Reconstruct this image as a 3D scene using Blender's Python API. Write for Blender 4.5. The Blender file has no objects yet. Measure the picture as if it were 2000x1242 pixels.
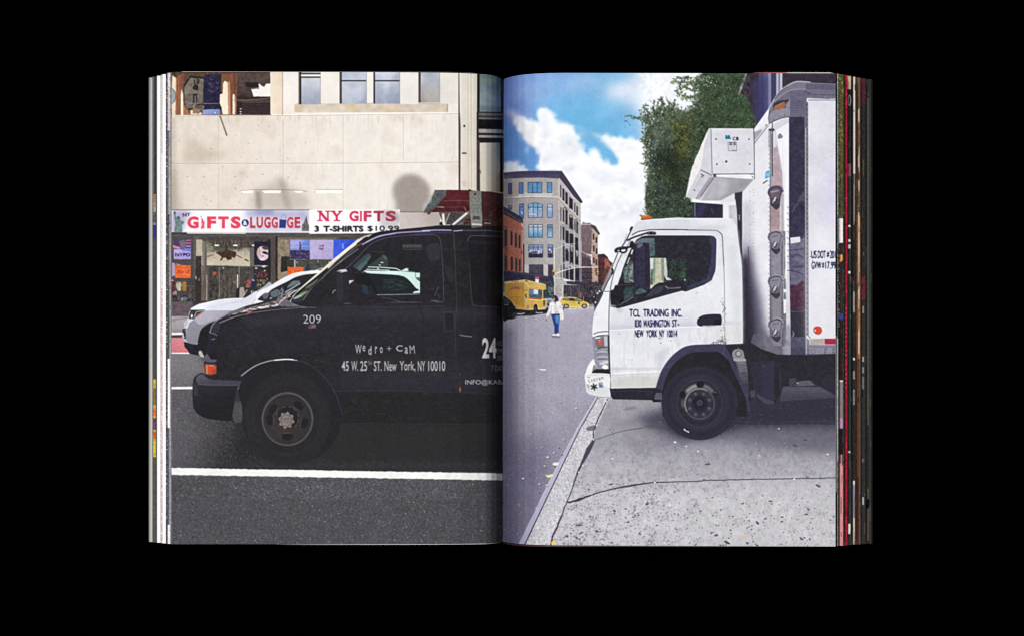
import bpy, math
import numpy as np

# ------------------------------------------------------------------ camera, lamps, exposure
scn = bpy.context.scene
PX = 0.0003          # metres per photo pixel on the page plane
D = 2.4              # camera height over the page plane
CX, CY = 1000.0, 800.0   # optical axis in the picture
cam_d = bpy.data.cameras.new('camera')
cam = bpy.data.objects.new('camera', cam_d)
scn.collection.objects.link(cam)
cam.location = (0, 0, D)
cam_d.sensor_width = 36.0
cam_d.lens = 36.0 * D / (2000 * PX)
cam_d.shift_y = (CY - 621.0) / 2000.0
cam_d.clip_start = 0.05
cam_d.clip_end = 50.0
scn.camera = cam

world = bpy.data.worlds.new('World')
scn.world = world
world.use_nodes = True
world.node_tree.nodes['Background'].inputs[0].default_value = (0, 0, 0, 1)
world.node_tree.nodes['Background'].inputs[1].default_value = 0.0


def area_lamp(name, loc, aim, power, size):
    d = bpy.data.lights.new(name, 'AREA')
    d.shape = 'SQUARE'
    d.size = size
    d.energy = power
    o = bpy.data.objects.new(name, d)
    scn.collection.objects.link(o)
    o.location = loc
    v = np.array(aim, float) - np.array(loc, float)
    v /= np.linalg.norm(v)
    pitch = math.acos(-v[2])
    o.rotation_euler = (pitch, 0, math.atan2(v[0], -v[1]) + math.pi)
    return o


area_lamp('copy_lamp', (-0.55, 1.95, 2.9), (0, 0.05, 0), 80.0, 0.7)
area_lamp('copy_lamp', (-0.25, -1.85, 2.9), (0, 0.05, 0), 76.0, 0.7)

scn.view_settings.view_transform = 'Standard'
scn.view_settings.look = 'None'
scn.view_settings.exposure = 0.0
scn.view_settings.gamma = 1.0
scn.view_settings.use_curve_mapping = False
scn.cycles.max_bounces = 2
scn.cycles.use_denoising = False
scn.cycles.use_adaptive_sampling = False
scn.cycles.pixel_filter_type = 'BLACKMAN_HARRIS'
scn.cycles.filter_width = 1.15

# ------------------------------------------------------------------ ink: a small drawing board for what is printed on the paper
# Everything printed on the sheets is drawn here in numbers and ends up as colours on the paper mesh.
S = 2                                # board points per photo pixel
OX, OY, BW, BH = 280, 130, 1440, 945
W, H = BW * S, BH * S
cv = np.zeros((H, W, 3), np.float32)
idm = np.zeros((H, W), np.int16)
rng = np.random.default_rng(7)
KINDS = [('paper', None)]            # one entry per printed piece: (name, label)
cur = 0


def piece(name, label=None):
    """start a new printed piece; what is drawn next belongs to it"""
    global cur
    KINDS.append((name, label))
    cur = len(KINDS) - 1
    return cur


def back(i):
    global cur
    cur = i


def V(ox, oy, s):
    def f(*pts):
        return [(ox + x / s, oy + y / s) for x, y in pts]
    return f


def col(c):
    if isinstance(c, str):
        c = c.lstrip('#')
        return np.array([int(c[i:i + 2], 16) / 255 for i in (0, 2, 4)], np.float32)
    return np.array(c, np.float32)


def box1(a, r, ax):
    if r < 1:
        return a
    n = a.shape[ax]
    pad = [(0, 0)] * a.ndim
    pad[ax] = (r + 1, r)
    c = np.cumsum(np.pad(a, pad, mode='edge'), axis=ax, dtype=np.float64)
    sl1 = [slice(None)] * a.ndim
    sl0 = [slice(None)] * a.ndim
    sl1[ax] = slice(2 * r + 1, 2 * r + 1 + n)
    sl0[ax] = slice(0, n)
    return ((c[tuple(sl1)] - c[tuple(sl0)]) / (2 * r + 1)).astype(np.float32)


def noise_field(cell, seed, stretch=1.0):
    """smooth random field, about one bump per cell, unit spread"""
    r = np.random.default_rng(seed)
    a = r.standard_normal((H, W)).astype(np.float32)
    ry, rx = int(round(cell / 2.5)), int(round(cell * stretch / 2.5))
    for _ in range(2):
        a = box1(box1(a, ry, 0), rx, 1)
    return a / a.std()


F1 = noise_field(1, 1)
F2 = noise_field(2, 2)
F3 = noise_field(3, 3)
F5 = noise_field(5, 4)
F9 = noise_field(9, 5)
F20 = noise_field(20, 6)
F60 = noise_field(60, 7)
FH = noise_field(3, 8, 5.0)
FV = noise_field(40, 9, 0.12)


def gblur(a, sig):
    r = int(round(math.sqrt(4 * sig * sig + 1) / 2 - 0.3))
    if r < 1:
        r = 1
    for _ in range(3):
        a = box1(box1(a, r, 0), r, 1)
    return a


def cover(rings, pad):
    """coverage of closed rings (board coordinates), exact across a row, 2 rows per board point"""
    allp = np.concatenate(rings)
    x0 = max(0, int(math.floor(allp[:, 0].min())) - pad)
    x1 = min(W, int(math.ceil(allp[:, 0].max())) + pad + 1)
    y0 = max(0, int(math.floor(allp[:, 1].min())) - pad)
    y1 = min(H, int(math.ceil(allp[:, 1].max())) + pad + 1)
    if x1 <= x0 or y1 <= y0:
        return None
    P0 = np.concatenate(rings)
    P1 = np.concatenate([np.roll(r, -1, 0) for r in rings])
    return edge_cover(P0, P1, x0, x1, y0, y1)


def edge_cover(P0, P1, x0, x1, y0, y1):
    SV = 2
    h, w = y1 - y0, x1 - x0
    ax, ay = P0[:, 0] - x0, (P0[:, 1] - y0) * SV
    bx, by = P1[:, 0] - x0, (P1[:, 1] - y0) * SV
    sg = np.where(by > ay, 1.0, -1.0)
    sw = by < ay
    ax, bx = np.where(sw, bx, ax), np.where(sw, ax, bx)
    ay, by = np.where(sw, by, ay), np.where(sw, ay, by)
    r0 = np.clip(np.ceil(ay - 0.5), 0, h * SV).astype(int)
    r1 = np.clip(np.ceil(by - 0.5), 0, h * SV).astype(int)
    n = np.maximum(r1 - r0, 0)
    tot = int(n.sum())
    if tot == 0:
        return None
    e = np.repeat(np.arange(len(n)), n)
    off = np.arange(tot) - np.repeat(np.cumsum(n) - n, n)
    row = r0[e] + off
    t = (row + 0.5 - ay[e]) / np.maximum(by[e] - ay[e], 1e-9)
    x = np.clip(ax[e] + (bx[e] - ax[e]) * t, 0, w)
    xi = np.minimum(x.astype(int), w)
    f = x - xi
    d = np.bincount(row * (w + 2) + xi, weights=sg[e] * (1 - f), minlength=h * SV * (w + 2))
    d += np.bincount(row * (w + 2) + xi + 1, weights=sg[e] * f, minlength=h * SV * (w + 2))
    c = np.cumsum(d.reshape(h * SV, w + 2), axis=1)[:, :w]
    c = np.minimum(np.abs(c), 1.0).reshape(h, SV, w).mean(1).astype(np.float32)
    return c, x0, x1, y0, y1


def board(pts):
    a = np.array(pts, np.float64)
    a[:, 0] = (a[:, 0] - OX) * S
    a[:, 1] = (a[:, 1] - OY) * S
    return a


def lay(res, c, a=1.0, blur=0.0, grad=None, n=0.0, nf=None, own=True, mul=False, thr=None, fat=0.0, clip=None):
    if res is None:
        return
    m, x0, x1, y0, y1 = res
    if fat > 0:          # heavier strokes: grow the shape by about fat pixels
        m = np.clip(gblur(m, fat * S) * 4.0 - 0.7, 0, 1)
    if blur > 0:
        m = gblur(m, blur * S)
    if clip is not None:
        cb = board(clip)
        inside_ = edge_cover(cb, np.roll(cb, -1, 0), x0, x1, y0, y1)
        if inside_ is None:
            return
        m = m * inside_[0]
    sl = (slice(y0, y1), slice(x0, x1))
    C = col(c)
    if grad is not None:
        gx0, gy0, gx1, gy1, c2 = grad
        X = OX + (np.arange(x0, x1) / S)[None, :]
        Y = OY + (np.arange(y0, y1) / S)[:, None]
        dx, dy = gx1 - gx0, gy1 - gy0
        t = np.clip(((X - gx0) * dx + (Y - gy0) * dy) / (dx * dx + dy * dy), 0, 1)
        t = (t * t * (3 - 2 * t))[..., None].astype(np.float32)
        C = C * (1 - t) + col(c2) * t
    if n:
        f = (nf if nf is not None else F3)[sl][..., None]
        C = C + f * (n * 0.55)
    if thr is not None:
        f, lim, soft = thr
        m = m * np.clip((f[sl] - lim) / soft, 0, 1)
    k = (m * a)[..., None]
    if mul:
        cv[sl] *= 1 - k + k * C
    else:
        cv[sl] += (C - cv[sl]) * k
    if own:
        idm[sl][(m * a) > 0.5] = cur


def P(pts, c, **k):
    lay(cover([board(pts)], int(k.get('blur', 0) * S * 3) + 2), c, **k)


def PP(rings, c, **k):
    lay(cover([board(r) for r in rings], int(k.get('blur', 0) * S * 3) + 2), c, **k)


def R(x0, y0, x1, y1, c, **k):
    P([(x0, y0), (x1, y0), (x1, y1), (x0, y1)], c, **k)


def smooth(pts, closed=True, n=6):
    p = np.array(pts, float)
    m = len(p)
    out = []
    rngi = range(m) if closed else range(m - 1)
    for i in rngi:
        if closed:
            a, b, c_, d = p[(i - 1) % m], p[i], p[(i + 1) % m], p[(i + 2) % m]
        else:
            a, b, c_, d = p[max(i - 1, 0)], p[i], p[i + 1], p[min(i + 2, m - 1)]
        for j in range(n):
            t = j / n
            out.append(0.5 * ((2 * b) + (-a + c_) * t + (2 * a - 5 * b + 4 * c_ - d) * t * t + (-a + 3 * b - 3 * c_ + d) * t ** 3))
    if not closed:
        out.append(p[-1])
    return [tuple(q) for q in out]


def SP(pts, c, **k):
    P(smooth(pts), c, **k)


def ell(cx, cy, rx, ry, n=40, a0=0.0, a1=360.0, rot=0.0):
    t = np.radians(np.linspace(a0, a1, n, endpoint=(a1 - a0) % 360 != 0))
    x, y = rx * np.cos(t), ry * np.sin(t)
    r = math.radians(rot)
    return list(zip(cx + x * math.cos(r) - y * math.sin(r), cy + x * math.sin(r) + y * math.cos(r)))


def E(cx, cy, rx, ry, c, rot=0.0, **k):
    P(ell(cx, cy, rx, ry, rot=rot), c, **k)


def RING(cx, cy, rx, ry, w, c, **k):
    PP([ell(cx, cy, rx + w / 2, ry + w / 2, 60), ell(cx, cy, rx - w / 2, ry - w / 2, 60)[::-1]], c, **k)


def L(pts, w, c, sm=False, w2=None, **k):
    """a stroke along points; w2 = width at its far end"""
    if sm:
        pts = smooth(pts, closed=False)
    p = np.array(pts, float)
    d = np.gradient(p, axis=0)
    ln = np.hypot(d[:, 0], d[:, 1])[:, None]
    d = d / np.maximum(ln, 1e-9)
    nrm = np.stack([-d[:, 1], d[:, 0]], 1)
    ww = np.linspace(w, w if w2 is None else w2, len(p))[:, None] / 2
    ring = np.concatenate([p + nrm * ww, (p - nrm * ww)[::-1]])
    P([tuple(q) for q in ring], c, **k)


def dots(xs, ys, r, cs, a=1.0, own=False, asp=1.0, rot=None):
    """many small leaf or grit marks"""
    r = np.broadcast_to(r, len(xs))
    for i in range(len(xs)):
        c = cs[i] if isinstance(cs, (list, np.ndarray)) else cs
        P(ell(xs[i], ys[i], r[i], r[i] * asp, 7, rot=0 if rot is None else rot[i]), c, a=a, own=own)


def rough(pts, amt, n=3):
    """break a line into short uneven steps, like a crack or a worn edge"""
    p = np.array(smooth(pts, closed=False, n=n))
    p[1:-1] += rng.normal(0, amt, (len(p) - 2, 2))
    return [tuple(v) for v in p]


def clutter(poly, n, pal, w, h, seed, a=0.8, upright=0.7, round_=0.3):
    """goods, frames and reflections behind glass: many small overlapping muted shapes kept inside poly"""
    r = np.random.default_rng(seed)
    p = np.array(poly)
    for _ in range(n):
        x, y = r.uniform(p[:, 0].min(), p[:, 0].max()), r.uniform(p[:, 1].min(), p[:, 1].max())
        ww, hh = r.uniform(*w), r.uniform(*h)
        if r.random() > upright:
            ww, hh = hh, ww
        c = col(pal[r.integers(0, len(pal))]) * r.uniform(0.75, 1.2)
        if r.random() < round_:
            P(ell(x, y, ww / 2, hh / 2, 12), c, a=a * r.uniform(0.4, 1), clip=poly)
        else:
            s_ = r.normal(0, ww * 0.25)
            P([(x - ww / 2 + s_, y - hh / 2), (x + ww / 2 + s_, y - hh / 2), (x + ww / 2, y + hh / 2), (x - ww / 2, y + hh / 2)], c, a=a * r.uniform(0.4, 1), clip=poly)


_text_cache = {}


def glyph_edges(s, bold):
    key = (s, bold)
    if key in _text_cache:
        return _text_cache[key]
    cu = bpy.data.curves.new('lettering', 'FONT')
    cu.body = s
    cu.offset = bold
    cu.resolution_u = 4
    ob = bpy.data.objects.new('lettering', cu)
    scn.collection.objects.link(ob)
    dg = bpy.context.evaluated_depsgraph_get()
    me = ob.evaluated_get(dg).to_mesh()
    v = np.zeros(len(me.vertices) * 3, np.float32)
    me.vertices.foreach_get('co', v)
    v = v.reshape(-1, 3)[:, :2].astype(np.float64)
    me.calc_loop_triangles()
    t = np.zeros(len(me.loop_triangles) * 3, np.int32)
    me.loop_triangles.foreach_get('vertices', t)
    t = t.reshape(-1, 3)
    a, b, c = v[t[:, 0]], v[t[:, 1]], v[t[:, 2]]
    ar = (b[:, 0] - a[:, 0]) * (c[:, 1] - a[:, 1]) - (b[:, 1] - a[:, 1]) * (c[:, 0] - a[:, 0])
    fl = ar < 0
    t[fl] = t[fl][:, ::-1]
    e = np.concatenate([t[:, [0, 1]], t[:, [1, 2]], t[:, [2, 0]]])
    ob.evaluated_get(dg).to_mesh_clear()
    bpy.data.objects.remove(ob)
    bpy.data.curves.remove(cu)
    _text_cache[key] = (v, e)
    return v, e


def T(s, x0, y0, x1, y1, c, bold=0.0, skew=0.0, rot=0.0, quad=None, **k):
    """lettering fitted to the box of its ink x0..x1, y0 (top)..y1 (bottom)"""
    v, e = glyph_edges(s, bold)
    lo, hi = v.min(0), v.max(0)
    u = (v - lo) / (hi - lo)
    if quad is not None:      # top left, top right, bottom right, bottom left
        q = np.array(quad, float)
        uu, vv = u[:, :1], u[:, 1:]
        p = (q[3] * (1 - uu) + q[2] * uu) * (1 - vv) + (q[0] * (1 - uu) + q[1] * uu) * vv
    else:
        x = x0 + (x1 - x0) * u[:, 0]
        y = y1 - (y1 - y0) * u[:, 1]
        x = x + skew * (y1 - y)
        if rot:
            r = math.radians(rot)
            cx, cy = (x0 + x1) / 2, (y0 + y1) / 2
            x, y = cx + (x - cx) * math.cos(r) - (y - cy) * math.sin(r), cy + (x - cx) * math.sin(r) + (y - cy) * math.cos(r)
        p = np.stack([x, y], 1)
    b = board(p)
    bx0, by0 = np.floor(b.min(0)).astype(int) - 2 - int((k.get('blur', 0) + k.get('fat', 0)) * 6)
    bx1, by1 = np.ceil(b.max(0)).astype(int) + 3 + int((k.get('blur', 0) + k.get('fat', 0)) * 6)
    bx0, by0, bx1, by1 = max(bx0, 0), max(by0, 0), min(bx1, W), min(by1, H)
    lay(edge_cover(b[e[:, 0]], b[e[:, 1]], bx0, bx1, by0, by1), c, **k)

# ------------------------------------------------------------------ picture on the first page: black van in front of a gift shop
LX0, LX1 = 334, 984
z1, z2, z3 = V(280, 120, 4.14), V(660, 120, 4.14), V(280, 400, 4.14)
z4, z5, z6 = V(660, 400, 4.14), V(280, 680, 4.14), V(660, 680, 4.14)
a1, a2, a3, a4 = V(330, 400, 8.28), V(330, 520, 8.28), V(500, 440, 8.28), V(640, 440, 8.28)
a5, a6, a7, a8 = V(800, 360, 8.28), V(330, 580, 8.28), V(500, 740, 7.764), V(330, 130, 8.28)


def q(f, x0, y0, x1, y1):
    (ax, ay), (bx, by) = f((x0, y0), (x1, y1))
    return ax, ay, bx, by


R(330, 560, 480, 720, '#8a848a')
# ---- stone facade
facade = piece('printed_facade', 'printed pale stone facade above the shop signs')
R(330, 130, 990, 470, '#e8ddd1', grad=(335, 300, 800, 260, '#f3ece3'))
R(330, 225, 900, 415, '#e2d5c7', a=0.55, blur=6, own=False, grad=(335, 300, 720, 250, '#efe7dd'))
R(330, 225, 900, 415, '#cdbca9', a=0.16, thr=(FV, 0.3, 2.2), own=False)
R(330, 225, 990, 415, '#c3b3a2', a=0.3, thr=(F60, 0.2, 1.6), own=False)
R(330, 225, 900, 240, '#b9a690', a=0.22, thr=(FV, -0.4, 2.4), own=False, blur=3)
P([(322, 330), (342, 335), (352, 420), (322, 420)], '#9c8c7d', a=0.6, blur=8, own=False)
P([(322, 225), (341, 225), (345, 415), (322, 415)], '#b5a696', a=0.5, blur=4, own=False)
SP([(365, 300), (410, 290), (440, 305), (400, 318), (360, 318)], '#bfae9c', a=0.5, blur=6, own=False)
SP([(360, 285), (380, 270), (400, 290), (370, 312)], '#bfae9c', a=0.4, blur=7, own=False)
E(472, 340, 10, 7, '#c9b69d', a=0.6, blur=4, own=False)
for x, y0, y1 in ((427.5, 227, 412), (553, 235, 395), (670, 225, 412), (788, 224, 312)):
    L([(x, y0), (x, y1)], 0.9, '#9d9084', a=0.5, own=False)
    L([(x + 1.3, y0), (x + 1.3, y1)], 0.8, '#fffaf3', a=0.5, own=False)
L([(335, 320.5), (680, 319.5), (896, 317.5)], 0.9, '#9a8c7f', a=0.65, own=False)
L([(335, 322), (680, 321), (896, 319)], 0.8, '#fffdf8', a=0.5, own=False)
xs, ys = rng.uniform(338, 600, 46), rng.uniform(240, 405, 46)
dots(xs, ys, rng.uniform(0.5, 1.3, 46), '#8d7f73', a=0.55)
for x, y in ((412, 291), (391, 292), (485, 281), (562, 310), (435, 326), (459, 346), (398, 346), (513, 341), (563, 347), (460, 369), (412, 394), (366, 346), (525, 248)):
    E(x, y, 1.4, 1.0, '#7d6f66', a=0.6, own=False)
# soft shadows of street lamps
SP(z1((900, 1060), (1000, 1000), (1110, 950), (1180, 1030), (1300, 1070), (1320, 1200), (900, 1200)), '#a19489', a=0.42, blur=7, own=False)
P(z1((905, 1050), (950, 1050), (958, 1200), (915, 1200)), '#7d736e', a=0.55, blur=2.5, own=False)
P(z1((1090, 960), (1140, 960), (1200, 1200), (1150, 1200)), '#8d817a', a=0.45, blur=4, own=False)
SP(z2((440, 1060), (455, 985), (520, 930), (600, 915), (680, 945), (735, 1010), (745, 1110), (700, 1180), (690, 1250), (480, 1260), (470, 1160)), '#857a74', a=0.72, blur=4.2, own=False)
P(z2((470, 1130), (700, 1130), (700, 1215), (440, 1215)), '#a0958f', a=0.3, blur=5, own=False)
# shadow of a rod over the ledge
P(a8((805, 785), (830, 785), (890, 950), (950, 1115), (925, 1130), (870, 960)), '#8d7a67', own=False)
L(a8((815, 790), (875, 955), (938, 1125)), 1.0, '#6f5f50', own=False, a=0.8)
# spalled stone
for a_, b_, c_, d_ in ((785, 1042, 890, 1068), (960, 1044, 1115, 1068), (1215, 1046, 1290, 1066)):
    P(z1((a_, b_ + 6), ((a_ + c_) / 2, b_), (c_, b_ + 3), (c_ - 8, d_), (a_ + 20, d_)), '#fdf9f2', own=False)
L(z1((785, 1048), (900, 1040), (1115, 1040), (1290, 1046), (1330, 1060)), 0.8, '#6f6258', a=0.8, own=False)
P(z1((1390, 1042), (1610, 1040), (1610, 1068), (1390, 1068)), '#fdf9f2', own=False)
L(z1((1390, 1068), (1390, 1040), (1612, 1038)), 0.8, '#7d7066', a=0.8, own=False)
R(335, 410, 608, 413, '#8c8078', own=False, blur=0.6)
R(781, 413.5, 870, 415, '#7b706b', own=False)
R(781, 416, 860, 450, '#cdc3bd', own=False, grad=(781, 430, 850, 430, '#b7aca6'))
# sill band under the windows and the ledge
R(575, 203, 874, 220, '#d9ccba', own=False, n=0.03, nf=F20)
R(575, 203, 874, 220, '#c9ad7d', a=0.5, thr=(F60, 0.0, 1.4), own=False)
R(575, 202, 874, 203.5, '#c5b8a8', own=False)
L([(335, 225.5), (600, 224), (896, 220.5)], 2.0, '#fffaf2', own=False)
L([(335, 227.5), (600, 226), (896, 222.5)], 0.9, '#a99b8c', a=0.7, own=False)
R(873, 204, 875, 219, '#a39a92', own=False)
# upper storey, far end
R(552, 141, 580, 204, '#efe9e3', own=False)
R(529, 138, 551.5, 224, '#f0dfcb', own=False, grad=(529, 180, 552, 180, '#ead5bd'))
L([(552, 140), (552, 226)], 1.2, '#9d8c7d', own=False)
R(627, 138, 664, 203, '#efe8df', own=False)
R(782, 138, 817, 204, '#f0ebe4', own=False)
R(860, 138, 896, 203, '#ebe4db', own=False)
# cream pier, dark joints
R(899, 138, 931, 372, '#eee5d6', own=False, grad=(899, 200, 931, 200, '#e3d8c6'))
for x, c in ((914, '#d2c6b3'), (917, '#fbf5ea'), (919.5, '#cbbfab'), (923, '#f9f3e8'), (929, '#d3c8b6')):
    L([(x, 140), (x + 1, 372)], 1.2, c, a=0.8, own=False)
P(z2((975, 80), (982, 80), (985, 400), (992, 520), (990, 1045), (976, 1045), (974, 400)), '#4d423d', own=False)
E(*z2((1022, 525))[0], 2.3, 2.6, '#5d5753', own=False)
P(z2((1003, 738), (1040, 738), (1040, 752), (1003, 752)), '#7d5e4c', own=False)
SP(z2((1000, 975), (1030, 965), (1038, 1000), (1020, 1015)), '#dcd2c3', own=False)
P(z2((1125, 60), (1148, 60), (1148, 1060), (1122, 1050)), '#3f3834', own=False)

sh = piece('printed_shop_opening', 'printed dark upper floor opening with pillars and a hanging sign')
P(a8((40, 80), (1656, 80), (1656, 790), (40, 790)), '#584337', grad=(335, 140, 335, 226, '#6a4b3a'), n=0.03, nf=F9)
P(a8((40, 80), (115, 80), (115, 200), (90, 170), (50, 190)), '#403631')
SP(a8((52, 200), (80, 170), (115, 210), (118, 400), (112, 780), (50, 780)), '#f0dcc2')
P(a8((115, 180), (240, 100), (245, 400), (190, 790), (105, 790)), '#a2694a', grad=(345, 150, 358, 150, '#7a4835'), n=0.03, nf=FV)
L(a8((140, 100), (140, 790)), 1.6, '#6d3f2c', a=0.7)
P(a8((190, 790), (192, 470), (203, 365), (228, 450), (236, 790)), '#f5e8d3')
P(a8((230, 790), (230, 610), (262, 660), (330, 760), (340, 790)), '#a6764f')
SP(a8((40, 370), (85, 400), (105, 480), (90, 560), (45, 610)), '#97a3a6')
L(a8((50, 365), (100, 420), (108, 500), (85, 590)), 1.0, '#4b4946', sm=True)
# hanging sign, dark
P(a8((235, 300), (345, 150), (575, 175), (860, 130), (850, 700), (820, 730), (380, 690), (330, 715), (255, 620)), '#2c2728')
P(a8((248, 340), (352, 188), (560, 205), (552, 590), (470, 610), (380, 675), (300, 690), (255, 600)), '#7b7268', n=0.05, nf=F9, grad=(365, 160, 395, 215, '#655d57'))
for pts in (((400, 215), (420, 290)), ((455, 160), (458, 285)), ((490, 215), (475, 290))):
    L(a8(*pts), 2.4, '#2e292b')
SP(a8((395, 320), (430, 295), (470, 310), (470, 385), (390, 375)), '#2b272a')
P(a8((388, 450), (455, 440), (452, 600), (385, 600)), '#332f31')
L(a8((425, 480), (420, 600)), 2.0, '#7d756e')
L(a8((340, 430), (545, 425)), 1.2, '#9a8f80', a=0.8)
P(a8((572, 140), (830, 125), (815, 690), (560, 690)), '#2a2640', n=0.03, nf=F5)
for k, (x, y) in enumerate(((690, 215), (670, 285), (690, 330), (650, 380), (690, 410), (790, 270), (780, 350))):
    L(a8((x - 25, y - 15), (x, y + 12), (x + 25, y - 12)), 1.0, '#8d88a4', a=0.75)
L(a8((310, 602), (800, 604)), 1.1, '#a79c95', a=0.85)
SP(a8((380, 650), (430, 620), (440, 680), (560, 640), (560, 690), (500, 720), (520, 770), (400, 770)), '#8b7663')
SP(a8((440, 640), (550, 625), (540, 680), (470, 690)), '#5d5350')
P(a8((548, 705), (700, 695), (820, 700), (830, 780), (540, 780)), '#8b9fd8', grad=(396, 215, 430, 222, '#7489cc'))
E(*a8((745, 752))[0], 1.2, 1.6, '#dfe8ff')
P(a8((348, 715), (378, 712), (390, 770), (430, 760), (470, 775), (525, 740), (530, 785), (348, 785)), '#f1dcc4')
# cream pillar in sun
P(a8((820, 600), (825, 455), (868, 450), (872, 270), (905, 235), (950, 265), (958, 780), (870, 780), (850, 660)), '#f7e9d2')
P(a8((950, 250), (985, 130), (1000, 780), (958, 780)), '#c48f60')
P(a8((850, 130), (990, 130), (985, 250), (945, 250), (905, 225), (865, 265), (860, 400), (835, 420)), '#7a5138')
P(a8((985, 110), (1110, 110), (1090, 780), (995, 780)), '#7d4c3b', n=0.02, nf=FV)
L(a8((1060, 110), (1066, 460)), 2.0, '#4f342b', a=0.7)
P(a8((1028, 780), (1030, 460), (1062, 450), (1066, 780)), '#f3e5d1')
P(a8((1066, 490), (1085, 490), (1085, 780), (1066, 780)), '#b07f66')
P(a8((1110, 110), (1656, 90), (1656, 785), (1100, 785)), '#554641', grad=(470, 150, 470, 224, '#33292a'), n=0.03, nf=F9)
P(a8((1230, 255), (1460, 265), (1455, 335), (1330, 345), (1235, 330)), '#2a2325')
P(a8((1330, 372), (1455, 368), (1452, 285), (1465, 285), (1500, 322), (1545, 335), (1570, 285), (1656, 280), (1656, 490), (1368, 490)), '#f6f1ee')
L(a8((1340, 328), (1450, 328)), 1.1, '#241f22')
L(a8((1370, 370), (1450, 350)), 1.2, '#b98f88')
P(a8((1100, 490), (1370, 500), (1656, 505), (1656, 785), (1090, 785)), '#31282a')
P(a8((1095, 538), (1640, 545), (1640, 590), (1240, 600), (1110, 570)), '#4f3f3a')
L(a8((1090, 540), (1250, 552), (1640, 520)), 1.0, '#a08b82', a=0.8)
for y in (625, 660, 695, 730, 760):
    L(a8((1180, y), (1640, y - 4)), 1.4, '#473b3c', a=0.8)
for y in (690, 735, 770):
    E(*a8((1160, y))[0], 2.2, 0.9, '#ece4de')
P(a8((1640, 90), (1670, 90), (1670, 785), (1640, 785)), '#f2e0cc')

# ---- upper windows


def upper_window(x0, x1, y0, y1, glass, glass2, lab, split=None, frame=5):
    piece('printed_window', lab)
    R(x0 - frame, y0 - 2, x1, y1, '#6d6158', grad=(x0 - frame, 150, x0, 150, '#2d292a'))
    R(x0 - 1.6, y0 - 2, x0 + 0.6, y1, '#26242a')
    R(x0 + 0.5, y0, x1, y1, glass, grad=(x0, y0 + 10, x0, y1, glass2), n=0.02, nf=F20)
    R(x0 + 0.5, y0, x1, y1, '#ffffff', a=0.25, thr=(F60, 0.2, 1.0))
    if split:
        R(x0, split - 1.2, x1, split + 1.2, '#2b2a30')
        R(x0 + 12, split + 1.2, x1 - 5, split + 3.6, '#dcbf9b', a=0.5, thr=(F3, 0.0, 0.6))
    R(x1 - 0.8, y0, x1 + 0.4, y1, '#8b8d96', a=0.8)


upper_window(588, 626, 141, 204.5, '#c9cdd6', '#a3aabc', 'printed window with pale blind nearest the dark opening')
R(588, 146, 626, 150.5, '#efeae2')
R(588, 143, 626, 146, '#3a373a')
R(588, 150, 626, 153, '#3c3a40')
upper_window(667, 716, 141, 203, '#bcc3d2', '#9fa7ba', 'printed window with crossbar beside the white mullion', split=158.5, frame=4)
upper_window(732, 781, 141, 203, '#b9c0d0', '#9aa3b8', 'printed window with crossbar, second of the pair', split=158.5, frame=3)
upper_window(821, 859, 141, 201, '#aeb5c4', '#a39e9b', 'printed single window with brownish glass', frame=4)
R(822, 160, 859, 200, '#a29b98', a=0.5, blur=6)
piece('printed_window', 'printed dark greenish window beside the book gutter')
P(z2((1128, 60), (1345, 60), (1345, 420), (1128, 420)), '#1c1b1d')
P(z2((1146, 95), (1322, 95), (1318, 410), (1146, 410)), '#6f8084', grad=(940, 146, 940, 219, '#8b979a'), n=0.03, nf=F20)
P(z2((1150, 140), (1280, 140), (1270, 190), (1160, 180)), '#8d9a78', a=0.5, blur=2, thr=(F5, -0.3, 1.0))
P(z2((1150, 360), (1318, 370), (1318, 412), (1146, 408)), '#5f7077', a=0.7, blur=2)
piece('printed_cornice', 'printed dark banded cornice beside the book gutter')
P(z2((1122, 412), (1345, 415), (1345, 1062), (1310, 1062), (1310, 660), (1122, 660)), '#262223')
for y0, y1, c in ((418, 440, '#6a6769'), (440, 455, '#3a3838'), (455, 472, '#77716e'), (548, 580, '#aba39a'), (598, 618, '#aaa198'), (470, 548, '#191718')):
    P(z2((1138, y0), (1345, y0 + 4), (1345, y1 + 4), (1138, y1)), c, n=0.02, nf=F9)
P(z2((1146, 662), (1310, 662), (1310, 1060), (1146, 1050)), '#e4dcc8', grad=(938, 300, 976, 300, '#a59a88'))  # panel colour graded darker to the right, painted gutter shade
P(z2((1122, 640), (1146, 640), (1150, 1052), (1122, 1050)), '#453d38')
L(z2((1140, 850), (1158, 912)), 1.4, '#6b6b4f')

# ---- shop front under the signs
front = piece('printed_shopfront', 'printed glazed shopfront with entrance doors')
R(330, 452, 800, 600, '#4c4745', n=0.035, nf=F9, grad=(330, 460, 330, 600, '#565150'))
R(330, 453, 800, 463, '#3b3736', grad=(330, 453, 330, 463, '#565050'))
R(330, 458, 690, 462, '#6a6361', a=0.6, thr=(FH, -0.2, 1.0))
R(330, 463, 380, 590, '#4d4a4a')
R(378, 462, 392, 592, '#5b5553', n=0.02, nf=FV)
P(a1((440, 570), (540, 570), (525, 835), (438, 835)), '#b9b09a')
P(a1((438, 835), (525, 835), (515, 1242), (430, 1242)), '#3b3432', n=0.05, nf=F9)
P(a1((540, 590), (600, 590), (600, 1000), (530, 1000)), '#8c8579', grad=(395, 480, 403, 480, '#5e5853'))
L(a1((530, 700), (528, 980)), 1.0, '#c9c1b3')
P(a1((525, 1000), (605, 1000), (605, 1242), (515, 1242)), '#8a5d4d', n=0.025, nf=F3)
P(a2((520, 0), (610, 0), (610, 560), (520, 570)), '#6a5b55', n=0.05, nf=FV)
P(a2((430, 40), (520, 40), (520, 570), (420, 580)), '#35302f', n=0.025, nf=F3)
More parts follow.
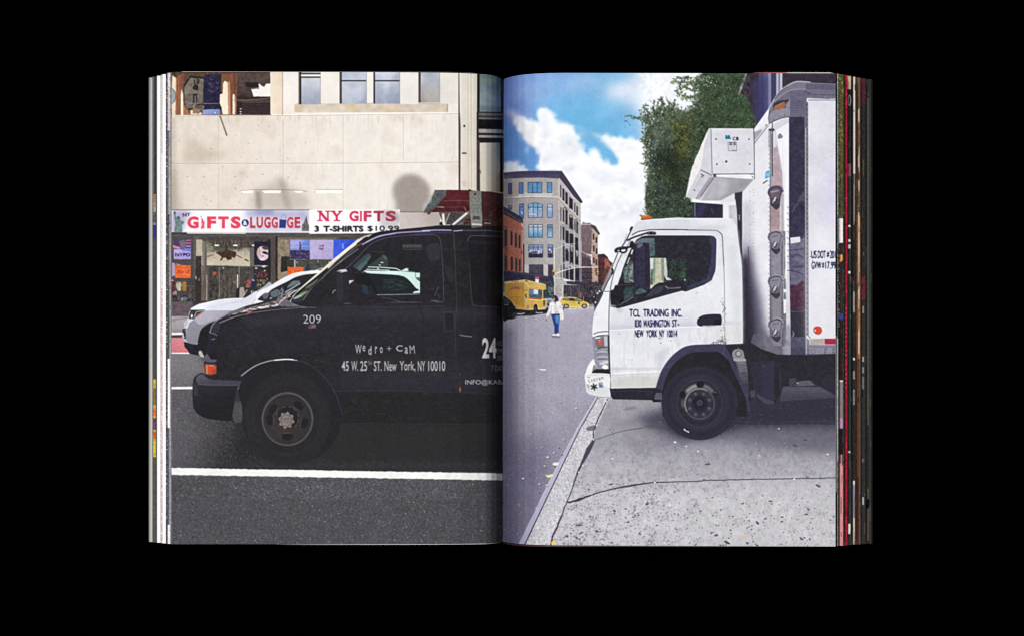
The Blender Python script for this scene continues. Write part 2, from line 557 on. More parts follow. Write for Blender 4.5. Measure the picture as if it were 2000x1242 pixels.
E(*a2((437, 190))[0], 1.1, 4.0, '#b6aea4')
E(*a2((487, 220))[0], 1.0, 3.4, '#8a8886')
# door leaves
P(a2((620, 0), (1130, 0), (1130, 560), (620, 570)), '#4a4745', n=0.03, nf=F9)
P(a2((655, 40), (810, 40), (800, 560), (660, 560)), '#3f3c3b', n=0.06, nf=F9)
P(a2((835, 40), (970, 40), (970, 550), (830, 550)), '#524c45', n=0.025, nf=F3)
P(a2((980, 40), (1110, 40), (1110, 540), (980, 545)), '#524a45', n=0.025, nf=F3)
P(a2((1140, 30), (1300, 30), (1300, 300), (1140, 500)), '#47413f', n=0.025, nf=F3)
L(a2((815, 20), (815, 560)), 1.3, '#9a938c')
L(a2((975, 60), (975, 540)), 0.8, '#7d7772', a=0.8)
L(a2((612, 140), (612, 570)), 1.6, '#b0aaa4')
P(a2((600, 0), (640, 0), (640, 560), (618, 560), (618, 140)), '#585250')
L(a2((1110, 140), (1108, 365)), 2.0, '#f1ece7')
P(a2((1130, 0), (1145, 0), (1140, 300), (1128, 300)), '#85807c')
SP(a2((705, 110), (740, 92), (770, 100), (750, 140), (720, 155)), '#f2623c')
E(*a2((993, 215))[0], 1.2, 2.4, '#b9633f')
E(*a2((880, 32))[0], 1.1, 1.1, '#fff8ef')
GL = ['#3a3735', '#5b5550', '#2d2a2a', '#6d655c', '#4a4440', '#7d7468']
clutter(a2((658, 60), (805, 60), (800, 555), (660, 555)), 60, GL, (0.8, 3.0), (4, 16), 61, 0.7, 0.9, 0.1)
clutter(a2((835, 60), (968, 60), (968, 545), (832, 545)), 70, GL + ['#8d8272', '#57483c'], (0.8, 3.2), (3, 14), 62, 0.7, 0.9, 0.15)
clutter(a2((980, 60), (1105, 60), (1105, 535), (982, 540)), 70, GL + ['#9a8a72', '#5f4a3c'], (0.8, 3.0), (3, 12), 63, 0.7, 0.85, 0.2)
clutter(a2((1145, 40), (1300, 40), (1290, 230), (1145, 330)), 30, GL, (0.8, 3.0), (3, 12), 64, 0.7, 0.9, 0.1)
for x in (690, 740, 870, 905, 940, 1010, 1045, 1075):
    L(a2((x, 70), (x - 2, 540)), 0.7, '#6d665f' if x % 2 else '#2b2828', a=0.6)
E(*a2((745, 120))[0], 2.6, 3.0, '#c9502f', a=0.9)
# stock seen through the glass, entrance side
P(a1((1380, 1000), (1640, 1000), (1640, 1242), (1380, 1242)), '#2b2728')
P(a2((1370, 0), (1600, 0), (1600, 400), (1370, 420)), '#332c2d', n=0.025, nf=F3)
clutter(a2((1375, 60), (1600, 60), (1600, 320), (1400, 400)), 120, ['#6d2c38', '#8d3a44', '#3a3336', '#5b4a45', '#a3606a', '#3f4a3c', '#7d6a4a', '#2b2628', '#9a8d80'], (0.8, 3.2), (1, 4.5), 65, 0.85, 0.6, 0.5)
for x, y, rx, ry, c in ((1500, 150, 14, 22, '#a13a48'), (1450, 130, 12, 18, '#7c3040'), (1430, 225, 12, 12, '#93863f'), (1475, 235, 8, 16, '#bda873'), (1530, 275, 22, 30, '#378f50'),
                        (1530, 232, 24, 12, '#a8553e'), (1440, 310, 22, 30, '#6d6f6a'), (1560, 160, 12, 30, '#912c3a'), (1420, 340, 30, 16, '#403b3b'), (1590, 300, 16, 30, '#6a5148')):
    E(*a2((x, y))[0], rx / 8.28, ry / 8.28, c)
for x, y, rx in ((1410, 42, 22), (1535, 12, 30), (1550, 76, 12), (1590, 210, 7), (1480, 305, 12)):
    E(*a2((x, y))[0], rx / 8.28, 1.0, '#fff6ea')
P(a1((1375, 985), (1600, 985), (1600, 1003), (1375, 1003)), '#8f8985')
L(a1((1510, 990), (1560, 993)), 2.0, '#fff9f0')
R(330, 590, 382, 592, '#8b8682')
clutter(a2((45, 430), (420, 430), (420, 572), (45, 572)), 60, ['#2b292c', '#5f5d62', '#8b8a8e', '#4f6a6c', '#3a3838', '#75706a'], (0.8, 3.5), (1.5, 6), 66, 0.8, 0.7, 0.3)
# jamb and second window
P(a3((205, 180), (330, 180), (330, 900), (205, 960)), '#554b49', n=0.02, nf=FV)
P(a3((315, 180), (360, 180), (350, 900), (315, 900)), '#2f2b2b')
P(a3((350, 200), (545, 200), (545, 780), (350, 880)), '#8a7a68', n=0.07, nf=F9, grad=(545, 470, 560, 540, '#a38f7b'))
P(a3((405, 510), (545, 510), (520, 740), (400, 770)), '#2e2b2b', n=0.03, nf=F5)
P(a3((380, 200), (1300, 200), (1300, 240), (380, 240)), '#6d655c')
P(a3((545, 560), (1260, 560), (1000, 740), (770, 790), (500, 790)), '#4b4a46', n=0.025, nf=F3)
P(a3((500, 570), (640, 570), (640, 680), (500, 680)), '#3a3d35', n=0.025, nf=F3)
L(a3((628, 570), (628, 680)), 2.2, '#cdc6bd')
T('M', *q(a3, 650, 590, 680, 625), '#d6d0c8')
P(a3((360, 790), (520, 760), (500, 830), (370, 890)), '#97836e', n=0.025, nf=F3)
P(a3((780, 590), (1180, 580), (1090, 700), (860, 740)), '#4e4d4b', n=0.025, nf=F3)
P(a3((800, 640), (870, 640), (870, 740), (800, 750)), '#33354a')
clutter(a3((650, 575), (1230, 575), (1000, 720), (780, 780)), 60, ['#3a3a38', '#5d5b55', '#2d2c30', '#6d6a60', '#42463c'], (0.8, 4.0), (2, 9), 67, 0.7, 0.8, 0.2)
clutter(a3((360, 240), (540, 240), (540, 500), (400, 520), (360, 800)), 40, ['#7d6c5a', '#98866f', '#6d5f52', '#a8967f'], (1.0, 4.0), (3, 14), 68, 0.5, 0.9, 0.1)
for x, y in ((1183, 602), (1000, 590)):
    E(*a3((x, y))[0], 1.0, 1.0, '#fff4e6')
L(a3((545, 556), (1270, 556)), 0.9, '#b5a99c', a=0.8)
# left window stock
P(a2((40, 200), (430, 200), (430, 575), (40, 575)), '#474242', n=0.025, nf=F3)
P(a2((45, 235), (80, 222), (108, 290), (112, 400), (60, 425), (40, 400)), '#5d2d35')
P(a2((115, 268), (150, 252), (190, 262), (206, 320), (192, 330), (196, 405), (140, 398), (112, 330)), '#c3bca9')
L(a2((150, 262), (146, 395)), 0.8, '#8f887a')
L(a2((175, 270), (182, 400)), 0.7, '#a39c8d')
P(a2((205, 268), (240, 252), (275, 262), (290, 335), (276, 408), (215, 402)), '#a67c38')
L(a2((240, 265), (236, 400)), 0.9, '#7d5c2a')
P(a2((60, 425), (120, 405), (130, 460), (60, 465)), '#b98785')
P(a2((280, 260), (400, 240), (400, 430), (285, 430)), '#3e3a3b')
L(a2((50, 320), (400, 322)), 0.8, '#b8b1ab', a=0.6)
P(a2((45, 470), (420, 470), (420, 575), (45, 575)), '#3f3d40', n=0.08, nf=F3)
for x, y, rx, ry, c in ((90, 500, 30, 20, '#2b2729'), (160, 520, 18, 40, '#5d5a60'), (210, 540, 20, 30, '#8f8f93'), (260, 530, 40, 30, '#577579'), (340, 480, 30, 40, '#60564e'), (60, 235, 18, 10, '#f1e3da')):
    E(*a2((x, y))[0], rx / 8.28, ry / 8.28, c, a=0.9)
clutter(a2((45, 225), (420, 225), (420, 420), (45, 460)), 50, ['#5d2d35', '#3a3637', '#6a6562', '#8d857a', '#7d5a2f', '#4a4446'], (0.8, 3.0), (2, 9), 69, 0.6, 0.8, 0.3)
# stall riser and kerb side
riser = piece('printed_shop_base', 'printed dark red base wall of the shop')
P(a2((40, 575), (420, 575), (420, 640), (345, 700), (310, 810), (40, 812)), '#63545a', n=0.03, nf=F5)
P(a2((380, 575), (620, 560), (620, 590), (400, 660)), '#3f393b')
walk = piece('printed_pavement', 'printed grey pavement with a kerb on the far side')
P(a2((40, 812), (310, 806), (300, 850), (230, 930), (215, 1070), (40, 1070)), '#a8a0a6', n=0.025, nf=F3, grad=(335, 620, 335, 648, '#9a9498'))
P(a2((40, 860), (290, 815), (310, 830), (60, 890)), '#77727a', a=0.7, blur=1)
P(a2((40, 1015), (220, 1012), (215, 1070), (40, 1070)), '#8d8b88')
P(a2((40, 1072), (212, 1068), (215, 1105), (40, 1110)), '#efece8')
P(a2((40, 1110), (212, 1106), (215, 1150), (40, 1152)), '#474246')
piece('printed_bus_lane', 'printed red painted lane by the far kerb')
P(a6((30, 655), (230, 655), (330, 900), (30, 900)), '#d87f88', n=0.035, nf=F3, grad=(340, 660, 355, 690, '#cf737d'))

# ---- posters and cards in the window
piece('printed_poster', 'printed police shield poster lettered NYPD')
P(a1((75, 560), (355, 560), (352, 885), (78, 885)), '#a99bd6', n=0.02, nf=F5)
P(a1((75, 560), (355, 555), (355, 720), (80, 735)), '#4f3c62')
for y, c in ((575, '#b0708f'), (620, '#c9708f'), (668, '#d887a8')):
    P(a1((280, y), (355, y - 5), (355, y + 14), (270, y + 18)), c)
P(a1((60, 660), (180, 690), (180, 720), (70, 700)), '#e0859b')
P(a1((60, 660), (110, 670), (110, 690), (65, 690)), '#df8b6a')
P(a1((90, 715), (355, 705), (355, 765), (220, 745), (90, 750)), '#6d78d4')
P(a1((82, 735), (180, 725), (240, 760), (82, 775)), '#b7a9e0')
SP(a1((175, 600), (225, 575), (275, 600), (270, 690), (225, 730), (180, 690)), '#6b5f74')
for k in range(9):
    E(*a1((190 + 9 * k, 610 + (k * 37) % 90))[0], 1.2, 0.9, '#8d7f8b', a=0.8)
T('NYPD', *q(a1, 102, 788, 340, 839), '#2a2356', fat=0.5)
piece('printed_price_card', 'printed orange price card under the police poster')
P(a1((100, 975), (352, 988), (350, 1190), (100, 1188)), '#ee6a36', n=0.03, nf=F5)
for x0 in range(120, 330, 26):
    L(a1((x0, 1005), (x0 + 4, 1040), (x0 + 16, 1012)), 0.8, '#8a3a24', a=0.75)
T('3for10', *q(a1, 120, 1058, 325, 1115), '#7c3322', skew=0.1)
L(a1((170, 1165), (230, 1150), (300, 1168)), 1.0, '#8a3a24', a=0.7)
L(a1((120, 955), (150, 975), (180, 968)), 1.0, '#f3ddcd')
P(a1((50, 940), (98, 950), (98, 1150), (50, 1160)), '#c3a3c9', a=0.9)
piece('printed_poster', 'printed animal photograph poster over the shop doors')
P(a1((610, 590), (1310, 590), (1310, 1000), (610, 985)), '#b3a48c', n=0.03, nf=F9, grad=(420, 470, 420, 520, '#c6baa3'))
P(a1((610, 590), (1310, 590), (1310, 760), (610, 770)), '#6d655c', n=0.08, nf=F9, blur=1)
P(a1((610, 590), (1310, 590), (1310, 700), (610, 700)), '#39332f', a=0.75, thr=(FV, -0.5, 1.0))
P(a1((700, 590), (1160, 590), (1120, 720), (730, 730)), '#3a3430', a=0.6, blur=2.5)
SP(a1((610, 620), (690, 640), (720, 740), (680, 760), (610, 770)), '#948b7e', a=0.7, blur=1)
P(a1((610, 830), (740, 800), (730, 820), (612, 860)), '#6b5c4d', a=0.8, blur=0.7)
P(a1((1010, 740), (1300, 700), (1300, 790), (1050, 800)), '#b9b0a0', a=0.7, blur=0.8)
SP(a1((760, 780), (860, 760), (930, 735), (1010, 750), (1085, 770), (1090, 800), (1060, 860), (1020, 850), (1010, 890), (950, 900), (915, 860), (870, 870), (855, 905), (825, 905), (850, 850), (800, 810)), '#4b2c26')
SP(a1((930, 740), (1010, 745), (990, 800), (920, 800)), '#7a4a35')
SP(a1((1030, 790), (1060, 760), (1090, 790), (1060, 830), (1035, 850)), '#8d7a6d')
L(a1((1090, 815), (1150, 850), (1180, 865)), 1.8, '#4d443c')
SP(a1((1210, 885), (1260, 890), (1300, 920), (1260, 915)), '#4d443c')
L(a1((870, 830), (835, 900)), 1.6, '#332420')
L(a1((900, 850), (990, 885)), 1.4, '#332420')
for x in (775, 1075, 1378):
    E(*a1((x, 662))[0], 5.0, 1.5, '#fff9ee')
clutter(a1((640, 600), (1290, 600), (1290, 770), (640, 770)), 90, ['#3a3632', '#5d564d', '#7d7465', '#2d2a28', '#948a79'], (0.8, 2.6), (3, 12), 70, 0.55, 0.95, 0.1)
SP(a1((760, 782), (800, 770), (860, 765), (930, 738), (1010, 752), (1085, 772), (1090, 800), (1060, 855), (1022, 848), (1010, 885), (975, 895), (950, 870), (915, 858), (872, 868), (855, 905), (828, 903), (850, 850), (800, 810)), '#43302a')
clutter(a1((800, 775), (930, 745), (1060, 775), (1040, 850), (860, 850)), 40, ['#6d4a38', '#2b201d', '#8a6a52', '#4f382f'], (0.6, 2.2), (0.8, 2.6), 71, 0.8, 0.5, 0.5)
for x in (775, 1075, 1378):
    E(*a1((x, 662))[0], 5.0, 1.5, '#fff9ee')
piece('printed_poster', 'printed round sports emblem on a navy panel')
P(a1((1378, 600), (1605, 600), (1605, 985), (1378, 985)), '#262436')
P(a1((1320, 700), (1376, 705), (1376, 1000), (1316, 1000)), '#6a645f')
ex, ey = a1((1520, 790))[0]
PP([[p for p in ell(ex, ey, 12, 14.2, 40)]], '#ece3e3')
E(ex, ey, 10.6, 12.8, '#d9c6c8')
L(a1((1430, 700), (1440, 850), (1470, 860)), 1.0, '#b04a5a')
L(a1((1460, 710), (1470, 830), (1520, 820), (1490, 895)), 1.0, '#b04a5a')
L(a1((1500, 830), (1530, 830), (1485, 910)), 1.6, '#a33a4a')
SP(a1((1500, 690), (1560, 670), (1603, 690), (1603, 730), (1540, 730)), '#5d3c47')
SP(a1((1510, 765), (1560, 760), (1600, 790), (1598, 812), (1550, 800), (1515, 785)), '#1e1e38')
L(a1((1485, 905), (1530, 850)), 2.4, '#f0e6e2')
P(a1((1605, 560), (1645, 560), (1645, 1242), (1600, 1242)), '#2b2729')
piece('printed_poster', 'printed skyline at dusk poster in the second window')
P(a3((552, 238), (868, 240), (868, 552), (552, 550)), '#9a95d8', grad=(570, 470, 600, 484, '#6a86d6'), n=0.03, nf=F9)
P(a3((552, 408), (868, 408), (868, 552), (552, 550)), '#3a345a', n=0.09, nf=F3)
P(a3((560, 260), (760, 250), (840, 280), (700, 310), (560, 330)), '#b9b0e2', a=0.6, blur=1.5)
P(a3((760, 260), (868, 270), (868, 380), (740, 380)), '#5a72c8', a=0.5, blur=1.5)
L(a3((552, 360), (868, 345)), 1.2, '#c4bde8', a=0.8)
L(a3((712, 275), (712, 545)), 2.2, '#423a6e')
L(a3((716, 330), (716, 545)), 3.2, '#463e70')
R(*q(a3, 555, 430, 866, 548), '#9d8fb0', a=0.7, thr=(F2, 1.2, 0.5))
piece('printed_poster', 'printed pale poster reading I love NY with a heart')
P(a3((868, 240), (1250, 240), (1250, 555), (872, 553)), '#b9aed8', n=0.02, nf=F9, grad=(605, 470, 650, 500, '#b3a5d2'))
T('I', *q(a3, 1030, 325, 1042, 358), '#3a3050')
E(*a3((1070, 334))[0], 1.5, 1.5, '#b03a5c')
E(*a3((1090, 334))[0], 1.5, 1.5, '#b03a5c')
P(a3((1058, 338), (1102, 338), (1080, 360)), '#b03a5c')
T('NY', *q(a3, 1022, 370, 1104, 405), '#3a3050', bold=0.03)
piece('printed_poster', 'printed bright blue poster next to the windscreen pillar')
P(a3((1250, 238), (1640, 235), (1500, 345), (1250, 560)), '#3a5ae0', n=0.02, nf=F9, grad=(651, 470, 690, 470, '#3350d0'))
L(a3((1405, 300), (1405, 380)), 3.0, '#7f93d8')
L(a3((1415, 330), (1415, 390)), 1.4, '#b3806e')
piece('printed_price_card', 'printed orange price card behind the silver car')
P(a3((505, 678), (765, 682), (765, 770), (600, 800), (510, 838)), '#f0682f', n=0.03, nf=F5)
for x0 in range(530, 740, 30):
    L(a3((x0, 700), (x0 + 5, 730), (x0 + 20, 700)), 0.8, '#9a4428', a=0.75)
T('2', *q(a3, 525, 745, 560, 785), '#8d3b22')
T('10', *q(a3, 630, 730, 700, 760), '#8d3b22')

# ---- signs
piece('printed_shop_sign', 'printed long white shop sign in red lettering')
P([(333, 411.5), (604, 411), (604, 455.5), (334, 454)], '#f7f6f9', n=0.012, nf=F9)
SIGN = [(333, 411.5), (604, 411), (604, 455.5), (334, 454)]
P([(333, 411), (372, 411), (356, 455), (333, 455)], '#a9a4c4', blur=5, own=False, clip=SIGN, a=0.9)
P([(478, 409), (560, 409), (604, 409), (604, 440), (540, 430), (482, 428)], '#a9aace', blur=5, own=False, clip=SIGN, a=0.85)
P([(495, 409), (535, 409), (535, 420), (500, 418)], '#7f84b4', blur=4, own=False, clip=SIGN, a=0.8)
P([(480, 432), (604, 432), (604, 455), (480, 455)], '#c6c4dc', blur=4, own=False, clip=SIGN, a=0.8)
R(333, 410.2, 604, 411.6, '#5d5968', a=0.8)
P([(334, 453.5), (604, 454.5), (604, 458), (334, 457)], '#d9d4d0')
P([(333, 454), (365, 454.5), (365, 458), (333, 458)], '#3f3b3c')
P([(480, 455.4), (604, 455.6), (604, 458), (480, 458)], '#55504f')
SP(a1((88, 120), (102, 120), (110, 200), (150, 190), (180, 210), (195, 260), (245, 285), (210, 330), (215, 440), (90, 440), (105, 330), (95, 260), (80, 150)), '#6d8787', n=0.06, nf=F5)
SP(a1((75, 118), (104, 118), (108, 160), (85, 160)), '#4d5f66')
SP(a1((125, 205), (160, 190), (180, 215), (150, 240)), '#4f646a')
L(a1((245, 275), (215, 325)), 1.2, '#414f5a')
T('NY', *q(a1, 222, 138, 348, 196), '#2b2a55', bold=0.02, rot=-5)
RED = '#ee4562'
for ch, x0, x1 in (('G', 292, 486), ('F', 612, 768), ('T', 792, 970), ('S', 995, 1164)):
    T(ch, *q(a1, x0, 190, x1, 392), '#ffffff', bold=0.09, own=False)
    T(ch, *q(a1, x0 + 4, 194, x1 - 4, 390), RED, bold=0.055)
SP(a1((512, 188), (522, 190), (532, 235), (552, 240), (560, 275), (578, 285), (572, 330), (568, 385), (515, 388), (530, 340), (522, 290), (528, 255)), RED)
L(a1((545, 280), (520, 350)), 0.7, '#fbe3e7')
L(a1((560, 300), (545, 385)), 0.6, '#fbe3e7')
E(*a1((1233, 298))[0], 7.2, 7.0, '#2f3470')
T('&', *q(a1, 1198, 262, 1268, 336), '#f4f3f8', bold=0.03)
DR = '#c23f50'
for ch, x0, x1 in (('L', 862, 908), ('U', 915, 968), ('G', 976, 1030), ('G', 1036, 1088), ('G', 1160, 1214), ('E', 1222, 1270)):
    T(ch, *q(z3, x0 - 4, 96, x1 + 4, 195), '#e8dbe6', bold=0.08, own=False)
    T(ch, *q(z3, x0, 100, x1, 192), DR, bold=0.045, n=0.03, nf=F5)
P(z3((1100, 120), (1158, 125), (1150, 192), (1098, 190)), '#3b3f86')
for x in (1110, 1122, 1134, 1146):
    L(z3((x, 128), (x - 3, 186)), 0.7, '#20235a')
L(z3((1112, 118), (1130, 80), (1148, 84), (1150, 118)), 0.8, '#6d6a88')
P(z3((1280, 215), (1282, 170), (1296, 150), (1305, 125), (1318, 90), (1326, 130), (1332, 160), (1340, 165), (1340, 215)), '#6f6b6c', n=0.08, nf=F3)
L(z3((1300, 150), (1298, 212)), 1.0, '#3f3d40', a=0.8)
L(z3((1322, 120), (1322, 212)), 1.0, '#4d4a4c', a=0.8)

piece('printed_banner', 'printed white banner reading NY GIFTS 3 T-SHIRTS $10.99')
P([(604, 410.5), (781, 409.5), (781, 452), (760, 456), (604, 457.5)], '#fcfafa')
BANN = [(604, 410.5), (781, 409.5), (781, 452), (760, 456), (604, 457.5)]
P([(735, 410), (781, 410), (781, 450), (745, 450)], '#bdb4b8', blur=4, own=False, a=0.75, clip=BANN)
P([(748, 410), (781, 420), (781, 436), (765, 425)], '#a89fa4', blur=2.5, own=False, a=0.7, clip=BANN)


def slab(pts, w, c):
    L(pts, w, c)


PK = '#dc3560'
for x0 in (1412, 1450 + 26):
    slab(z3((x0 + 16, 56), (x0 + 16, 132)), 3.4, PK)
L(z3((1424, 56), (1488, 132)), 5.0, PK)
for x, y, w in ((1426, 56, 40), (1428, 131, 44), (1490, 56, 36), (1492, 131, 24)):
    L(z3((x - w / 2, y), (x + w / 2, y)), 2.4, PK)
L(z3((1534, 56), (1566, 98)), 4.6, PK)
L(z3((1596, 56), (1562, 98)), 3.4, PK)
L(z3((1564, 92), (1564, 132)), 4.4, PK)
for x, y, w in ((1532, 56, 42), (1594, 56, 36), (1565, 131, 52)):
    L(z3((x - w / 2, y), (x + w / 2, y)), 2.4, PK)
for ch, x0, x1, c in (('G', 92, 168, '#df3a63'), ('I', 178, 194, '#dd3d64'), ('F', 208, 272, '#cf3d60'), ('T', 288, 372, '#a83a55'), ('S', 386, 470, '#a43a52')):
    T(ch, *q(z4, x0, 52, x1, 137), c, bold=0.045)
for s_, x0, x1 in (('3', 1380, 1424), ('T-SHIRTS', 1452, 1783), ('$10.99', 1808, 2072)):
    T(s_, *q(z3, x0 + 4, 173, x1 - 4, 221), '#34353b', bold=0.0 if '$' in s_ else 0.03, fat=0.8 if '$' in s_ else 0.55)

# ---- passer-by at the shop door
piece('printed_person', 'printed pedestrian in a red cap and grey top at the shop door')
SP(a2((1140, 380), (1160, 350), (1210, 345), (1240, 320), (1290, 350), (1340, 330), (1370, 400), (1380, 470), (1300, 520), (1140, 515)), '#3a3334')
SP(a2((1140, 400), (1165, 350), (1215, 350), (1225, 420), (1200, 515), (1138, 515)), '#a89a92')
SP(a2((1235, 260), (1265, 225), (1310, 235), (1325, 280), (1300, 320), (1260, 320)), '#7d4244')
SP(a2((1265, 235), (1305, 232), (1330, 275), (1290, 290)), '#b2505c')
P(a2((1250, 300), (1300, 300), (1300, 350), (1240, 350)), '#8d6a5d')
L(a2((1265, 385), (1210, 480)), 1.4, '#d5c6bd')
SP(a2((1335, 225), (1380, 220), (1400, 270), (1380, 380), (1335, 330)), '#2c2c44')
SP(a2((1340, 218), (1375, 218), (1388, 240), (1345, 245)), '#8f93b0')
L(a2((1330, 400), (1345, 460)), 1.4, '#efe3d4')
L(a2((1360, 400), (1368, 450)), 1.2, '#e5d9cc')
L(a2((1215, 350), (1225, 400)), 1.0, '#2a2425')
P(a2((1090, 370), (1140, 350), (1138, 515), (1085, 520)), '#2a2729')

# ---- road
road1 = piece('printed_road', 'printed dark asphalt road under the van')
ROADP = [(330, 689), (470, 689), (470, 780), (985, 780), (985, 1070), (330, 1070)]
P(ROADP, '#79757b', grad=(400, 690, 400, 790, '#5c595e'))
R(330, 760, 990, 920, '#56545a', grad=(335, 840, 480, 880, '#333235'))
P([(470, 760), (990, 780), (990, 914), (520, 912), (420, 905), (440, 880), (455, 850)], '#2c2b2e', blur=16, own=False)
P([(430, 905), (990, 895), (990, 922), (430, 915)], '#333236', blur=5, own=False, a=0.8)
P([(395, 690), (480, 690), (470, 712), (390, 708)], '#3c3a40', blur=6, own=False, a=0.85)
R(330, 700, 985, 912, '#ffffff', a=0.10, thr=(F3, 0.8, 1.0), own=False)
R(330, 700, 460, 905, '#8a848a', a=0.22, thr=(F2, 0.3, 1.0), own=False)
R(330, 700, 420, 860, '#8a6f70', a=0.12, thr=(F20, 0.2, 1.0), own=False)
R(330, 930, 990, 1070, '#4d4c51', n=0.03, nf=F2)
R(330, 930, 990, 1070, '#2e2d31', a=0.42, thr=(F2, 0.2, 1.8), own=False)
R(330, 930, 990, 1070, '#95939a', a=0.45, thr=(F1 + F2, 1.0, 1.8), own=False)
R(330, 930, 990, 1070, '#77757b', a=0.35, thr=(F3 + 0.5 * F9, 1.0, 1.2), own=False)
R(330, 930, 990, 1070, '#4a4a60', a=0.12, thr=(F60, 0.3, 1.2), own=False)
R(490, 925, 920, 975, '#8a868c', a=0.35, thr=(F3, 0.1, 1.3), blur=0, own=False)
nn = 420
xs, ys = rng.uniform(336, 978, nn), 930 + 135 * rng.random(nn) ** 1.1
dots(xs, ys, rng.uniform(0.35, 0.95, nn), [np.array([g, g, g * 0.99]) for g in rng.uniform(0.6, 0.98, nn)], a=0.85)
piece('printed_lane_line', 'printed broad white lane line in the foreground')
top = [(330, 912.5)] + [(x, 913 + (x - 335) * 0.0165 + rng.normal(0, 0.35)) for x in range(336, 985, 5)]
bot = [(x, 926.5 + (x - 335) * 0.0165 + rng.normal(0, 0.35)) for x in range(984, 334, -5)] + [(330, 926.5)]
P(top + bot, '#f3f2ef', n=0.02, nf=F9)
E(963, 930, 3, 2.5, '#d9b9a0', a=0.7, own=False, blur=1)
piece('printed_lane_line', 'printed thin white lane line left of the van bumper')
P([(333, 755), (376, 754.5), (376, 759.2), (333, 759.5)], '#f6f4f2')
piece('printed_lane_line', 'printed thin white line edging the red lane')
P(a6((30, 895), (330, 893), (332, 912), (30, 914)), '#f5efec')
back(road1)
R(333, 751, 378, 754.5, '#6b6a72', a=0.6, own=False)

# ---- silver car
piece('printed_car', 'printed silver car half hidden behind the van')
SP(a6((355, 205), (400, 160), (480, 120), (620, 90), (800, 50), (1000, 30), (1200, 25), (1330, -40), (1500, -140), (1656, -220), (1656, 200), (1200, 260), (800, 400), (520, 560), (470, 760), (250, 720), (220, 620), (215, 500), (240, 430), (290, 360), (330, 260)), '#a9a8b4')
car_roof = a3((0, 1110), (100, 1040), (215, 990), (330, 920), (430, 860), (560, 800), (700, 765), (880, 745), (1030, 735), (1020, 790), (880, 792), (760, 808), (620, 850), (500, 920), (380, 980), (230, 1060), (200, 1090), (110, 1110), (30, 1200), (-20, 1242), (-60, 1180))
P(smooth(car_roof, n=3), '#e9eaf0')
P(a3((880, 745), (1030, 735), (1020, 790), (885, 792)), '#f2f2f8')
L(a3((560, 800), (700, 765), (880, 744), (1030, 735)), 0.8, '#ffffff', sm=True)
L(a3((865, 742), (960, 735), (1080, 695)), 1.6, '#cfd0da')
# window of the car
P(smooth(a3((30, 1210), (110, 1130), (210, 1090), (240, 1050), (380, 975), (500, 918), (640, 850), (780, 810), (900, 792), (1010, 788), (900, 900), (700, 1080), (560, 1242), (200, 1242)), n=3), '#2b2a31')
SP(a3((240, 1100), (330, 1040), (400, 1080), (390, 1130), (270, 1170)), '#5d686c')
SP(a3((500, 1010), (560, 920), (690, 900), (700, 930), (560, 1000)), '#6f7b7e', a=0.9)
L(a3((470, 1092), (715, 940)), 2.2, '#a3b7b6')
L(a3((640, 850), (480, 1010), (440, 1110)), 1.2, '#17161b')
SP(a3((110, 1130), (150, 1095), (205, 1110), (190, 1170), (140, 1200), (110, 1170)), '#5d6070')
L(a3((120, 1120), (160, 1098), (200, 1112)), 1.0, '#8d90a0')
SP(a3((400, 1040), (430, 1010), (450, 1060), (440, 1110)), '#7b8388', a=0.7)
E(*a3((245, 1188))[0], 2.2, 1.6, '#f4f4f8')
E(*a3((420, 1110))[0], 1.0, 2.0, '#c7cfd3')
for x, y, w in ((520, 1140, 2.4), (600, 1090, 2.0), (650, 1060, 1.6)):
    L(a3((x, y), (x + 60, y - 45)), w, '#9aa0a2', a=0.8)
R(*q(a3, 230, 1040, 620, 1240), '#8d9496', a=0.35, thr=(F5, 0.9, 0.6))
# bonnet, bright top
P(smooth(a6((355, 203), (400, 160), (480, 122), (620, 92), (800, 52), (1000, 30), (1210, 22), (1330, -40), (1420, -90), (1410, 40), (1530, 80), (1380, 150), (1200, 215), (900, 220), (580, 225), (575, 212)), n=4), '#e9ebf3', grad=(400, 590, 420, 606, '#dcdde7'))
L(a6((480, 122), (620, 92), (800, 52), (1000, 30), (1200, 23)), 1.0, '#ffffff', sm=True)
L(a6((640, 170), (850, 130), (1040, 95), (1200, 60)), 1.4, '#c4c6d3', sm=True, a=0.7)
L(a6((1010, 110), (1180, 90), (1330, 150)), 1.0, '#c0c2cf', sm=True, a=0.7)
L(a6((1330, 140), (1400, 50)), 1.0, '#9a9ba8')
P(a6((1400, 60), (1530, 80), (1380, 150), (1340, 130)), '#f2f3f8')
L(a6((1410, 55), (1540, 78)), 1.0, '#f9f9fc')
# flank shading
P(smooth(a6((560, 232), (900, 225), (1150, 222), (900, 300), (760, 360), (620, 420), (500, 470), (420, 370)), n=3), '#b1aebb', grad=(400, 620, 440, 632, '#a39fac'))
P(smooth(a6((400, 365), (520, 450), (700, 390), (640, 440), (540, 520), (480, 620), (450, 750), (290, 730), (270, 500)), n=3), '#94929f', grad=(365, 620, 385, 668, '#85838f'))
L(a6((390, 362), (500, 452), (760, 355)), 1.2, '#8a8895', sm=True, a=0.8)
L(a6((420, 380), (500, 440)), 1.2, '#c4c2ce', a=0.8)
P(smooth(a6((330, 360), (400, 362), (330, 420), (300, 470), (275, 500), (290, 400)), n=3), '#d5d3dd')
SP(a6((235, 430), (290, 370), (318, 400), (310, 450), (275, 500), (235, 500)), '#c3bfca', n=0.02, nf=F5)
L(a6((300, 365), (322, 400), (300, 480), (270, 500)), 1.4, '#f4f2f6', sm=True)
L(a6((240, 450), (225, 520), (228, 600)), 1.0, '#6d6a78', sm=True)
P(a6((215, 520), (265, 500), (275, 670), (240, 670), (220, 610)), '#302e36')
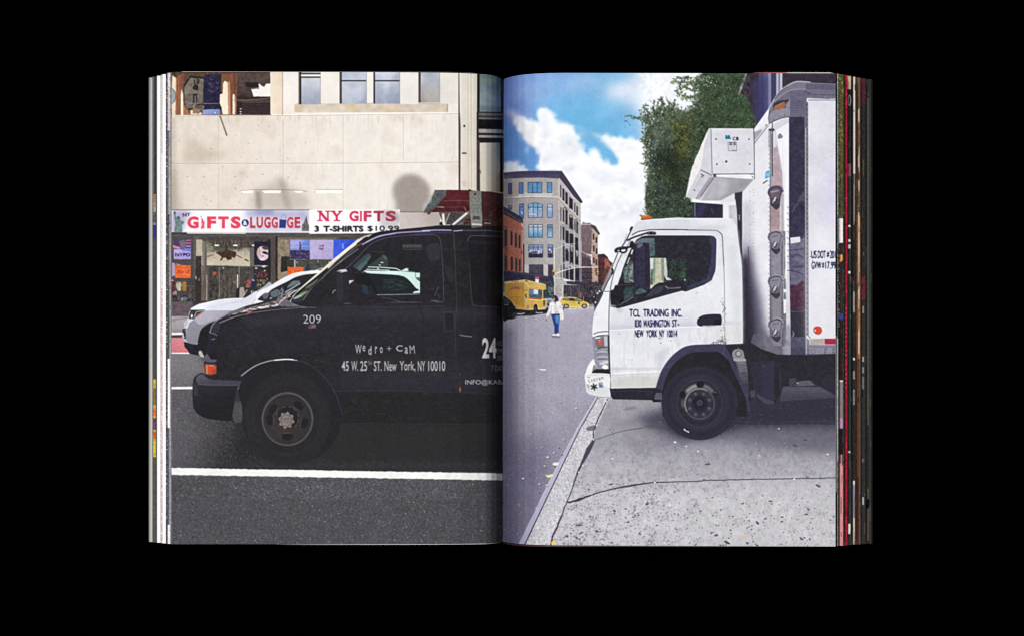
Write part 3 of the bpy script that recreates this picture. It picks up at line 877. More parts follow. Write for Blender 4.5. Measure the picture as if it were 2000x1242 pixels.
L(a6((228, 575), (232, 630), (250, 655)), 2.0, '#d9d6dc', sm=True)
L(a6((240, 535), (262, 540)), 0.9, '#aaa7b0')
P(a6((235, 680), (290, 700), (290, 730), (245, 720)), '#b9b6bf')
P(smooth(a6((245, 720), (300, 735), (460, 760), (640, 640), (640, 960), (500, 945), (340, 910), (300, 850), (255, 800)), n=3), '#26242a', n=0.02, nf=F5)
# wheel arch dark
P(smooth(a6((760, 380), (650, 425), (540, 500), (490, 600), (465, 760), (500, 860), (560, 960), (660, 960), (660, 560), (700, 430)), n=3), '#242328')
SP(a6((480, 880), (520, 865), (560, 940), (570, 970), (500, 950)), '#b5b1b0')
piece('printed_headlight', 'printed headlight of the silver car with an orange corner')
P(a6((345, 215), (575, 208), (580, 225), (480, 290), (400, 355), (330, 350), (318, 300)), '#2f3338')
P(a6((405, 350), (450, 285), (560, 225), (575, 228), (490, 290)), '#8d4a3e')
P(a6((440, 300), (520, 245), (545, 250), (470, 310), (420, 340)), '#a4533f')
L(a6((405, 330), (445, 240), (570, 222)), 1.3, '#d3d3d6')
SP(a6((355, 300), (370, 280), (385, 300), (375, 335), (355, 330)), '#f7f3ea')
L(a6((345, 225), (318, 300)), 1.2, '#dcdce0')
L(a6((360, 260), (400, 240)), 1.0, '#5d6a70')

# ---- black van
van = piece('printed_van', 'printed black van side view with grey lettering')
BODY = '#29282c'
van_out = (a3((540, 1242), (585, 1165), (700, 1040), (1050, 740), (1250, 560), (1656, 235)) + a4((500, 212), (600, 165), (720, 140), (840, 108), (1000, 88), (1200, 68), (1500, 40)) +
           a5((450, 672), (980, 655), (1560, 672)))
P(z3((525, 1010), (550, 965), (600, 925), (700, 870), (830, 820), (950, 790), (1085, 745)) + van_out[1:] + [(990, 441), (990, 828), (662, 828), (648, 830), (500, 800), (470, 745), (402, 740), (398, 710), (404, 690)] + z3((505, 1200), (525, 1100)), BODY, n=0.012, nf=F9)
# roof strip above the drip rail, darker; violet reflection below it
P(a4((500, 215), (720, 150), (840, 108), (1200, 68), (1656, 28)) + a5((450, 672), (980, 655), (1560, 672), (1560, 770), (700, 740), (0, 775)) + a4((1200, 115), (900, 165), (760, 215), (560, 320), (620, 210)), '#262428')
L(a4((555, 325), (680, 255), (830, 190), (1000, 155), (1200, 125), (1656, 100)) + a5((200, 760), (450, 748), (680, 750)), 3.0, '#51497c', sm=True)
L(a4((555, 320), (680, 250), (830, 182), (1000, 148), (1200, 120), (1656, 95)) + a5((200, 755), (450, 745), (680, 750)), 1.6, '#bdb2de', sm=True)
L(a4((620, 285), (760, 212), (900, 168), (1100, 135)), 1.0, '#ece6fb', sm=True, a=0.8)
L(a5((700, 765), (860, 752), (1100, 752), (1300, 755), (1560, 785)), 1.9, '#57546a', sm=True)
L(a5((700, 762), (780, 756), (860, 748)), 1.6, '#c3bbdc', sm=True)
L(a5((0, 828), (200, 805), (450, 790), (680, 790)), 2.6, '#423c66', sm=True, a=0.8, blur=0.6)
L(a5((690, 720), (720, 790), (740, 1242)), 1.0, '#4b4758', a=0.8)
L(a5((680, 655), (690, 740)), 1.6, '#1d1b20')
# pillar of the windscreen in the sun
P(a3((540, 1242), (590, 1165), (700, 1042), (860, 900), (1050, 738), (1250, 560), (1656, 232), (1656, 268), (1480, 430), (1200, 650), (1000, 815), (800, 975), (650, 1100), (575, 1200), (560, 1242)), '#efe6d2', n=0.03, nf=F5)
L(a3((590, 1160), (700, 1040), (1050, 737), (1250, 558), (1656, 230)), 0.9, '#fffdf4')
P(a4((0, 685), (200, 520), (470, 255), (520, 225), (590, 205), (480, 310), (330, 420), (120, 600), (0, 725)), '#ede3cf')
P(a4((500, 225), (620, 175), (720, 150), (660, 195), (580, 215)), '#b9b2a6', n=0.08, nf=F3)
L(a4((480, 235), (600, 180), (720, 150)), 0.8, '#f4efe6')
L(a4((470, 310), (560, 240), (640, 190)), 1.6, '#1c1a1e')
L(a3((760, 1215), (900, 1020), (1050, 880), (1250, 690), (1656, 385)), 0.9, '#a9a3b0', sm=True)
L(a3((620, 1160), (800, 1000), (1000, 840), (1200, 690), (1500, 430)), 1.8, '#242226')
L(a4((0, 770), (150, 640), (350, 460), (470, 350), (560, 290)), 0.9, '#9b95a8', a=0.9)
L(a4((0, 735), (120, 630), (330, 450), (440, 345)), 1.0, '#6a6664', a=0.8)
# windscreen seen edge on
P(a3((590, 1190), (700, 1110), (820, 1000), (1000, 860), (1060, 870), (900, 1020), (760, 1180), (735, 1242), (590, 1242)), '#353a3a')
SP(a3((700, 1130), (760, 1090), (840, 1070), (780, 1120), (730, 1160)), '#8aa56c', a=0.9)
SP(a3((600, 1190), (700, 1130), (730, 1150), (660, 1190)), '#a9c2be', a=0.9)
SP(a3((800, 1010), (920, 930), (1000, 870), (960, 930), (860, 1010)), '#6d7561', a=0.8)
# bonnet: reflections of the street
P(smooth(z3((560, 960), (600, 925), (700, 872), (830, 822), (950, 792), (1085, 748), (1180, 800), (1270, 825), (1100, 838), (900, 860), (720, 905), (620, 955), (560, 1010), (535, 1030)), n=3), '#332f3a')
L(z3((545, 1030), (560, 975), (600, 930), (700, 878), (820, 835)), 0.9, '#d8d2dc', sm=True)
P(z3((640, 915), (740, 868), (860, 832), (980, 800), (1090, 765), (1085, 800), (960, 830), (850, 850), (730, 885)), '#8b7f7a', n=0.10, nf=F5)
P(z3((700, 892), (850, 843), (1000, 812), (1090, 800), (1110, 815), (980, 838), (840, 862)), '#d9d0c8', n=0.08, nf=F5)
P(z3((820, 862), (860, 850), (900, 860), (850, 878)), '#b96f70')
P(z3((640, 915), (740, 868), (860, 832), (980, 800), (1090, 765), (1090, 820), (850, 870), (640, 930)), '#2a262c', a=0.75, thr=(FH, 0.15, 0.5), own=False)
L(z3((615, 955), (720, 912), (850, 880), (1000, 858), (1150, 842), (1300, 832), (1400, 832)), 1.0, '#cfc9d6', sm=True, w2=0.6)
P(smooth(z3((1085, 750), (1120, 740), (1180, 780), (1200, 800), (1270, 822), (1200, 826), (1090, 815)), n=3), '#6c6470', n=0.05, nf=F5)
L(z3((1090, 810), (1150, 745), (1190, 700)), 2.2, '#b5a39f')
L(z3((1110, 740), (1220, 690)), 1.0, '#d6cfca')
L(z3((1190, 790), (1260, 820), (1330, 832)), 1.2, '#8f8a99', sm=True)
L(a3((520, 1150), (600, 1085), (660, 1055)), 2.0, '#e0dad6', a=0.9)
L(a3((380, 1242), (450, 1190), (560, 1150)), 2.0, '#c9bcb8', a=0.9)
# flank tones
P([(640, 590), (985, 590), (985, 700), (640, 700)], '#2d2a34', blur=10, own=False, a=0.5)
P([(655, 720), (985, 720), (985, 770), (655, 760)], '#34313c', blur=8, own=False, a=0.6)
P([(662, 765), (985, 768), (985, 830), (668, 830)], '#272628', blur=3, own=False, a=0.9)
P([(420, 640), (640, 600), (640, 680), (560, 690), (480, 700)], '#2d2b33', blur=8, own=False, a=0.6)
L([(640, 763), (760, 762), (900, 765), (985, 770)], 1.6, '#3d3a45', a=0.7, own=False, blur=0.6)
L([(668, 826), (985, 828)], 1.2, '#3b393f', a=0.8, own=False)
L([(668, 823), (985, 825)], 1.0, '#232225', a=0.8, own=False)
P([(648, 760), (665, 825), (672, 828), (660, 828), (640, 780)], '#3a3742', a=0.6, blur=1.5, own=False)
R(640, 828, 990, 900, '#2d2d2e', own=False, blur=4, a=0.9)
P([(470, 615), (640, 600), (985, 604), (985, 622), (640, 622), (480, 640)], '#3a3842', blur=5, own=False, a=0.55)
P([(660, 700), (985, 700), (985, 716), (660, 716)], '#37353f', blur=6, own=False, a=0.35)
R(420, 600, 985, 820, '#46444c', a=0.25, thr=(FH + 0.5 * F20, 0.9, 1.4), own=False, clip=[(560, 600), (985, 600), (985, 820), (660, 820), (600, 720), (470, 720), (420, 650)])
L([(985, 452), (905, 452)], 0.8, '#3d3a46', a=0.5, own=False)
# seams and door handle
L(z4((930, 205), (945, 400), (960, 780), (950, 1000), (955, 1240)), 1.1, '#46434f', a=0.9, own=False)
L(z4((655, 800), (690, 920), (680, 1240)), 1.1, '#1b1a1f', a=0.8, own=False)
L(z4((50, 800), (400, 790), (850, 788)), 1.2, '#716d77', a=0.8, own=False)
L(z4((60, 825), (400, 830), (860, 818)), 1.0, '#48454f', a=0.8, own=False)
for pts in (((860, 880), (870, 868), (930, 868), (942, 885), (942, 1010), (860, 1020), (858, 900)),):
    L(z4(*pts), 1.1, '#4a4751', own=False, a=0.9)
P(z4((868, 880), (935, 878), (935, 1000), (868, 1010)), '#29272d', own=False)
L(z4((985, 1052), (1030, 1058), (1085, 1064)), 1.6, '#8f8b93', own=False)
L(z4((985, 1048), (1010, 1052)), 1.0, '#5f5c64', own=False)
L(z4((1060, 300), (1068, 560), (1085, 780), (1110, 815), (1345, 828)), 1.0, '#4d4a54', sm=True, own=False)
# lettering
G1 = '#b9b5b7'
T('209', *q(z3, 1292, 890, 1435, 958), '#cfcbcd', bold=-0.012, own=False)
P(z3((1332, 972), (1395, 964), (1396, 996), (1334, 1000)), '#6d4a5c', own=False)
P(z3((1332, 972), (1358, 968), (1358, 985), (1333, 988)), '#45406a', own=False)
for y in (972, 982, 992):
    L(z3((1360, y - 2), (1394, y - 5)), 0.8, '#9a6f7c', own=False)
for ch, x0, y0, x1, y1, sk in (('W', 140, 1128, 192, 1202, 0), ('e', 200, 1135, 222, 1182, 0), ('d', 246, 1138, 272, 1210, 0), ('r', 300, 1142, 318, 1200, 0), ('o', 340, 1146, 362, 1196, 0),
                               ('+', 396, 1140, 432, 1178, 0), ('C', 470, 1132, 524, 1182, 0), ('a', 540, 1148, 566, 1200, 0), ('M', 584, 1134, 624, 1200, -0.1)):
    T(ch, *q(z4, x0, y0, x1, y1), G1, bold={'+': -0.01, 'M': 0.0}.get(ch, 0.015), skew=sk, own=False, a=0.95)
for s_, x0, x1 in (('45', 30, 88), ('W.', 108, 164), ('25', 180, 236), ('ST.', 290, 354), ('New', 376, 474), ('York,', 498, 626), ('NY', 646, 706), ('10010', 730, 868)):
    T(s_, *q(z6, x0, 100, x1, 190 if ',' in s_ else 182), G1, bold=0.015, own=False, a=0.95)
T('TH', *q(z6, 240, 100, 272, 136), '#a5a1a3', own=False)
T('24', *q(z4, 1166, 1074, 1282, 1238), '#cfcbcc', bold=0.03, own=False)
for s_, y in (('HOUR', 1098), ('EMERG', 1158), ('SERVI', 1216)):
    T(s_, *q(z4, 1286, y, 1286 + 15 * len(s_), y + 42), '#a5a2a8', own=False, a=0.95)
T('7 DAYS A', *q(z6, 1242, 136, 1390, 182), '#98959a', own=False)
T('INFO@KABA', *q(z6, 1030, 252, 1362, 300), '#b5b2b4', bold=0.012, own=False)
E(*z6((988, 332))[0], 2.0, 5.2, '#8a5a38', own=False)
L(z6((985, 195), (990, 215)), 1.0, '#6a6770', own=False)

# ---- windows of the van
piece('printed_van_window', 'printed front side window of the van with a mint car behind it')
WIN = smooth(z4((60, 560), (120, 480), (250, 345), (330, 300), (420, 272), (560, 254), (700, 250), (785, 252), (822, 285), (838, 400), (850, 600), (852, 775), (500, 785), (60, 790)), n=4)
P(WIN, '#29272d', n=0.012, nf=F9)
L(z4((5, 560), (120, 470), (250, 335), (330, 290), (420, 266), (560, 250), (700, 246), (785, 248), (824, 280), (840, 400), (852, 600), (856, 780)), 1.0, '#5d5965', sm=True)
P(a4((400, 670), (640, 460), (700, 480), (560, 640), (520, 750), (440, 700)), '#394a4d')
P(a4((470, 690), (600, 580), (640, 560), (640, 620), (520, 745)), '#4d6468')
P(a4((620, 540), (700, 490), (690, 540), (640, 590)), '#4a5c60')
P(a4((660, 655), (800, 560), (880, 495), (950, 510), (975, 560), (975, 670), (700, 660)), '#384444')
SP(a4((880, 490), (930, 495), (960, 540), (930, 560)), '#4f5a5a')
P(a4((650, 670), (1480, 770), (1480, 1110), (790, 1130), (650, 880)), '#252a2e')
L(a4((720, 430), (880, 445), (920, 420)), 1.6, '#3d3a42', a=0.9)
for x, y, w in ((878, 608, 3.0), (842, 650, 2.2)):
    E(*a4((x, y))[0], w, 0.9, '#f1f5f2')
MINT = '#cfeae3'
P(a4((555, 778), (600, 735), (640, 735), (700, 738), (1000, 742), (1190, 748), (1430, 772), (1492, 775), (1492, 845), (1430, 850), (1450, 885), (1492, 915), (1492, 1098), (1375, 1106), (1400, 1076), (1480, 1062), (1468, 1040), (1430, 1024), (1350, 930), (1290, 870), (1230, 832), (1150, 812), (1000, 800), (700, 785), (630, 775), (600, 752)), MINT, n=0.01, nf=F9)
L(a4((648, 678), (860, 685), (1040, 698), (1110, 705), (1180, 740)), 1.8, MINT)
P(a4((1180, 742), (1270, 698), (1320, 706), (1290, 718), (1320, 750), (1220, 748)), MINT)
L(a4((620, 718), (820, 724), (1000, 732)), 1.6, MINT)
L(a4((800, 706), (830, 708)), 1.8, '#eafaf5')
L(a4((1320, 752), (1415, 766)), 1.1, '#6f8785')
L(a4((1418, 775), (1418, 840), (1450, 885), (1490, 890)), 0.9, '#41504f')
P(a4((1440, 850), (1492, 850), (1492, 885), (1455, 880)), '#5d7573')
P(smooth(a4((700, 800), (1000, 815), (1150, 828), (1230, 850), (1300, 905), (1380, 985), (1420, 1025), (1460, 1050), (1380, 1060), (780, 1100), (720, 920)), n=3), '#22282c')
R(*q(a4, 900, 880, 1310, 1060), '#3b454a', a=0.7, thr=(FH, 0.1, 0.8))
L(a4((795, 1128), (1100, 1125), (1490, 1116)), 1.4, '#9c9896')
L(a4((640, 800), (800, 1120)), 3.2, '#1d1c20')
P(a4((560, 960), (620, 930), (650, 1050), (640, 1130), (560, 1090)), '#2e3a48', a=0.9)
L(a4((870, 1170), (1000, 1190), (1180, 1240)), 1.0, '#5d5a62', a=0.8)
P(a4((1210, 318), (1520, 315), (1522, 368), (1210, 368)), '#4a494c', n=0.02, nf=F5)
P(a4((1210, 388), (1525, 384), (1525, 402), (1212, 402)), '#444346')
SP(z4((720, 340), (780, 310), (820, 330), (820, 440), (740, 450)), '#38363d', a=0.8)
L(z4((780, 740), (815, 665)), 1.0, '#6d6a70', a=0.9)
L(z4((720, 685), (785, 688)), 1.0, '#48454c', a=0.9)
L(z4((752, 778), (812, 780)), 1.4, '#8a868a', a=0.8)
L(z4((816, 720), (816, 762)), 1.2, '#4d4a52')
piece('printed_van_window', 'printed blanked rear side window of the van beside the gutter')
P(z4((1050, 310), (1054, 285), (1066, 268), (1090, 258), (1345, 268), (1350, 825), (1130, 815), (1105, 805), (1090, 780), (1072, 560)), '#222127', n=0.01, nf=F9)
L(z4((1048, 305), (1062, 268), (1110, 252), (1345, 262)), 1.0, '#6c6972', sm=True)
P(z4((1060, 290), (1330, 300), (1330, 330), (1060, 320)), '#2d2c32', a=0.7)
back(van)
SP(z4((860, 500), (920, 520), (940, 600), (900, 620)), '#33313a', a=0.8, own=False, blur=1)
L(z4((850, 360), (1050, 365)), 1.2, '#3b3846', a=0.8, own=False)

piece('printed_mirror', 'printed black door mirror of the van with a pale top edge')
SP(a3((1300, 770), (1360, 740), (1480, 735), (1500, 800), (1500, 1100), (1460, 1215), (1330, 1230), (1250, 1190), (1240, 1100), (1300, 1000)), '#2b2930')
SP(a3((1310, 780), (1395, 780), (1400, 1200), (1320, 1200)), '#35323c', a=0.8, blur=0.6)
P(a3((1295, 752), (1370, 722), (1455, 716), (1480, 750), (1400, 765), (1350, 775), (1380, 750)), '#c9c5cb')
L(a3((1240, 1110), (1250, 1075), (1290, 1048)), 1.2, '#b5b1b5', sm=True)
P(a4((345, 900), (430, 892), (372, 935), (352, 960)), '#d5d3d2')
P(a4((430, 800), (560, 790), (640, 800), (700, 1000), (560, 960), (470, 940)), '#201f23', a=0.9)

# ---- front end of the van
piece('printed_bumper', 'printed black plastic front bumper of the van')
P(smooth(z5((400, 275), (418, 225), (470, 195), (505, 215), (520, 245), (600, 262), (795, 262), (765, 310), (740, 400), (725, 520), (718, 582), (600, 578), (490, 558), (415, 500), (397, 400)), n=4), '#2d2c33', grad=(378, 745, 400, 815, '#242328'))
P(smooth(z5((430, 232), (470, 205), (505, 228), (560, 252), (795, 262), (768, 296), (640, 296), (450, 290)), n=3), '#57545f', grad=(385, 735, 390, 752, '#454350'))
L(z5((440, 290), (600, 297), (768, 296)), 1.0, '#716e7c', sm=True, a=0.8)
L(z5((400, 385), (440, 395), (720, 400)), 1.2, '#211f25', a=0.8)
SP(z5((405, 300), (430, 290), (440, 380), (410, 370)), '#3a3943', a=0.9, blur=1)
back(road1)
SP(z5((728, 575), (722, 520), (740, 450), (765, 425), (812, 440), (800, 475), (800, 575), (770, 600)), '#4b494e', n=0.03, nf=F3)
piece('printed_turn_signal', 'printed orange turn signal over the van bumper')
P(smooth(a6((580, 1080), (630, 1075), (760, 1085), (768, 1180), (750, 1242), (590, 1242)), n=3), '#7e4338')
P(z5((498, 125), (545, 130), (588, 140), (592, 195), (560, 213), (505, 208)), '#7d4236')
P(z5((512, 132), (585, 140), (586, 198), (556, 208), (510, 200)), '#cf4d2c', n=0.06, nf=F3)
P(z5((505, 130), (520, 130), (520, 205), (508, 203)), '#e08a62', a=0.8)
L(z5((532, 136), (570, 140)), 1.4, '#eab58d')
P(z5((560, 170), (590, 165), (590, 200), (556, 210)), '#8f3a2a', a=0.6)
piece('printed_corner_lamp', 'printed dark smoked corner lamp of the van')
P(smooth(a6((640, 590), (680, 570), (740, 600), (800, 630), (790, 660), (760, 1030), (640, 1040), (590, 1000), (630, 900)), n=3), '#2b2a36', grad=(407, 660, 425, 700, '#232229'))
SP(a6((580, 960), (610, 915), (640, 940), (680, 1000), (765, 1010), (750, 1045), (640, 1050), (575, 1020)), '#5b5865')
L(a6((660, 580), (720, 585), (780, 620)), 1.0, '#9a97a5', sm=True)
L(a6((690, 685), (745, 670)), 1.1, '#a4a1b5')
L(a6((650, 570), (670, 555)), 1.0, '#b9b6c0')
P(a6((680, 420), (730, 400), (830, 430), (800, 580), (720, 580), (670, 560)), '#35333f', own=False)
L(a6((668, 555), (690, 480), (740, 405)), 1.0, '#c9c6cf', sm=True)

# ---- front wheel of the van
piece('printed_wheel', 'printed front wheel of the van with a brownish steel rim')
ax_, ay_ = a7((475, 605))[0]
P(smooth(z5((770, 330), (850, 185), (960, 120), (1100, 95), (1250, 100), (1380, 160), (1500, 290), (1580, 450), (1600, 600), (1540, 760), (1400, 880), (1200, 930), (1000, 900), (880, 800), (805, 640), (800, 480)), n=4), '#27262b')
E(ax_, ay_, 84, 92, '#2d2b2f', blur=2)
E(ax_, ay_ + 4, 70, 78, '#2a292d', blur=5)
RING(ax_, ay_, 66, 70, 3, '#313033', blur=2, own=False)
E(ax_, ay_, 50.5, 52.5, '#2f2c2f')
RING(ax_ + 0.3, ay_, 48.3, 50.5, 3.4, '#575154', blur=0.5)
RING(ax_ + 0.3, ay_ - 0.5, 49.3, 51.5, 1.0, '#676062', blur=0.4)
E(ax_, ay_ + 2, 45, 46, '#343133', blur=2.5)
E(ax_ - 16, ay_ + 22, 20, 16, '#413837', a=0.7, blur=5)
E(ax_ + 20, ay_ + 22, 16, 14, '#3c3534', a=0.6, blur=5)
for ang in (215, 310, 12, 90, 178):
    r_ = math.radians(ang)
    hx, hy = ax_ + 34 * math.cos(r_), ay_ + 34 * math.sin(r_)
    E(hx, hy, 11, 7.5, '#252427', rot=ang + 90)
    L([(hx - 7 * math.cos(r_) + t * math.cos(r_ + 1.57), hy - 7 * math.sin(r_) + t * math.sin(r_ + 1.57)) for t in (-8, -4, 0, 4, 8)], 1.4, '#5e5658', a=0.85)
E(ax_ + 1, ay_ - 4, 20, 22, '#272529', blur=1)
for ang in (285, 310, 345, 15, 40, 200, 250):
    r_ = math.radians(ang)
    L([(ax_ + 22 * math.cos(r_ + t), ay_ - 2 + 23 * math.sin(r_ + t)) for t in (-0.15, 0, 0.15)], 1.4, '#6b6466', a=0.8)
cap = []
for k in range(16):
    rr = 16.5 if k % 2 == 0 else 12.8
    cap.append((ax_ - 2 + rr * math.cos(k * math.pi / 8 + 0.2), ay_ + 2 + 1.05 * rr * math.sin(k * math.pi / 8 + 0.2)))
SP(cap, '#837875', n=0.03, nf=F5)
RING(ax_ - 2, ay_ + 2.5, 10.6, 11.2, 1.0, '#4a3f3f')
L(a7((410, 640), (440, 600), (470, 620), (500, 600), (525, 600)), 1.0, '#5b4d4c')
L(a7((400, 620), (440, 590), (500, 590)), 0.8, '#5b4d4c')
L(a7((420, 660), (490, 640), (530, 620)), 0.8, '#5b4d4c')
back(van)
L(z5((790, 222), (845, 178), (900, 143), (960, 117), (1050, 95), (1160, 88), (1245, 96)), 1.2, '#e9e6ea', sm=True, own=False)
L(z5((1060, 94), (1150, 87), (1215, 90)), 2.2, '#f6f4f6', sm=True, own=False)
L(z5((1245, 97), (1320, 120), (1400, 170), (1480, 250), (1560, 380), (1610, 540)), 1.6, '#3d3a56', sm=True, own=False, a=0.8)

# ---- red ladder rack on the roof
piece('printed_roof_rack', 'printed dark red ladder bundle on the van roof')
P(a5((470, 460), (980, 450), (1530, 520), (1530, 680), (700, 665), (540, 640)), '#5d534f', n=0.05, nf=F5)
P(a5((580, 470), (860, 460), (800, 560), (700, 650), (575, 660), (640, 480)), '#4a4347', n=0.05, nf=F5)
P(a5((1170, 560), (1530, 540), (1530, 680), (1170, 670), (860, 650), (920, 560), (985, 540)), '#4a352e', n=0.06, nf=FH)
P(a5((590, 95), (970, 100), (1160, 118), (1300, 122), (1535, 160), (1535, 560), (1160, 560), (960, 450), (340, 460), (330, 430), (480, 300)), '#5a2428', n=0.02, nf=F9, grad=(900, 380, 900, 420, '#4b1f25'))
P(a5((1160, 118), (1300, 122), (1535, 160), (1535, 560), (1160, 560)), '#48282a', a=0.9, n=0.02, nf=F9)
L(a5((560, 275), (850, 268), (970, 275)), 1.0, '#8a5a5c')
L(a5((450, 372), (560, 375)), 1.6, '#aaa5a3')
L(a5((560, 375), (880, 372)), 1.2, '#6d4446')
L(a5((1290, 465), (1390, 408)), 1.0, '#6d6664')
P(a5((400, 98), (600, 98), (580, 200), (500, 280), (440, 370), (360, 430), (250, 470), (205, 455), (260, 360), (330, 240)), '#565b5c', n=0.05, nf=F5)
L(a5((345, 185), (300, 200), (265, 320), (300, 310), (350, 200)), 1.4, '#9aa3a3')
L(a5((405, 105), (330, 270), (215, 450)), 1.6, '#b7c0bf')
L(a5((360, 240), (340, 300), (290, 310)), 1.2, '#a5aeae')
P(a5((260, 440), (370, 420), (330, 490), (300, 500)), '#5d4244')
SP(a5((480, 640), (510, 610), (550, 630), (545, 665), (490, 665)), '#2b2729')
P(a5((520, 480), (560, 480), (575, 660), (535, 660)), '#e6e0de')
P(a5((640, 470), (655, 470), (600, 600), (580, 665), (565, 665)), '#cfc8c6')
P(a5((700, 640), (920, 455), (945, 480), (720, 665), (680, 662)), '#efe8e4')
P(a5((920, 455), (965, 430), (975, 465), (945, 485)), '#a46f70')
L(a5((880, 370), (920, 440)), 1.4, '#8d8684')
L(a5((800, 660), (870, 620)), 1.2, '#8f8a87')
SP(a5((950, 100), (970, 84), (995, 100), (985, 118)), '#3a2a2c')
P(a5((965, 120), (1100, 105), (1160, 125), (1165, 470), (985, 490), (970, 400)), '#7d8079', n=0.03, nf=F5)
for k in range(5):
    for j in range(3):
        x, y = 990 + 62 * j + (k % 2) * 24, 190 + 55 * k
        L(a5((x, y), (x + 26, y + 26)) if (k + j) % 2 else a5((x + 26, y), (x, y + 26)), 1.0, '#b2b6ae', a=0.85)
E(*a5((1060, 165))[0], 2.4, 2.6, '#6d2e30')
P(a5((985, 470), (1170, 455), (1175, 560), (1170, 700), (1005, 710), (990, 600)), '#8d8e8b', n=0.04, nf=F5)
P(a5((1020, 520), (1130, 520), (1135, 575), (1020, 575)), '#4d4f4e')
L(a5((1005, 650), (1170, 658)), 2.4, '#e9e9e6')
L(a5((1005, 690), (1170, 692)), 2.2, '#55565a')
L(a5((1210, 632), (1310, 638)), 1.4, '#cfc9c0')
SP(a5((1280, 490), (1340, 480), (1350, 520), (1300, 530)), '#4d4248')

for _ in range(60):
    idm = np.where(idm == 0, np.roll(idm, 1, 1), idm)
left_cv, left_id = cv.copy(), idm.copy()
idm[:, int((980 - OX) * S):] = 0
# ------------------------------------------------------------------ picture on the second page: white box truck on the pavement
r1, r2, r3, r4 = V(960, 120, 4.14), V(1340, 120, 4.14), V(960, 400, 4.14), V(1340, 400, 4.14)
r5, r6, r7, r8 = V(960, 680, 4.14), V(1340, 680, 4.14), V(960, 880, 4.14), V(1340, 880, 4.14)
b1, b2, b3, b4 = V(980, 320, 8.28), V(980, 450, 8.28), V(980, 520, 8.28), V(1140, 420, 8.28)
b5, b6, b7, b8 = V(1130, 540, 8.28), V(1130, 660, 8.28), V(1260, 660, 5.914), V(1240, 140, 4.283)
c1, c2, c3, c4 = V(1460, 140, 8.28), V(1330, 240, 8.28), V(1460, 340, 8.28), V(1460, 470, 8.28)
c5, c6, c7 = V(1460, 580, 8.28), V(1340, 400, 10.35), V(1440, 660, 8.28)

# ---- sky
back(0)
R(981, 560, 1645, 1080, '#403d49', own=False)
piece('printed_sky', 'printed blue sky with white clouds')
R(980, 130, 1440, 640, '#7d9adb', grad=(985, 160, 1160, 230, '#7db8e6'))
P([(1040, 170), (1150, 190), (1270, 280), (1250, 330), (1110, 300), (1060, 230)], '#63b4e2', blur=22, own=False, a=0.8)
P([(960, 120), (1012, 130), (1016, 340), (960, 350)], '#5470c4', a=0.7, blur=16, own=False)  # sky ink deepened along the gutter to stand for the page's shade
P([(960, 235), (1035, 250), (1062, 330), (960, 345)], '#4f8ad4', a=0.6, blur=10, own=False)
P([(1240, 130), (1440, 130), (1440, 640), (1290, 640), (1262, 300)], '#f2f4f8', blur=14, own=False)


def puff(pts, c, n, r0, r1, seed, a=1.0, own=False):
    """a cloud edge: many soft round lobes along and inside an outline"""
    g = np.random.default_rng(seed)
    P(smooth(pts), c, own=own, blur=2.0, a=a)
    p = np.array(smooth(pts, n=12))
    for i in g.integers(0, len(p), n):
        r = g.uniform(r0, r1)
        x, y = p[i] + g.normal(0, r * 0.35, 2)
        E(x, y, r, r * g.uniform(0.7, 1.0), c, blur=g.uniform(1.2, 3.2), a=a * g.uniform(0.3, 0.8), own=own)


# thin high veil
P(r1((880, 260), (950, 190), (1100, 150), (1250, 180), (1400, 110), (1800, 100), (1800, 640), (1400, 520), (1240, 380), (1000, 310)), '#e6ebf6', blur=13, a=0.85, own=False)
P(r1((950, 230), (1130, 190), (1150, 250), (960, 300)), '#e2e6f6', blur=7, a=0.7, own=False)
P(r1((1180, 100), (1700, 100), (1700, 420), (1320, 400), (1230, 260)), '#f5f7fb', blur=10, a=0.8, own=False)
P(r1((110, 240), (500, 180), (760, 200), (700, 260), (300, 330)), '#a6bde8', blur=12, a=0.45, own=False)
P(r1((600, 130), (900, 130), (860, 200), (620, 210)), '#b5c9ee', blur=9, a=0.5, own=False)
P(r1((800, 570), (900, 600), (960, 640), (830, 620)), '#cfdcf2', blur=3, a=0.7, own=False)
P(r1((270, 700), (300, 690), (300, 740), (270, 745)), '#bcd3ef', blur=3, a=0.7, own=False)
P(r1((690, 560), (760, 540), (790, 620), (720, 640)), '#a9cdec', blur=5, a=0.5, own=False)
# main cumulus
puff(r1((200, 480), (260, 470), (330, 490), (390, 520), (375, 420), (430, 400), (490, 440), (520, 500), (560, 510), (620, 515), (670, 560), (690, 640), (730, 690), (770, 760), (830, 800), (880, 800), (1000, 850), (1050, 830), (1000, 760), (940, 690), (890, 625), (960, 615), (1060, 625), (1190, 640), (1300, 660), (1300, 1400), (1300, 2150), (600, 2150), (600, 1400), (540, 900), (400, 900), (400, 740), (330, 690), (290, 640), (240, 570)),
     '#fbfbfd', 130, 2.0, 7.0, 11)
P(r1((400, 740), (380, 830), (420, 880), (560, 880), (640, 1000), (1300, 2150), (700, 2150), (500, 900)), '#fbfbfd', blur=2, own=False)
puff(r1((380, 420), (430, 398), (480, 440), (515, 500), (440, 560), (390, 500)), '#f3f6fd', 30, 1.5, 4, 12, a=0.9)
puff(r1((800, 720), (850, 710), (885, 760), (870, 810), (800, 790)), '#f8f9fd', 24, 1.5, 4, 13)
P(r1((700, 690), (760, 600), (870, 600), (1000, 760), (1040, 830), (900, 790), (880, 750), (840, 700), (790, 720), (770, 740)), '#6fb4e6', blur=4, own=False, a=0.55)
puff(r1((110, 850), (150, 820), (220, 840), (280, 890), (110, 900)), '#f0f2fa', 24, 2, 6, 14, a=0.9)
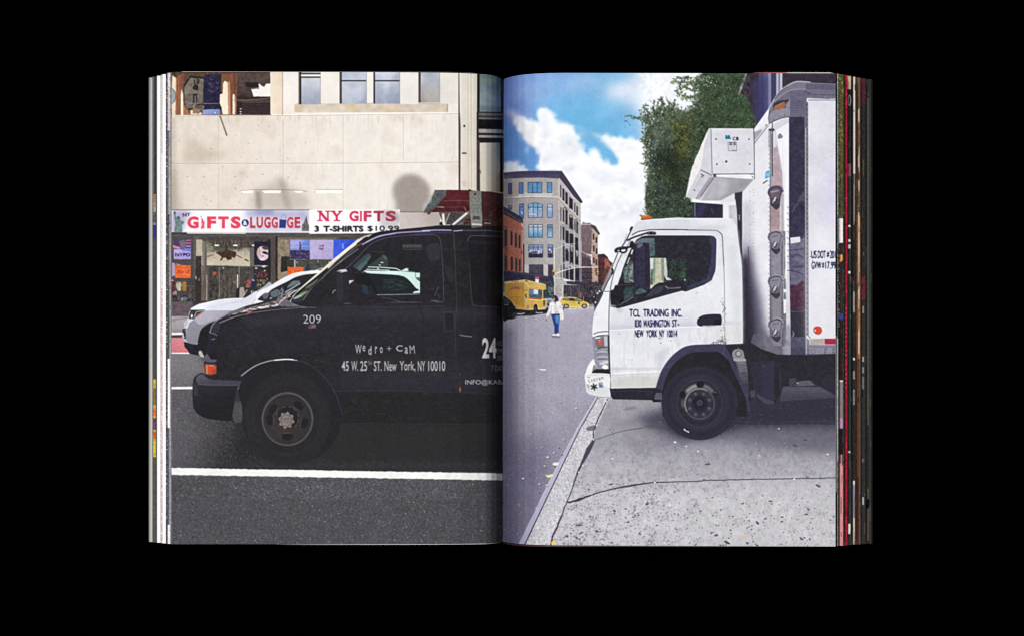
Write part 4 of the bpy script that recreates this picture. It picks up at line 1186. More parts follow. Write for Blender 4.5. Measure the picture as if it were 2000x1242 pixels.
P(r1((100, 400), (180, 400), (270, 470), (250, 560), (210, 500)), '#d8d8f0', blur=5, a=0.75, own=False)
P(r1((215, 480), (330, 560), (330, 700), (230, 600)), '#e9e3f1', blur=5, a=0.6, own=False)
# grey modelling inside the clouds
for pts, c, a in (((( 560, 560), (680, 600), (700, 720), (580, 700)), '#e9eff9', 0.7), (((700, 880), (1000, 900), (1230, 960), (1200, 1030), (900, 1010)), '#e3e8f1', 0.8),
                  (((620, 1020), (760, 1000), (900, 1060), (750, 1100)), '#e9edf4', 0.7), (((1000, 700), (1200, 680), (1230, 760), (1080, 790)), '#eef2f9', 0.6),
                  (((700, 1160), (900, 1120), (1240, 1150), (1230, 1300), (760, 1300)), '#e4e8ef', 0.8), (((430, 700), (620, 760), (700, 860), (480, 830)), '#eff2f9', 0.7),
                  (((1050, 900), (1250, 880), (1250, 940), (1060, 960)), '#e8ecf4', 0.7)):
    P(r1(*pts), c, a=a, blur=7, own=False)
CL = r1((260, 500), (390, 540), (440, 480), (560, 540), (680, 640), (760, 790), (900, 850), (1060, 850), (1000, 740), (960, 650), (1190, 660), (1230, 1300), (650, 1240), (570, 880), (420, 860), (400, 740), (300, 620))
gc = np.random.default_rng(91)
for k in range(150):     # billows: a bright crown with a grey underside
    x, y = gc.uniform(1020, 1262), gc.uniform(225, 430)
    r_ = gc.uniform(4, 13)
    E(x + r_ * 0.35, y + r_ * 0.5, r_, r_ * 0.6, ['#d9dfea', '#e2e5ec', '#d3dae8', '#e6e3e8'][k % 4], blur=2.6, a=gc.uniform(0.15, 0.42), own=False, clip=CL)
    E(x - r_ * 0.15, y - r_ * 0.1, r_ * 0.7, r_ * 0.45, '#ffffff', blur=1.8, a=gc.uniform(0.25, 0.6), own=False, clip=CL)
for k in range(90):      # wisps past the cloud edge
    t_ = gc.integers(0, 1000) / 1000
    px_, py_ = [(1040, 250), (1062, 220), (1085, 245), (1118, 262), (1135, 295), (1152, 312), (1175, 270), (1220, 272), (1030, 262), (1012, 238)][k % 10]
    E(px_ + gc.normal(0, 8), py_ + gc.normal(0, 6), gc.uniform(2, 7), gc.uniform(0.8, 2.2), '#eef2fa', blur=1.6, a=gc.uniform(0.1, 0.35), rot=gc.uniform(-40, 20), own=False)
for k in range(26):
    x, y = rng.uniform(680, 1230), rng.uniform(1000, 1240)
    E(*r1((x, y))[0], rng.uniform(3, 8), rng.uniform(1.5, 4), '#ffffff', blur=2, a=0.5, own=False)
E(*r1((1076, 535))[0], 0.9, 0.9, '#47637d', own=False)
P([(1165, 440), (1290, 430), (1290, 540), (1185, 540)], '#e3e6ec', a=0.6, blur=14, own=False)
R(982, 140, 1290, 620, '#ffffff', a=0.05, thr=(F60, 0.0, 1.2), own=False, blur=8)
R(982, 140, 1290, 620, '#9fb0cc', a=0.05, thr=(-F60, 0.2, 1.2), own=False, blur=8)

# ---- far red brick and brown blocks, then the grey corner block
BR = (0.05, F3)


def win(f, pts, c='#2c2733'):
    P(f(*pts), c)


piece('printed_building', 'printed small red brick block at the far end of the street')
P(b4((225, 650), (340, 640), (385, 690), (430, 760), (470, 790), (430, 900), (300, 1242), (225, 1242)), '#8b4a45', n=0.06, nf=F3)
P(b4((225, 650), (340, 650), (340, 1242), (225, 1242)), '#5b3038', n=0.05, nf=F3)
P(b4((225, 640), (330, 632), (395, 690), (380, 720), (330, 680), (225, 690)), '#3b2d35')
P(b4((340, 700), (390, 720), (470, 800), (440, 880), (340, 860)), '#a05a4d', n=0.06, nf=F3)
for y in (760, 860, 960, 1060):
    P(b4((250, y), (275, y), (275, y + 50), (250, y + 50)), '#2b2430')
    P(b4((300, y), (320, y), (320, y + 50), (300, y + 50)), '#2b2430')
P(b4((395, 730), (480, 790), (470, 850), (420, 800)), '#3f3b3a', n=0.1, nf=F2)
P(b4((380, 830), (430, 850), (350, 1000), (300, 1180), (290, 1000)), '#4a3a3a', n=0.09, nf=F3, a=0.8)
piece('printed_building', 'printed tall brown brick block with a cornice and fire escape')
P(b1((1285, 990), (1330, 960), (1440, 975), (1480, 1000), (1520, 1010), (1590, 1140), (1560, 1160), (1556, 1242), (1280, 1242)), '#7b6468', n=0.05, nf=F3)
P(b1((1300, 960), (1330, 938), (1345, 960), (1430, 960), (1450, 990), (1300, 990)), '#7f8c86', n=0.1, nf=F3)
L(b1((1300, 985), (1440, 990)), 1.0, '#e1dfda')
P(b2((1280, -60), (1470, -60), (1450, 400), (1290, 360)), '#79626a', n=0.05, nf=F3)
P(b2((1455, -80), (1585, 60), (1555, 70), (1556, 900), (1520, 1000), (1460, 1000)), '#b99a8c', n=0.04, nf=F5)
P(b1((1440, 985), (1500, 1000), (1592, 1135), (1560, 1165), (1460, 1060)), '#4c464c')
L(b1((1460, 1050), (1560, 1160)), 1.4, '#d6c9bc')
for x, y in ((1470, 60), (1515, 110), (1475, 250), (1520, 290), (1475, 440), (1515, 470), (1515, 820)):
    P(b2((x, y), (x + 26, y + 8), (x + 28, y + 105), (x + 2, y + 95)), '#322b33')
    L(b2((x - 2, y + 100), (x + 32, y + 112)), 1.0, '#d8c6b6')
P(b2((1285, 340), (1440, 420), (1455, 900), (1290, 850)), '#6d5960', n=0.06, nf=F3)
L(b2((1285, 345), (1450, 440)), 2.2, '#a29598')
for x in range(1300, 1450, 26):
    P(b2((x, 420 + (x - 1290) * 0.4), (x + 13, 428 + (x - 1290) * 0.4), (x + 13, 580), (x, 575)), '#3a3039')
P(b2((1285, 560), (1460, 560), (1460, 850), (1290, 830)), '#55454d', n=0.09, nf=F3)
for x in range(1295, 1460, 22):
    L(b2((x, 570), (x, 830)), 1.0, '#2f2933', a=0.9)
for y in (600, 690, 780):
    L(b2((1285, y), (1470, y)), 1.2, '#2b2530')

gb = piece('printed_building', 'printed grey stone corner block with a dark projecting cornice')
P(b1((30, 150), (965, 120), (1275, 640), (1280, 1242), (30, 1242)), '#a8a1a2', n=0.02, nf=F3)
P(b2((340, -100), (1000, -100), (1000, 830), (860, 1080), (350, 760)), '#aca6a5', n=0.022, nf=F3)
P(b1((900, 240), (1270, 650), (1285, 1242), (930, 1242)), '#b9b3ae', n=0.02, nf=F5)
P(b2((950, -100), (1280, -100), (1285, 840), (1170, 830), (960, 780)), '#a49d9f', n=0.02, nf=F5)
P(b2((845, 560), (1000, 560), (1000, 1080), (940, 1080), (860, 1060)), '#b0a9a6', n=0.04, nf=F5)
P(b1((30, 150), (250, 128), (450, 120), (965, 122), (930, 245), (600, 228), (300, 235), (40, 250)), '#403a57', n=0.02, nf=F5, grad=(1040, 335, 1040, 348, '#4a4462'))
L(b1((30, 152), (250, 130), (450, 122), (965, 122)), 1.0, '#5d5a70')
P(b1((965, 120), (1308, 620), (1300, 640), (1255, 640), (1160, 540), (1040, 380), (925, 235)), '#3f3a50')
L(b1((925, 238), (1040, 380), (1160, 540), (1260, 640)), 1.2, '#efe9e1')
L(b1((965, 120), (1308, 622)), 1.0, '#2b2836')
P(b1((40, 545), (460, 520), (920, 535), (905, 555), (460, 545), (40, 570)), '#d9d3cd')
P(b1((270, 490), (420, 470), (820, 480), (815, 525), (270, 530)), '#c9c4be', a=0.8)
L(b1((40, 572), (460, 548), (905, 557)), 0.9, '#6d676d', a=0.8)
P(b1((905, 535), (1270, 905), (1275, 935), (905, 560)), '#d6d0c9')
L(b1((905, 562), (1275, 937)), 1.0, '#6a6468')
SP(b1((30, 250), (150, 240), (180, 600), (100, 700), (30, 650)), '#7d7684', a=0.5, blur=4, own=False)


def panes(f, x0, y0, x1, y1, c, c2, cols=3, bar=None, lights=0, lab=None, arch=0):
    piece('printed_building_window', lab or 'printed window in the grey corner block')
    if arch:
        P(smooth(f((x0 - 8, y0 + arch), ((x0 + x1) / 2, y0 - 8), (x1 + 8, y0 + arch)), closed=False) + f((x1 + 8, y1 + 8), (x0 - 8, y1 + 8)), '#332f45')
        P(smooth(f((x0, y0 + arch), ((x0 + x1) / 2, y0), (x1, y0 + arch)), closed=False) + f((x1, y1), (x0, y1)), c, grad=(*f((x0, y0))[0], *f((x0, y1))[0], c2), n=0.03, nf=F9)
    else:
        P(f((x0 - 8, y0 - 8), (x1 + 8, y0 - 8), (x1 + 8, y1 + 8), (x0 - 8, y1 + 8)), '#332f45')
        P(f((x0, y0), (x1, y0), (x1, y1), (x0, y1)), c, grad=(*f((x0, y0))[0], *f((x0, y1))[0], c2), n=0.03, nf=F9)
    for k in range(1, cols):
        x = x0 + (x1 - x0) * k / cols
        L(f((x, y0), (x, y1)), 1.0, '#332f45')
    if bar:
        L(f((x0, bar), (x1, bar)), 1.1, '#332f45')
    for k in range(lights):
        x, y = rng.uniform(x0 + 10, x1 - 10), rng.uniform(y0 + 70, y1 - 40)
        E(*f((x, y))[0], rng.uniform(0.7, 1.5), rng.uniform(0.7, 1.5), '#f4f5ff', a=0.95)


panes(b1, 110, 325, 158, 490, '#4c5390', '#3d4480', 1)
panes(b1, 284, 312, 340, 482, '#4a78bc', '#4572ba', 1)
panes(b1, 428, 308, 645, 470, '#5089c4', '#5597cc', 3)
panes(b1, 738, 310, 805, 470, '#4f84bc', '#5295c8', 1)
panes(b1, 110, 680, 160, 740, '#77749a', '#5d5a80', 1)
panes(b1, 290, 660, 348, 880, '#5384c8', '#5a78c0', 1, bar=705, lights=2)
panes(b1, 432, 640, 655, 870, '#6aa5cf', '#98acd4', 3, bar=708, lights=9, arch=18)
panes(b1, 742, 660, 814, 870, '#a9c2e6', '#7ca3dc', 1, bar=708, arch=10)
panes(b1, 440, 995, 655, 1190, '#bdd4e8', '#5597c8', 3, bar=1030)
panes(b1, 745, 995, 815, 1190, '#5a8abf', '#88b2d6', 1, bar=1035)
panes(b2, 440, 245, 660, 440, '#8aa4d8', '#35314a', 3, bar=275, lights=22)
R(*q(b2, 440, 385, 660, 440), '#322d42', n=0.03, nf=F3)
panes(b2, 752, 245, 822, 440, '#6f9aca', '#3a3650', 1, bar=280, lights=6)
R(*q(b2, 752, 385, 822, 440), '#3a3448')
panes(b2, 445, 565, 665, 740, '#4b4456', '#3d3748', 1)
for k in range(9):
    L(b2((460 + 22 * k, 570), (450 + 24 * k, 735)), 0.7, '#5a5364', a=0.7)
panes(b2, 757, 565, 822, 760, '#4d3a52', '#352c44', 1)
back(gb)
P(b2((425, 740), (700, 740), (740, 775), (420, 720)), '#9a949a', n=0.04, nf=F3)
P(b2((670, 560), (745, 560), (745, 775), (680, 745)), '#c4beb9', n=0.03, nf=F5)
P(b2((355, 560), (440, 560), (438, 695), (360, 685)), '#bfbab8', n=0.03, nf=F5)
# side windows in perspective
DW = '#2d2839'
sides = (b1, ((945, 345, 962, 545), (980, 395, 1015, 600), (1028, 450, 1068, 655), (1088, 535, 1150, 735), (1172, 630, 1190, 790), (1205, 680, 1232, 840),
              (948, 700, 962, 930), (985, 730, 1012, 945), (1028, 740, 1066, 985), (1090, 850, 1152, 1060), (1175, 920, 1192, 1110), (1205, 930, 1232, 1130),
              (950, 1010, 962, 1242), (988, 1050, 1014, 1242), (1028, 1085, 1068, 1242), (1092, 1140, 1152, 1242), (1175, 1190, 1232, 1242)))
for x0, y0, x1, y1 in sides[1]:
    sl_ = (x1 - x0) * 0.95
    P(b1((x0, y0), (x1, y0 + sl_ * 0.8), (x1, y1 + sl_ * 0.3), (x0, y1 - sl_ * 0.3)), DW, n=0.03, nf=F3)
    L(b1((x0 + 3, y0), (x0 + 3, y1)), 0.7, '#57506a', a=0.7)
for x0, x1 in ((985, 1068), (1090, 1152), (1174, 1234)):
    y = {985: 730, 1090: 845, 1174: 920}[x0]
    L(b1((x0 - 4, y + 5), ((x0 + x1) / 2, y - 15), (x1 + 4, y + 60)), 1.4, '#3a3444', sm=True)
for x0, y0, x1, y1 in ((985, -60, 1015, 160), (1028, 0, 1085, 210), (1092, 50, 1160, 240), (1172, 110, 1235, 260), (990, 220, 1020, 520), (1028, 290, 1085, 500), (1098, 250, 1160, 560), (1180, 240, 1240, 560),
                       (995, 540, 1020, 780), (1030, 600, 1085, 800), (1095, 590, 1165, 820), (1185, 580, 1275, 820), (955, 560, 968, 800)):
    P(b2((x0, y0), (x1, y0 + 20), (x1, y1 + 6), (x0, y1 - 6)), DW, n=0.05, nf=F3)
for x0 in (1022, 1090, 1168, 1180):
    L(b2((x0, 0), (x0, 815)), 1.0, '#d0cac4')
for x0, y0 in ((1015, 210), (1110, 250), (1195, 330), (1020, 520), (1110, 530), (1060, 250)):
    SP(b2((x0, y0), (x0 + 40, y0 + 15), (x0 + 35, y0 + 90), (x0 + 15, y0 + 95)), '#b4adaf', n=0.06, nf=F3, a=0.85)
L(b2((968, 0), (968, 760)), 1.0, '#d9d3cc', a=0.8)
L(b2((1255, 0), (1262, 840)), 1.2, '#d2ccc7', a=0.8)
piece('printed_awning', 'printed dark canopy and shop windows at street level')
P(b2((30, 640), (340, 680), (740, 745), (840, 775), (840, 1000), (30, 1000)), '#37314a', n=0.03, nf=F5)
P(b2((30, 640), (340, 680), (740, 750), (735, 775), (340, 715), (30, 672)), '#4a4358')
P(b2((600, 820), (860, 830), (860, 1100), (700, 1100)), '#38464e', n=0.09, nf=F3)
P(b2((740, 920), (850, 930), (850, 1000), (740, 1000)), '#5f8a8a', n=0.06, nf=F3, a=0.9)
P(b2((880, 880), (1010, 880), (1010, 1080), (880, 1080)), '#aaa3a2', n=0.05, nf=F3)
P(b2((870, 800), (1045, 820), (1045, 885), (870, 880)), '#b7b1af', n=0.04, nf=F3)
P(b2((1000, 885), (1640, 900), (1640, 1242), (1000, 1242)), '#352e3c', n=0.07, nf=F3)
for x in (1045, 1075, 1110, 1160, 1200, 1235):
    L(b2((x, 890), (x, 1090)), 1.4, '#5a525e', a=0.9)
L(b2((975, 880), (980, 1090)), 1.8, '#d6d0c8')
L(b2((1000, 890), (1002, 1090)), 1.0, '#e5dfd6')
P(b2((1040, 830), (1200, 820), (1400, 850), (1530, 900), (1520, 890), (1400, 900), (1050, 875)), '#3a3548')
P(b2((1400, 830), (1640, 860), (1640, 1242), (1400, 1242)), '#3b333d', n=0.10, nf=F3)
P(b2((1220, 990), (1320, 990), (1310, 1090), (1240, 1090)), '#7d4a40', n=0.09, nf=F3)
L(b2((1322, 940), (1322, 1150)), 1.4, '#a58f72')
L(b2((1255, 900), (1280, 1080)), 1.0, '#8d8689', a=0.8)
for k in range(60):
    x, y = rng.uniform(1420, 1640), rng.uniform(900, 1230)
    E(*b2((x, y))[0], rng.uniform(0.5, 1.6), rng.uniform(0.5, 1.6), ['#1f1c24', '#57515c', '#8d8890', '#4a3f46'][k % 4], a=0.8)
clutter(b2((1000, 900), (1640, 900), (1640, 1090), (1000, 1090)), 160, ['#2b2730', '#4a434c', '#6d6570', '#3a3440', '#8a8288', '#57433f'], (0.7, 2.0), (3, 12), 83, 0.7, 0.9, 0.1)
clutter(b2((720, 930), (855, 930), (855, 1075), (720, 1075)), 40, ['#38464e', '#5a6d70', '#22282e', '#87979a'], (0.7, 2.5), (1.5, 6), 84, 0.7, 0.7, 0.2)
E(*b2((1580, 992))[0], 1.4, 1.4, '#f6f4f0')

piece('printed_building', 'printed orange red brick building beside the gutter')
P(b1((30, 710), (320, 900), (345, 1000), (345, 1242), (30, 1242)), '#b0614f', n=0.03, nf=F3)
P(b2((30, -70), (345, 20), (345, 690), (30, 640)), '#b46552', n=0.03, nf=F3)
P(b2((30, -70), (100, -60), (100, 660), (30, 650)), '#8b4d48', a=0.8, n=0.04, nf=F3)
P(b1((30, 695), (340, 880), (345, 960), (320, 965), (300, 960), (30, 820)), '#3b3850')
L(b1((30, 770), (320, 945)), 1.2, '#6c6780')
L(b1((30, 700), (340, 885)), 1.0, '#26243a')
SP(b1((310, 960), (335, 985), (345, 1030), (330, 1020)), '#cfcac8')
for x0, y0, x1, y1 in ((40, -10, 85, 260), (140, 20, 175, 245), (212, 50, 245, 280), (270, 80, 302, 295), (45, 410, 80, 640), (145, 430, 180, 650), (218, 455, 250, 665), (275, 470, 305, 670)):
    P(b2((x0, y0), (x1, y0 + 6), (x1, y1 + 3), (x0, y1)), '#33303a')
    L(b2((x0 + 4, y0 + 6), (x0 + 4, y1)), 0.9, '#4d5a52', a=0.8)
    if y0 < 200:
        P(b2((x0 - 5, y0 - 26), (x1 + 6, y0 - 18), (x1 + 6, y0 + 8), (x0 - 5, y0)), '#7a6a66')
L(b2((330, 0), (340, 670)), 1.6, '#d7a79c', a=0.9)
L(b2((325, 330), (325, 390)), 1.6, '#6d2f35')
P(b2((345, 230), (365, 235), (365, 680), (345, 680)), '#2f2b38')

# ---- road and pavement
road2 = piece('printed_road', 'printed purple grey street surface')
R(970, 600, 1175, 640, '#aaa5b6')
P([(982, 618)] + b3((30, 880), (480, 800), (720, 760), (1000, 690), (1656, 640)) + [(1190, 640), (1172, 780), (1020, 1070), (982, 1070)], '#aea9ba', n=0.02, nf=F3, grad=(1060, 640, 1040, 1000, '#8a8496'))
P([(982, 620), (1170, 610), (1172, 780), (1020, 1070), (982, 1070)], '#5d5870', a=0.3, thr=(F3, 0.1, 1.5), own=False)
P([(982, 620), (1170, 610), (1172, 780), (1020, 1070), (982, 1070)], '#b7b2c2', a=0.35, thr=(F2, 0.4, 1.5), own=False)
P([(1030, 640), (1150, 625), (1150, 720), (1050, 760)], '#a19cac', a=0.55, blur=14, own=False)
P([(982, 850), (1080, 860), (1030, 1070), (982, 1070)], '#5c5672', a=0.5, blur=16, own=False)
P([(982, 640), (1003, 640), (1008, 1070), (982, 1070)], '#615a80', a=0.55, blur=7, own=False)  # gutter shade painted into the road ink
xs, ys = rng.uniform(990, 1140, 90), rng.uniform(690, 1050, 90)
k_ = (xs - 984) / 190 + (ys - 1060) / 290 < 0.0
dots(xs[k_], ys[k_], rng.uniform(0.4, 0.9, k_.sum()), '#d5d1de', a=0.7)
# road crossing and far kerb
P(b3((1060, 700), (1160, 690), (1500, 655), (1656, 640), (1500, 700), (1050, 712)), '#b9b5bd', own=False, a=0.9)
for k in range(6):
    x = 1080 + 70 * k
    P(b3((x, 705 - 6 * k), (x + 34, 700 - 6 * k), (x + 74, 684 - 6 * k), (x + 44, 686 - 6 * k)), '#eceaec', own=False)
P(b3((1400, 620), (1500, 610), (1500, 660), (1400, 660)), '#8d8890', own=False, n=0.06, nf=F3)

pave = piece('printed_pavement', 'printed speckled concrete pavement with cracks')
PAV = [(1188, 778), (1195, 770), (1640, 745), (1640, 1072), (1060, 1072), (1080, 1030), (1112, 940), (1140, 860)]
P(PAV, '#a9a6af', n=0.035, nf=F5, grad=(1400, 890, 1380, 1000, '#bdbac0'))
P(PAV, '#8f8b97', a=0.4, thr=(F9, 0.0, 1.6), own=False)
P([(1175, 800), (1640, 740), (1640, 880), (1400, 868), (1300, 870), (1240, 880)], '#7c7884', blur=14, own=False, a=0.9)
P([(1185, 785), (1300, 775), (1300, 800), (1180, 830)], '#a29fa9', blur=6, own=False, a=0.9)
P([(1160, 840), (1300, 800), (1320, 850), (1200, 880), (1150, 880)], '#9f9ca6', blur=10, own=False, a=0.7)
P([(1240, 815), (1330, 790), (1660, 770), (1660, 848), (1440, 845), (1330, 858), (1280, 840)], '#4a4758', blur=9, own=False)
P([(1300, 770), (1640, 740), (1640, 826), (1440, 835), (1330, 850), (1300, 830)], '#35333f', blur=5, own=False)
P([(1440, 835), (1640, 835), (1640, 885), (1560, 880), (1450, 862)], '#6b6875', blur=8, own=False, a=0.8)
P([(1100, 960), (1640, 930), (1640, 1072), (1060, 1072)], '#cfccd1', a=0.75, blur=18, own=False)
P(PAV, '#55515e', a=0.75, thr=(F3 + 0.45 * F20 - np.clip((960 - (OY + np.arange(H) / S)) / 60, 0, 3)[:, None].astype(np.float32) * 0.35, 1.45, 0.7), own=False)
P(PAV, '#f2f0f2', a=0.8, thr=(F3 * 0.8 + F2 * 0.5 - np.clip((960 - (OY + np.arange(H) / S)) / 60, 0, 3)[:, None].astype(np.float32) * 0.5, 1.0, 1.2), own=False)
P([(1100, 920), (1330, 930), (1330, 1072), (1060, 1072)], '#6d6976', a=0.6, thr=(F5 * 0.7 + FH * 0.6, 0.9, 1.0), own=False)
P([(1400, 950), (1640, 930), (1640, 1072), (1300, 1072)], '#c6cbc8', a=0.35, thr=(F20, 0.2, 1.2), own=False)
P(PAV, (0.72, 0.71, 0.73), a=0.14, thr=(F60 + 0.3 * F20, 0.3, 1.8), own=False, mul=True)
P(PAV, (0.75, 0.74, 0.76), a=0.10, thr=(F20 + 0.6 * F9, 0.5, 1.5), own=False, mul=True)
P(PAV, (0.66, 0.65, 0.68), a=0.38, thr=(F5 * 0.4 + F2, 0.6, 1.2), own=False, mul=True)
P(PAV, (1.14, 1.14, 1.14), a=0.4, thr=(-F20 - 0.5 * F5, 0.2, 1.8), own=False, mul=True)
nn = 900
ys = 868 + 200 * rng.random(nn) ** 0.75
xs = rng.uniform(1100, 1632, nn)
k_ = xs > 1128 + (940 - ys) * 0.42
for x, y, r_, t_ in zip(xs[k_], ys[k_], rng.gamma(2.0, 0.45, nn)[k_] + 0.25, rng.uniform(-50, 50, nn)[k_]):
    near = min(1.0, (y - 840) / 160)
    E(x + 0.8, y + 0.8, r_ * 1.25 * near, r_ * 0.75 * near, '#eceaec', a=0.55 * near, own=False, rot=t_)
    E(x, y, r_ * near * 1.15, r_ * 0.6 * near, '#55515d' if t_ > -15 else '#77737f', a=0.95 * near, own=False, rot=t_)
for x, y, rx, ry, rot in ((1598, 948, 5.5, 2.2, 25), (1264, 983, 3.5, 2.5, -30), (1131, 1025, 7, 1.8, -5), (1505, 978, 4.5, 1.5, 0), (1573, 859, 4.5, 1.6, 5), (1553, 870, 5, 1.8, 10), (1460, 1060, 3, 2, 0), (1566, 1052, 4, 1.6, 20), (1193, 945, 5, 1.6, -15), (1382, 906, 6, 1.6, -4), (1135, 1040, 5, 1.5, -25)):
    E(x, y, rx, ry, '#4d4a5a', rot=rot, a=0.9, own=False)
L(rough(r5((600, 1242), (700, 1230), (820, 1180), (960, 1140), (1100, 1110), (1250, 1090), (1400, 1080), (1656, 1072)) + r6((200, 1065), (400, 1060), (700, 1055), (1000, 1050), (1215, 1046)), 0.35, 5), 2.0, '#3a3745', own=False, w2=1.5)
L(rough(r7((620, 412), (700, 395), (800, 360)), 0.7, 5), 3.2, '#35323f', own=False)
L(r7((820, 348), (1000, 305), (1100, 290), (1300, 255), (1400, 255)), 1.4, '#2f2c38', sm=True, own=False)
L(r5((850, 735), (980, 690), (1100, 660), (1230, 640)), 1.1, '#4b4855', sm=True, own=False)
SP(r5((1230, 640), (1290, 605), (1380, 600), (1420, 625), (1330, 640)), '#57545f', a=0.7, blur=1.4, own=False)
SP(r5((1060, 490), (1150, 470), (1180, 480), (1090, 500)), '#6d6a76', a=0.7, blur=1.5, own=False)
L(r6((380, 605), (700, 610), (1000, 605), (1210, 610)), 1.2, '#2b2933', own=False)
kerb = piece('printed_kerb', 'printed granite kerb strip with a pale steel edge')
P(r5((855, 392), (960, 392), (845, 640), (820, 740), (720, 960), (610, 1242)) + r7((480, 760), (265, 760)) + r5((430, 1242), (700, 680), (750, 600)), '#c9c6cc', n=0.05, nf=F3)
P(r5((855, 392), (960, 392), (845, 640), (820, 740), (720, 960), (610, 1242)) + r7((480, 760), (265, 760)) + r5((430, 1242), (700, 680), (750, 600)), '#7b7784', a=0.7, thr=(F3, 0.5, 0.9), own=False)
P(r5((855, 392), (960, 392), (845, 640), (820, 740), (720, 960), (610, 1242)) + r7((480, 760), (265, 760)) + r5((430, 1242), (700, 680), (750, 600)), '#efedf0', a=0.7, thr=(F2, 0.4, 0.9), own=False)
P(r5((845, 392), (862, 392), (712, 655), (430, 1242)) + r7((265, 760), (215, 760), (400, 380)) + r5((385, 1242), (560, 900), (700, 645)), '#b5b1c6', grad=(1100, 860, 1040, 1040, '#b3aecb'))
L(r5((845, 394), (700, 640), (560, 890), (388, 1238)), 1.0, '#e0dde6', own=False)
L(r5((862, 392), (712, 655), (432, 1240)) + r7((268, 758),), 1.2, '#2f2c38', own=False, w2=2.2)
crk = r5((945, 400), (900, 490), (850, 600), (825, 660), (822, 740), (780, 800), (730, 930), (690, 1020), (660, 1110), (610, 1240)) + r7((590, 450), (570, 520), (530, 620), (490, 700), (478, 760))
g_ = np.random.default_rng(5)
for i in range(len(crk) - 1):
    L([crk[i], ((crk[i][0] + crk[i + 1][0]) / 2 + g_.normal(0, 0.7), (crk[i][1] + crk[i + 1][1]) / 2), crk[i + 1]], [1.6, 2.2, 2.6, 1.6, 3.4, 4.4, 3.6, 2.4, 1.8, 1.8, 2.2, 3.0, 3.6, 3.0][i], '#3a3744', own=False)
SP(r5((820, 740), (840, 735), (800, 830), (740, 930), (725, 920), (780, 800)), '#484553', own=False)
SP(r5((770, 640), (840, 620), (840, 655), (780, 665)), '#5d5967', a=0.8, own=False)
for x, y in ((925, 425), (850, 620), (825, 735), (740, 945), (705, 1000)):
    E(*r5((x, y))[0], 1.8, 2.2, '#dcdadd', own=False, a=0.9)
back(road2)
for x, y, r_, c in ((765, 455, 1.6, '#cfccd4'), (682, 485, 2.2, '#d9d6dc'), (735, 510, 1.8, '#c9c6d0'), (560, 435, 1.8, '#a9a6b4'), (600, 388, 1.2, '#d9d6e0'), (770, 478, 1.2, '#d9d6dc'), (585, 737, 1.8, '#d2cfd8'),
                    (540, 636, 1.4, '#c3c0cc'), (505, 842, 2.2, '#c6c3cc'), (402, 800, 1.5, '#cfcbd8'), (565, 855, 2.6, '#8e8b98'), (453, 878, 2.8, '#d5d2d8'), (430, 950, 2.4, '#c5c2cc'), (255, 1050, 2.4, '#e4e1e4'),
                    (385, 1095, 1.8, '#e9e6ec'), (445, 1105, 2.2, '#e3dfe6'), (390, 1167, 2.0, '#6f6b7c'), (478, 128, 1.3, '#d9d6e2'), (592, 220, 1.2, '#a6a2b4'), (365, 805, 1.0, '#e0dde6'), (465, 530, 1.0, '#d0cdda'), (545, 803, 1.4, '#4d4a58')):
    ex, ey = r5((x, y))[0]
    E(ex + 0.9, ey + 0.9, r_ * 1.1, r_ * 0.7, '#3f3c4a', a=0.8, own=False)
    E(ex, ey, r_, r_ * 0.65, c, own=False)
for x, y in ((222, 435), (362, 460), (110, 637), (210, 668)):
    E(*r7((x, y))[0], 1.2, 1.0, '#c9c5d6', a=0.9, own=False)
piece('printed_litter', 'printed white scrap lying on the street')
P(r5((378, 165), (440, 166), (438, 178), (400, 176)), '#f3f1f2')
piece('printed_litter', 'printed white paper scraps by the kerb')
P(r5((495, 925), (545, 918), (540, 940), (510, 948), (495, 940)), '#e9e6e2')
P(r5((500, 945), (525, 950), (515, 962)), '#57535e')
piece('printed_litter', 'printed yellowish wrapper by the kerb')
P(r5((438, 1015), (450, 1025), (500, 1012), (498, 1030), (460, 1045), (440, 1030)), '#e6e2a8')
piece('printed_leaf', 'printed yellow leaf at the bottom of the kerb')
SP(r7((482, 745), (500, 722), (515, 730), (512, 755), (495, 762)), '#e8c76a')
piece('printed_leaf', 'printed tan leaf on the pavement')
SP(r8((450, 685), (470, 682), (490, 697), (470, 703)), '#dcb98f')
piece('printed_leaf', 'printed green leaf on the pavement near the page foot')
SP(r8((305, 730), (330, 728), (360, 752), (330, 750)), '#3d5a47')
back(pave)
for x, y, c in ((97, 832, '#f6e0a8'), (850, 838, '#b5a97a'), (590, 865, '#d8d2a6'), (1145, 855, '#eeeef2'), (750, 647, '#c9c29a'), (875, 1055, '#f3f1f2')):
    E(*r6((x, y))[0], 2.0, 1.5, c, own=False)
for x, y, c in ((1485, 760, '#e9e6ea'), (1575, 790, '#dedbe0'), (975, 890, '#e6e4e6'), (1320, 1083, '#f1eff1')):
    E(*r5((x, y))[0], 2.2, 1.2, c, own=False)

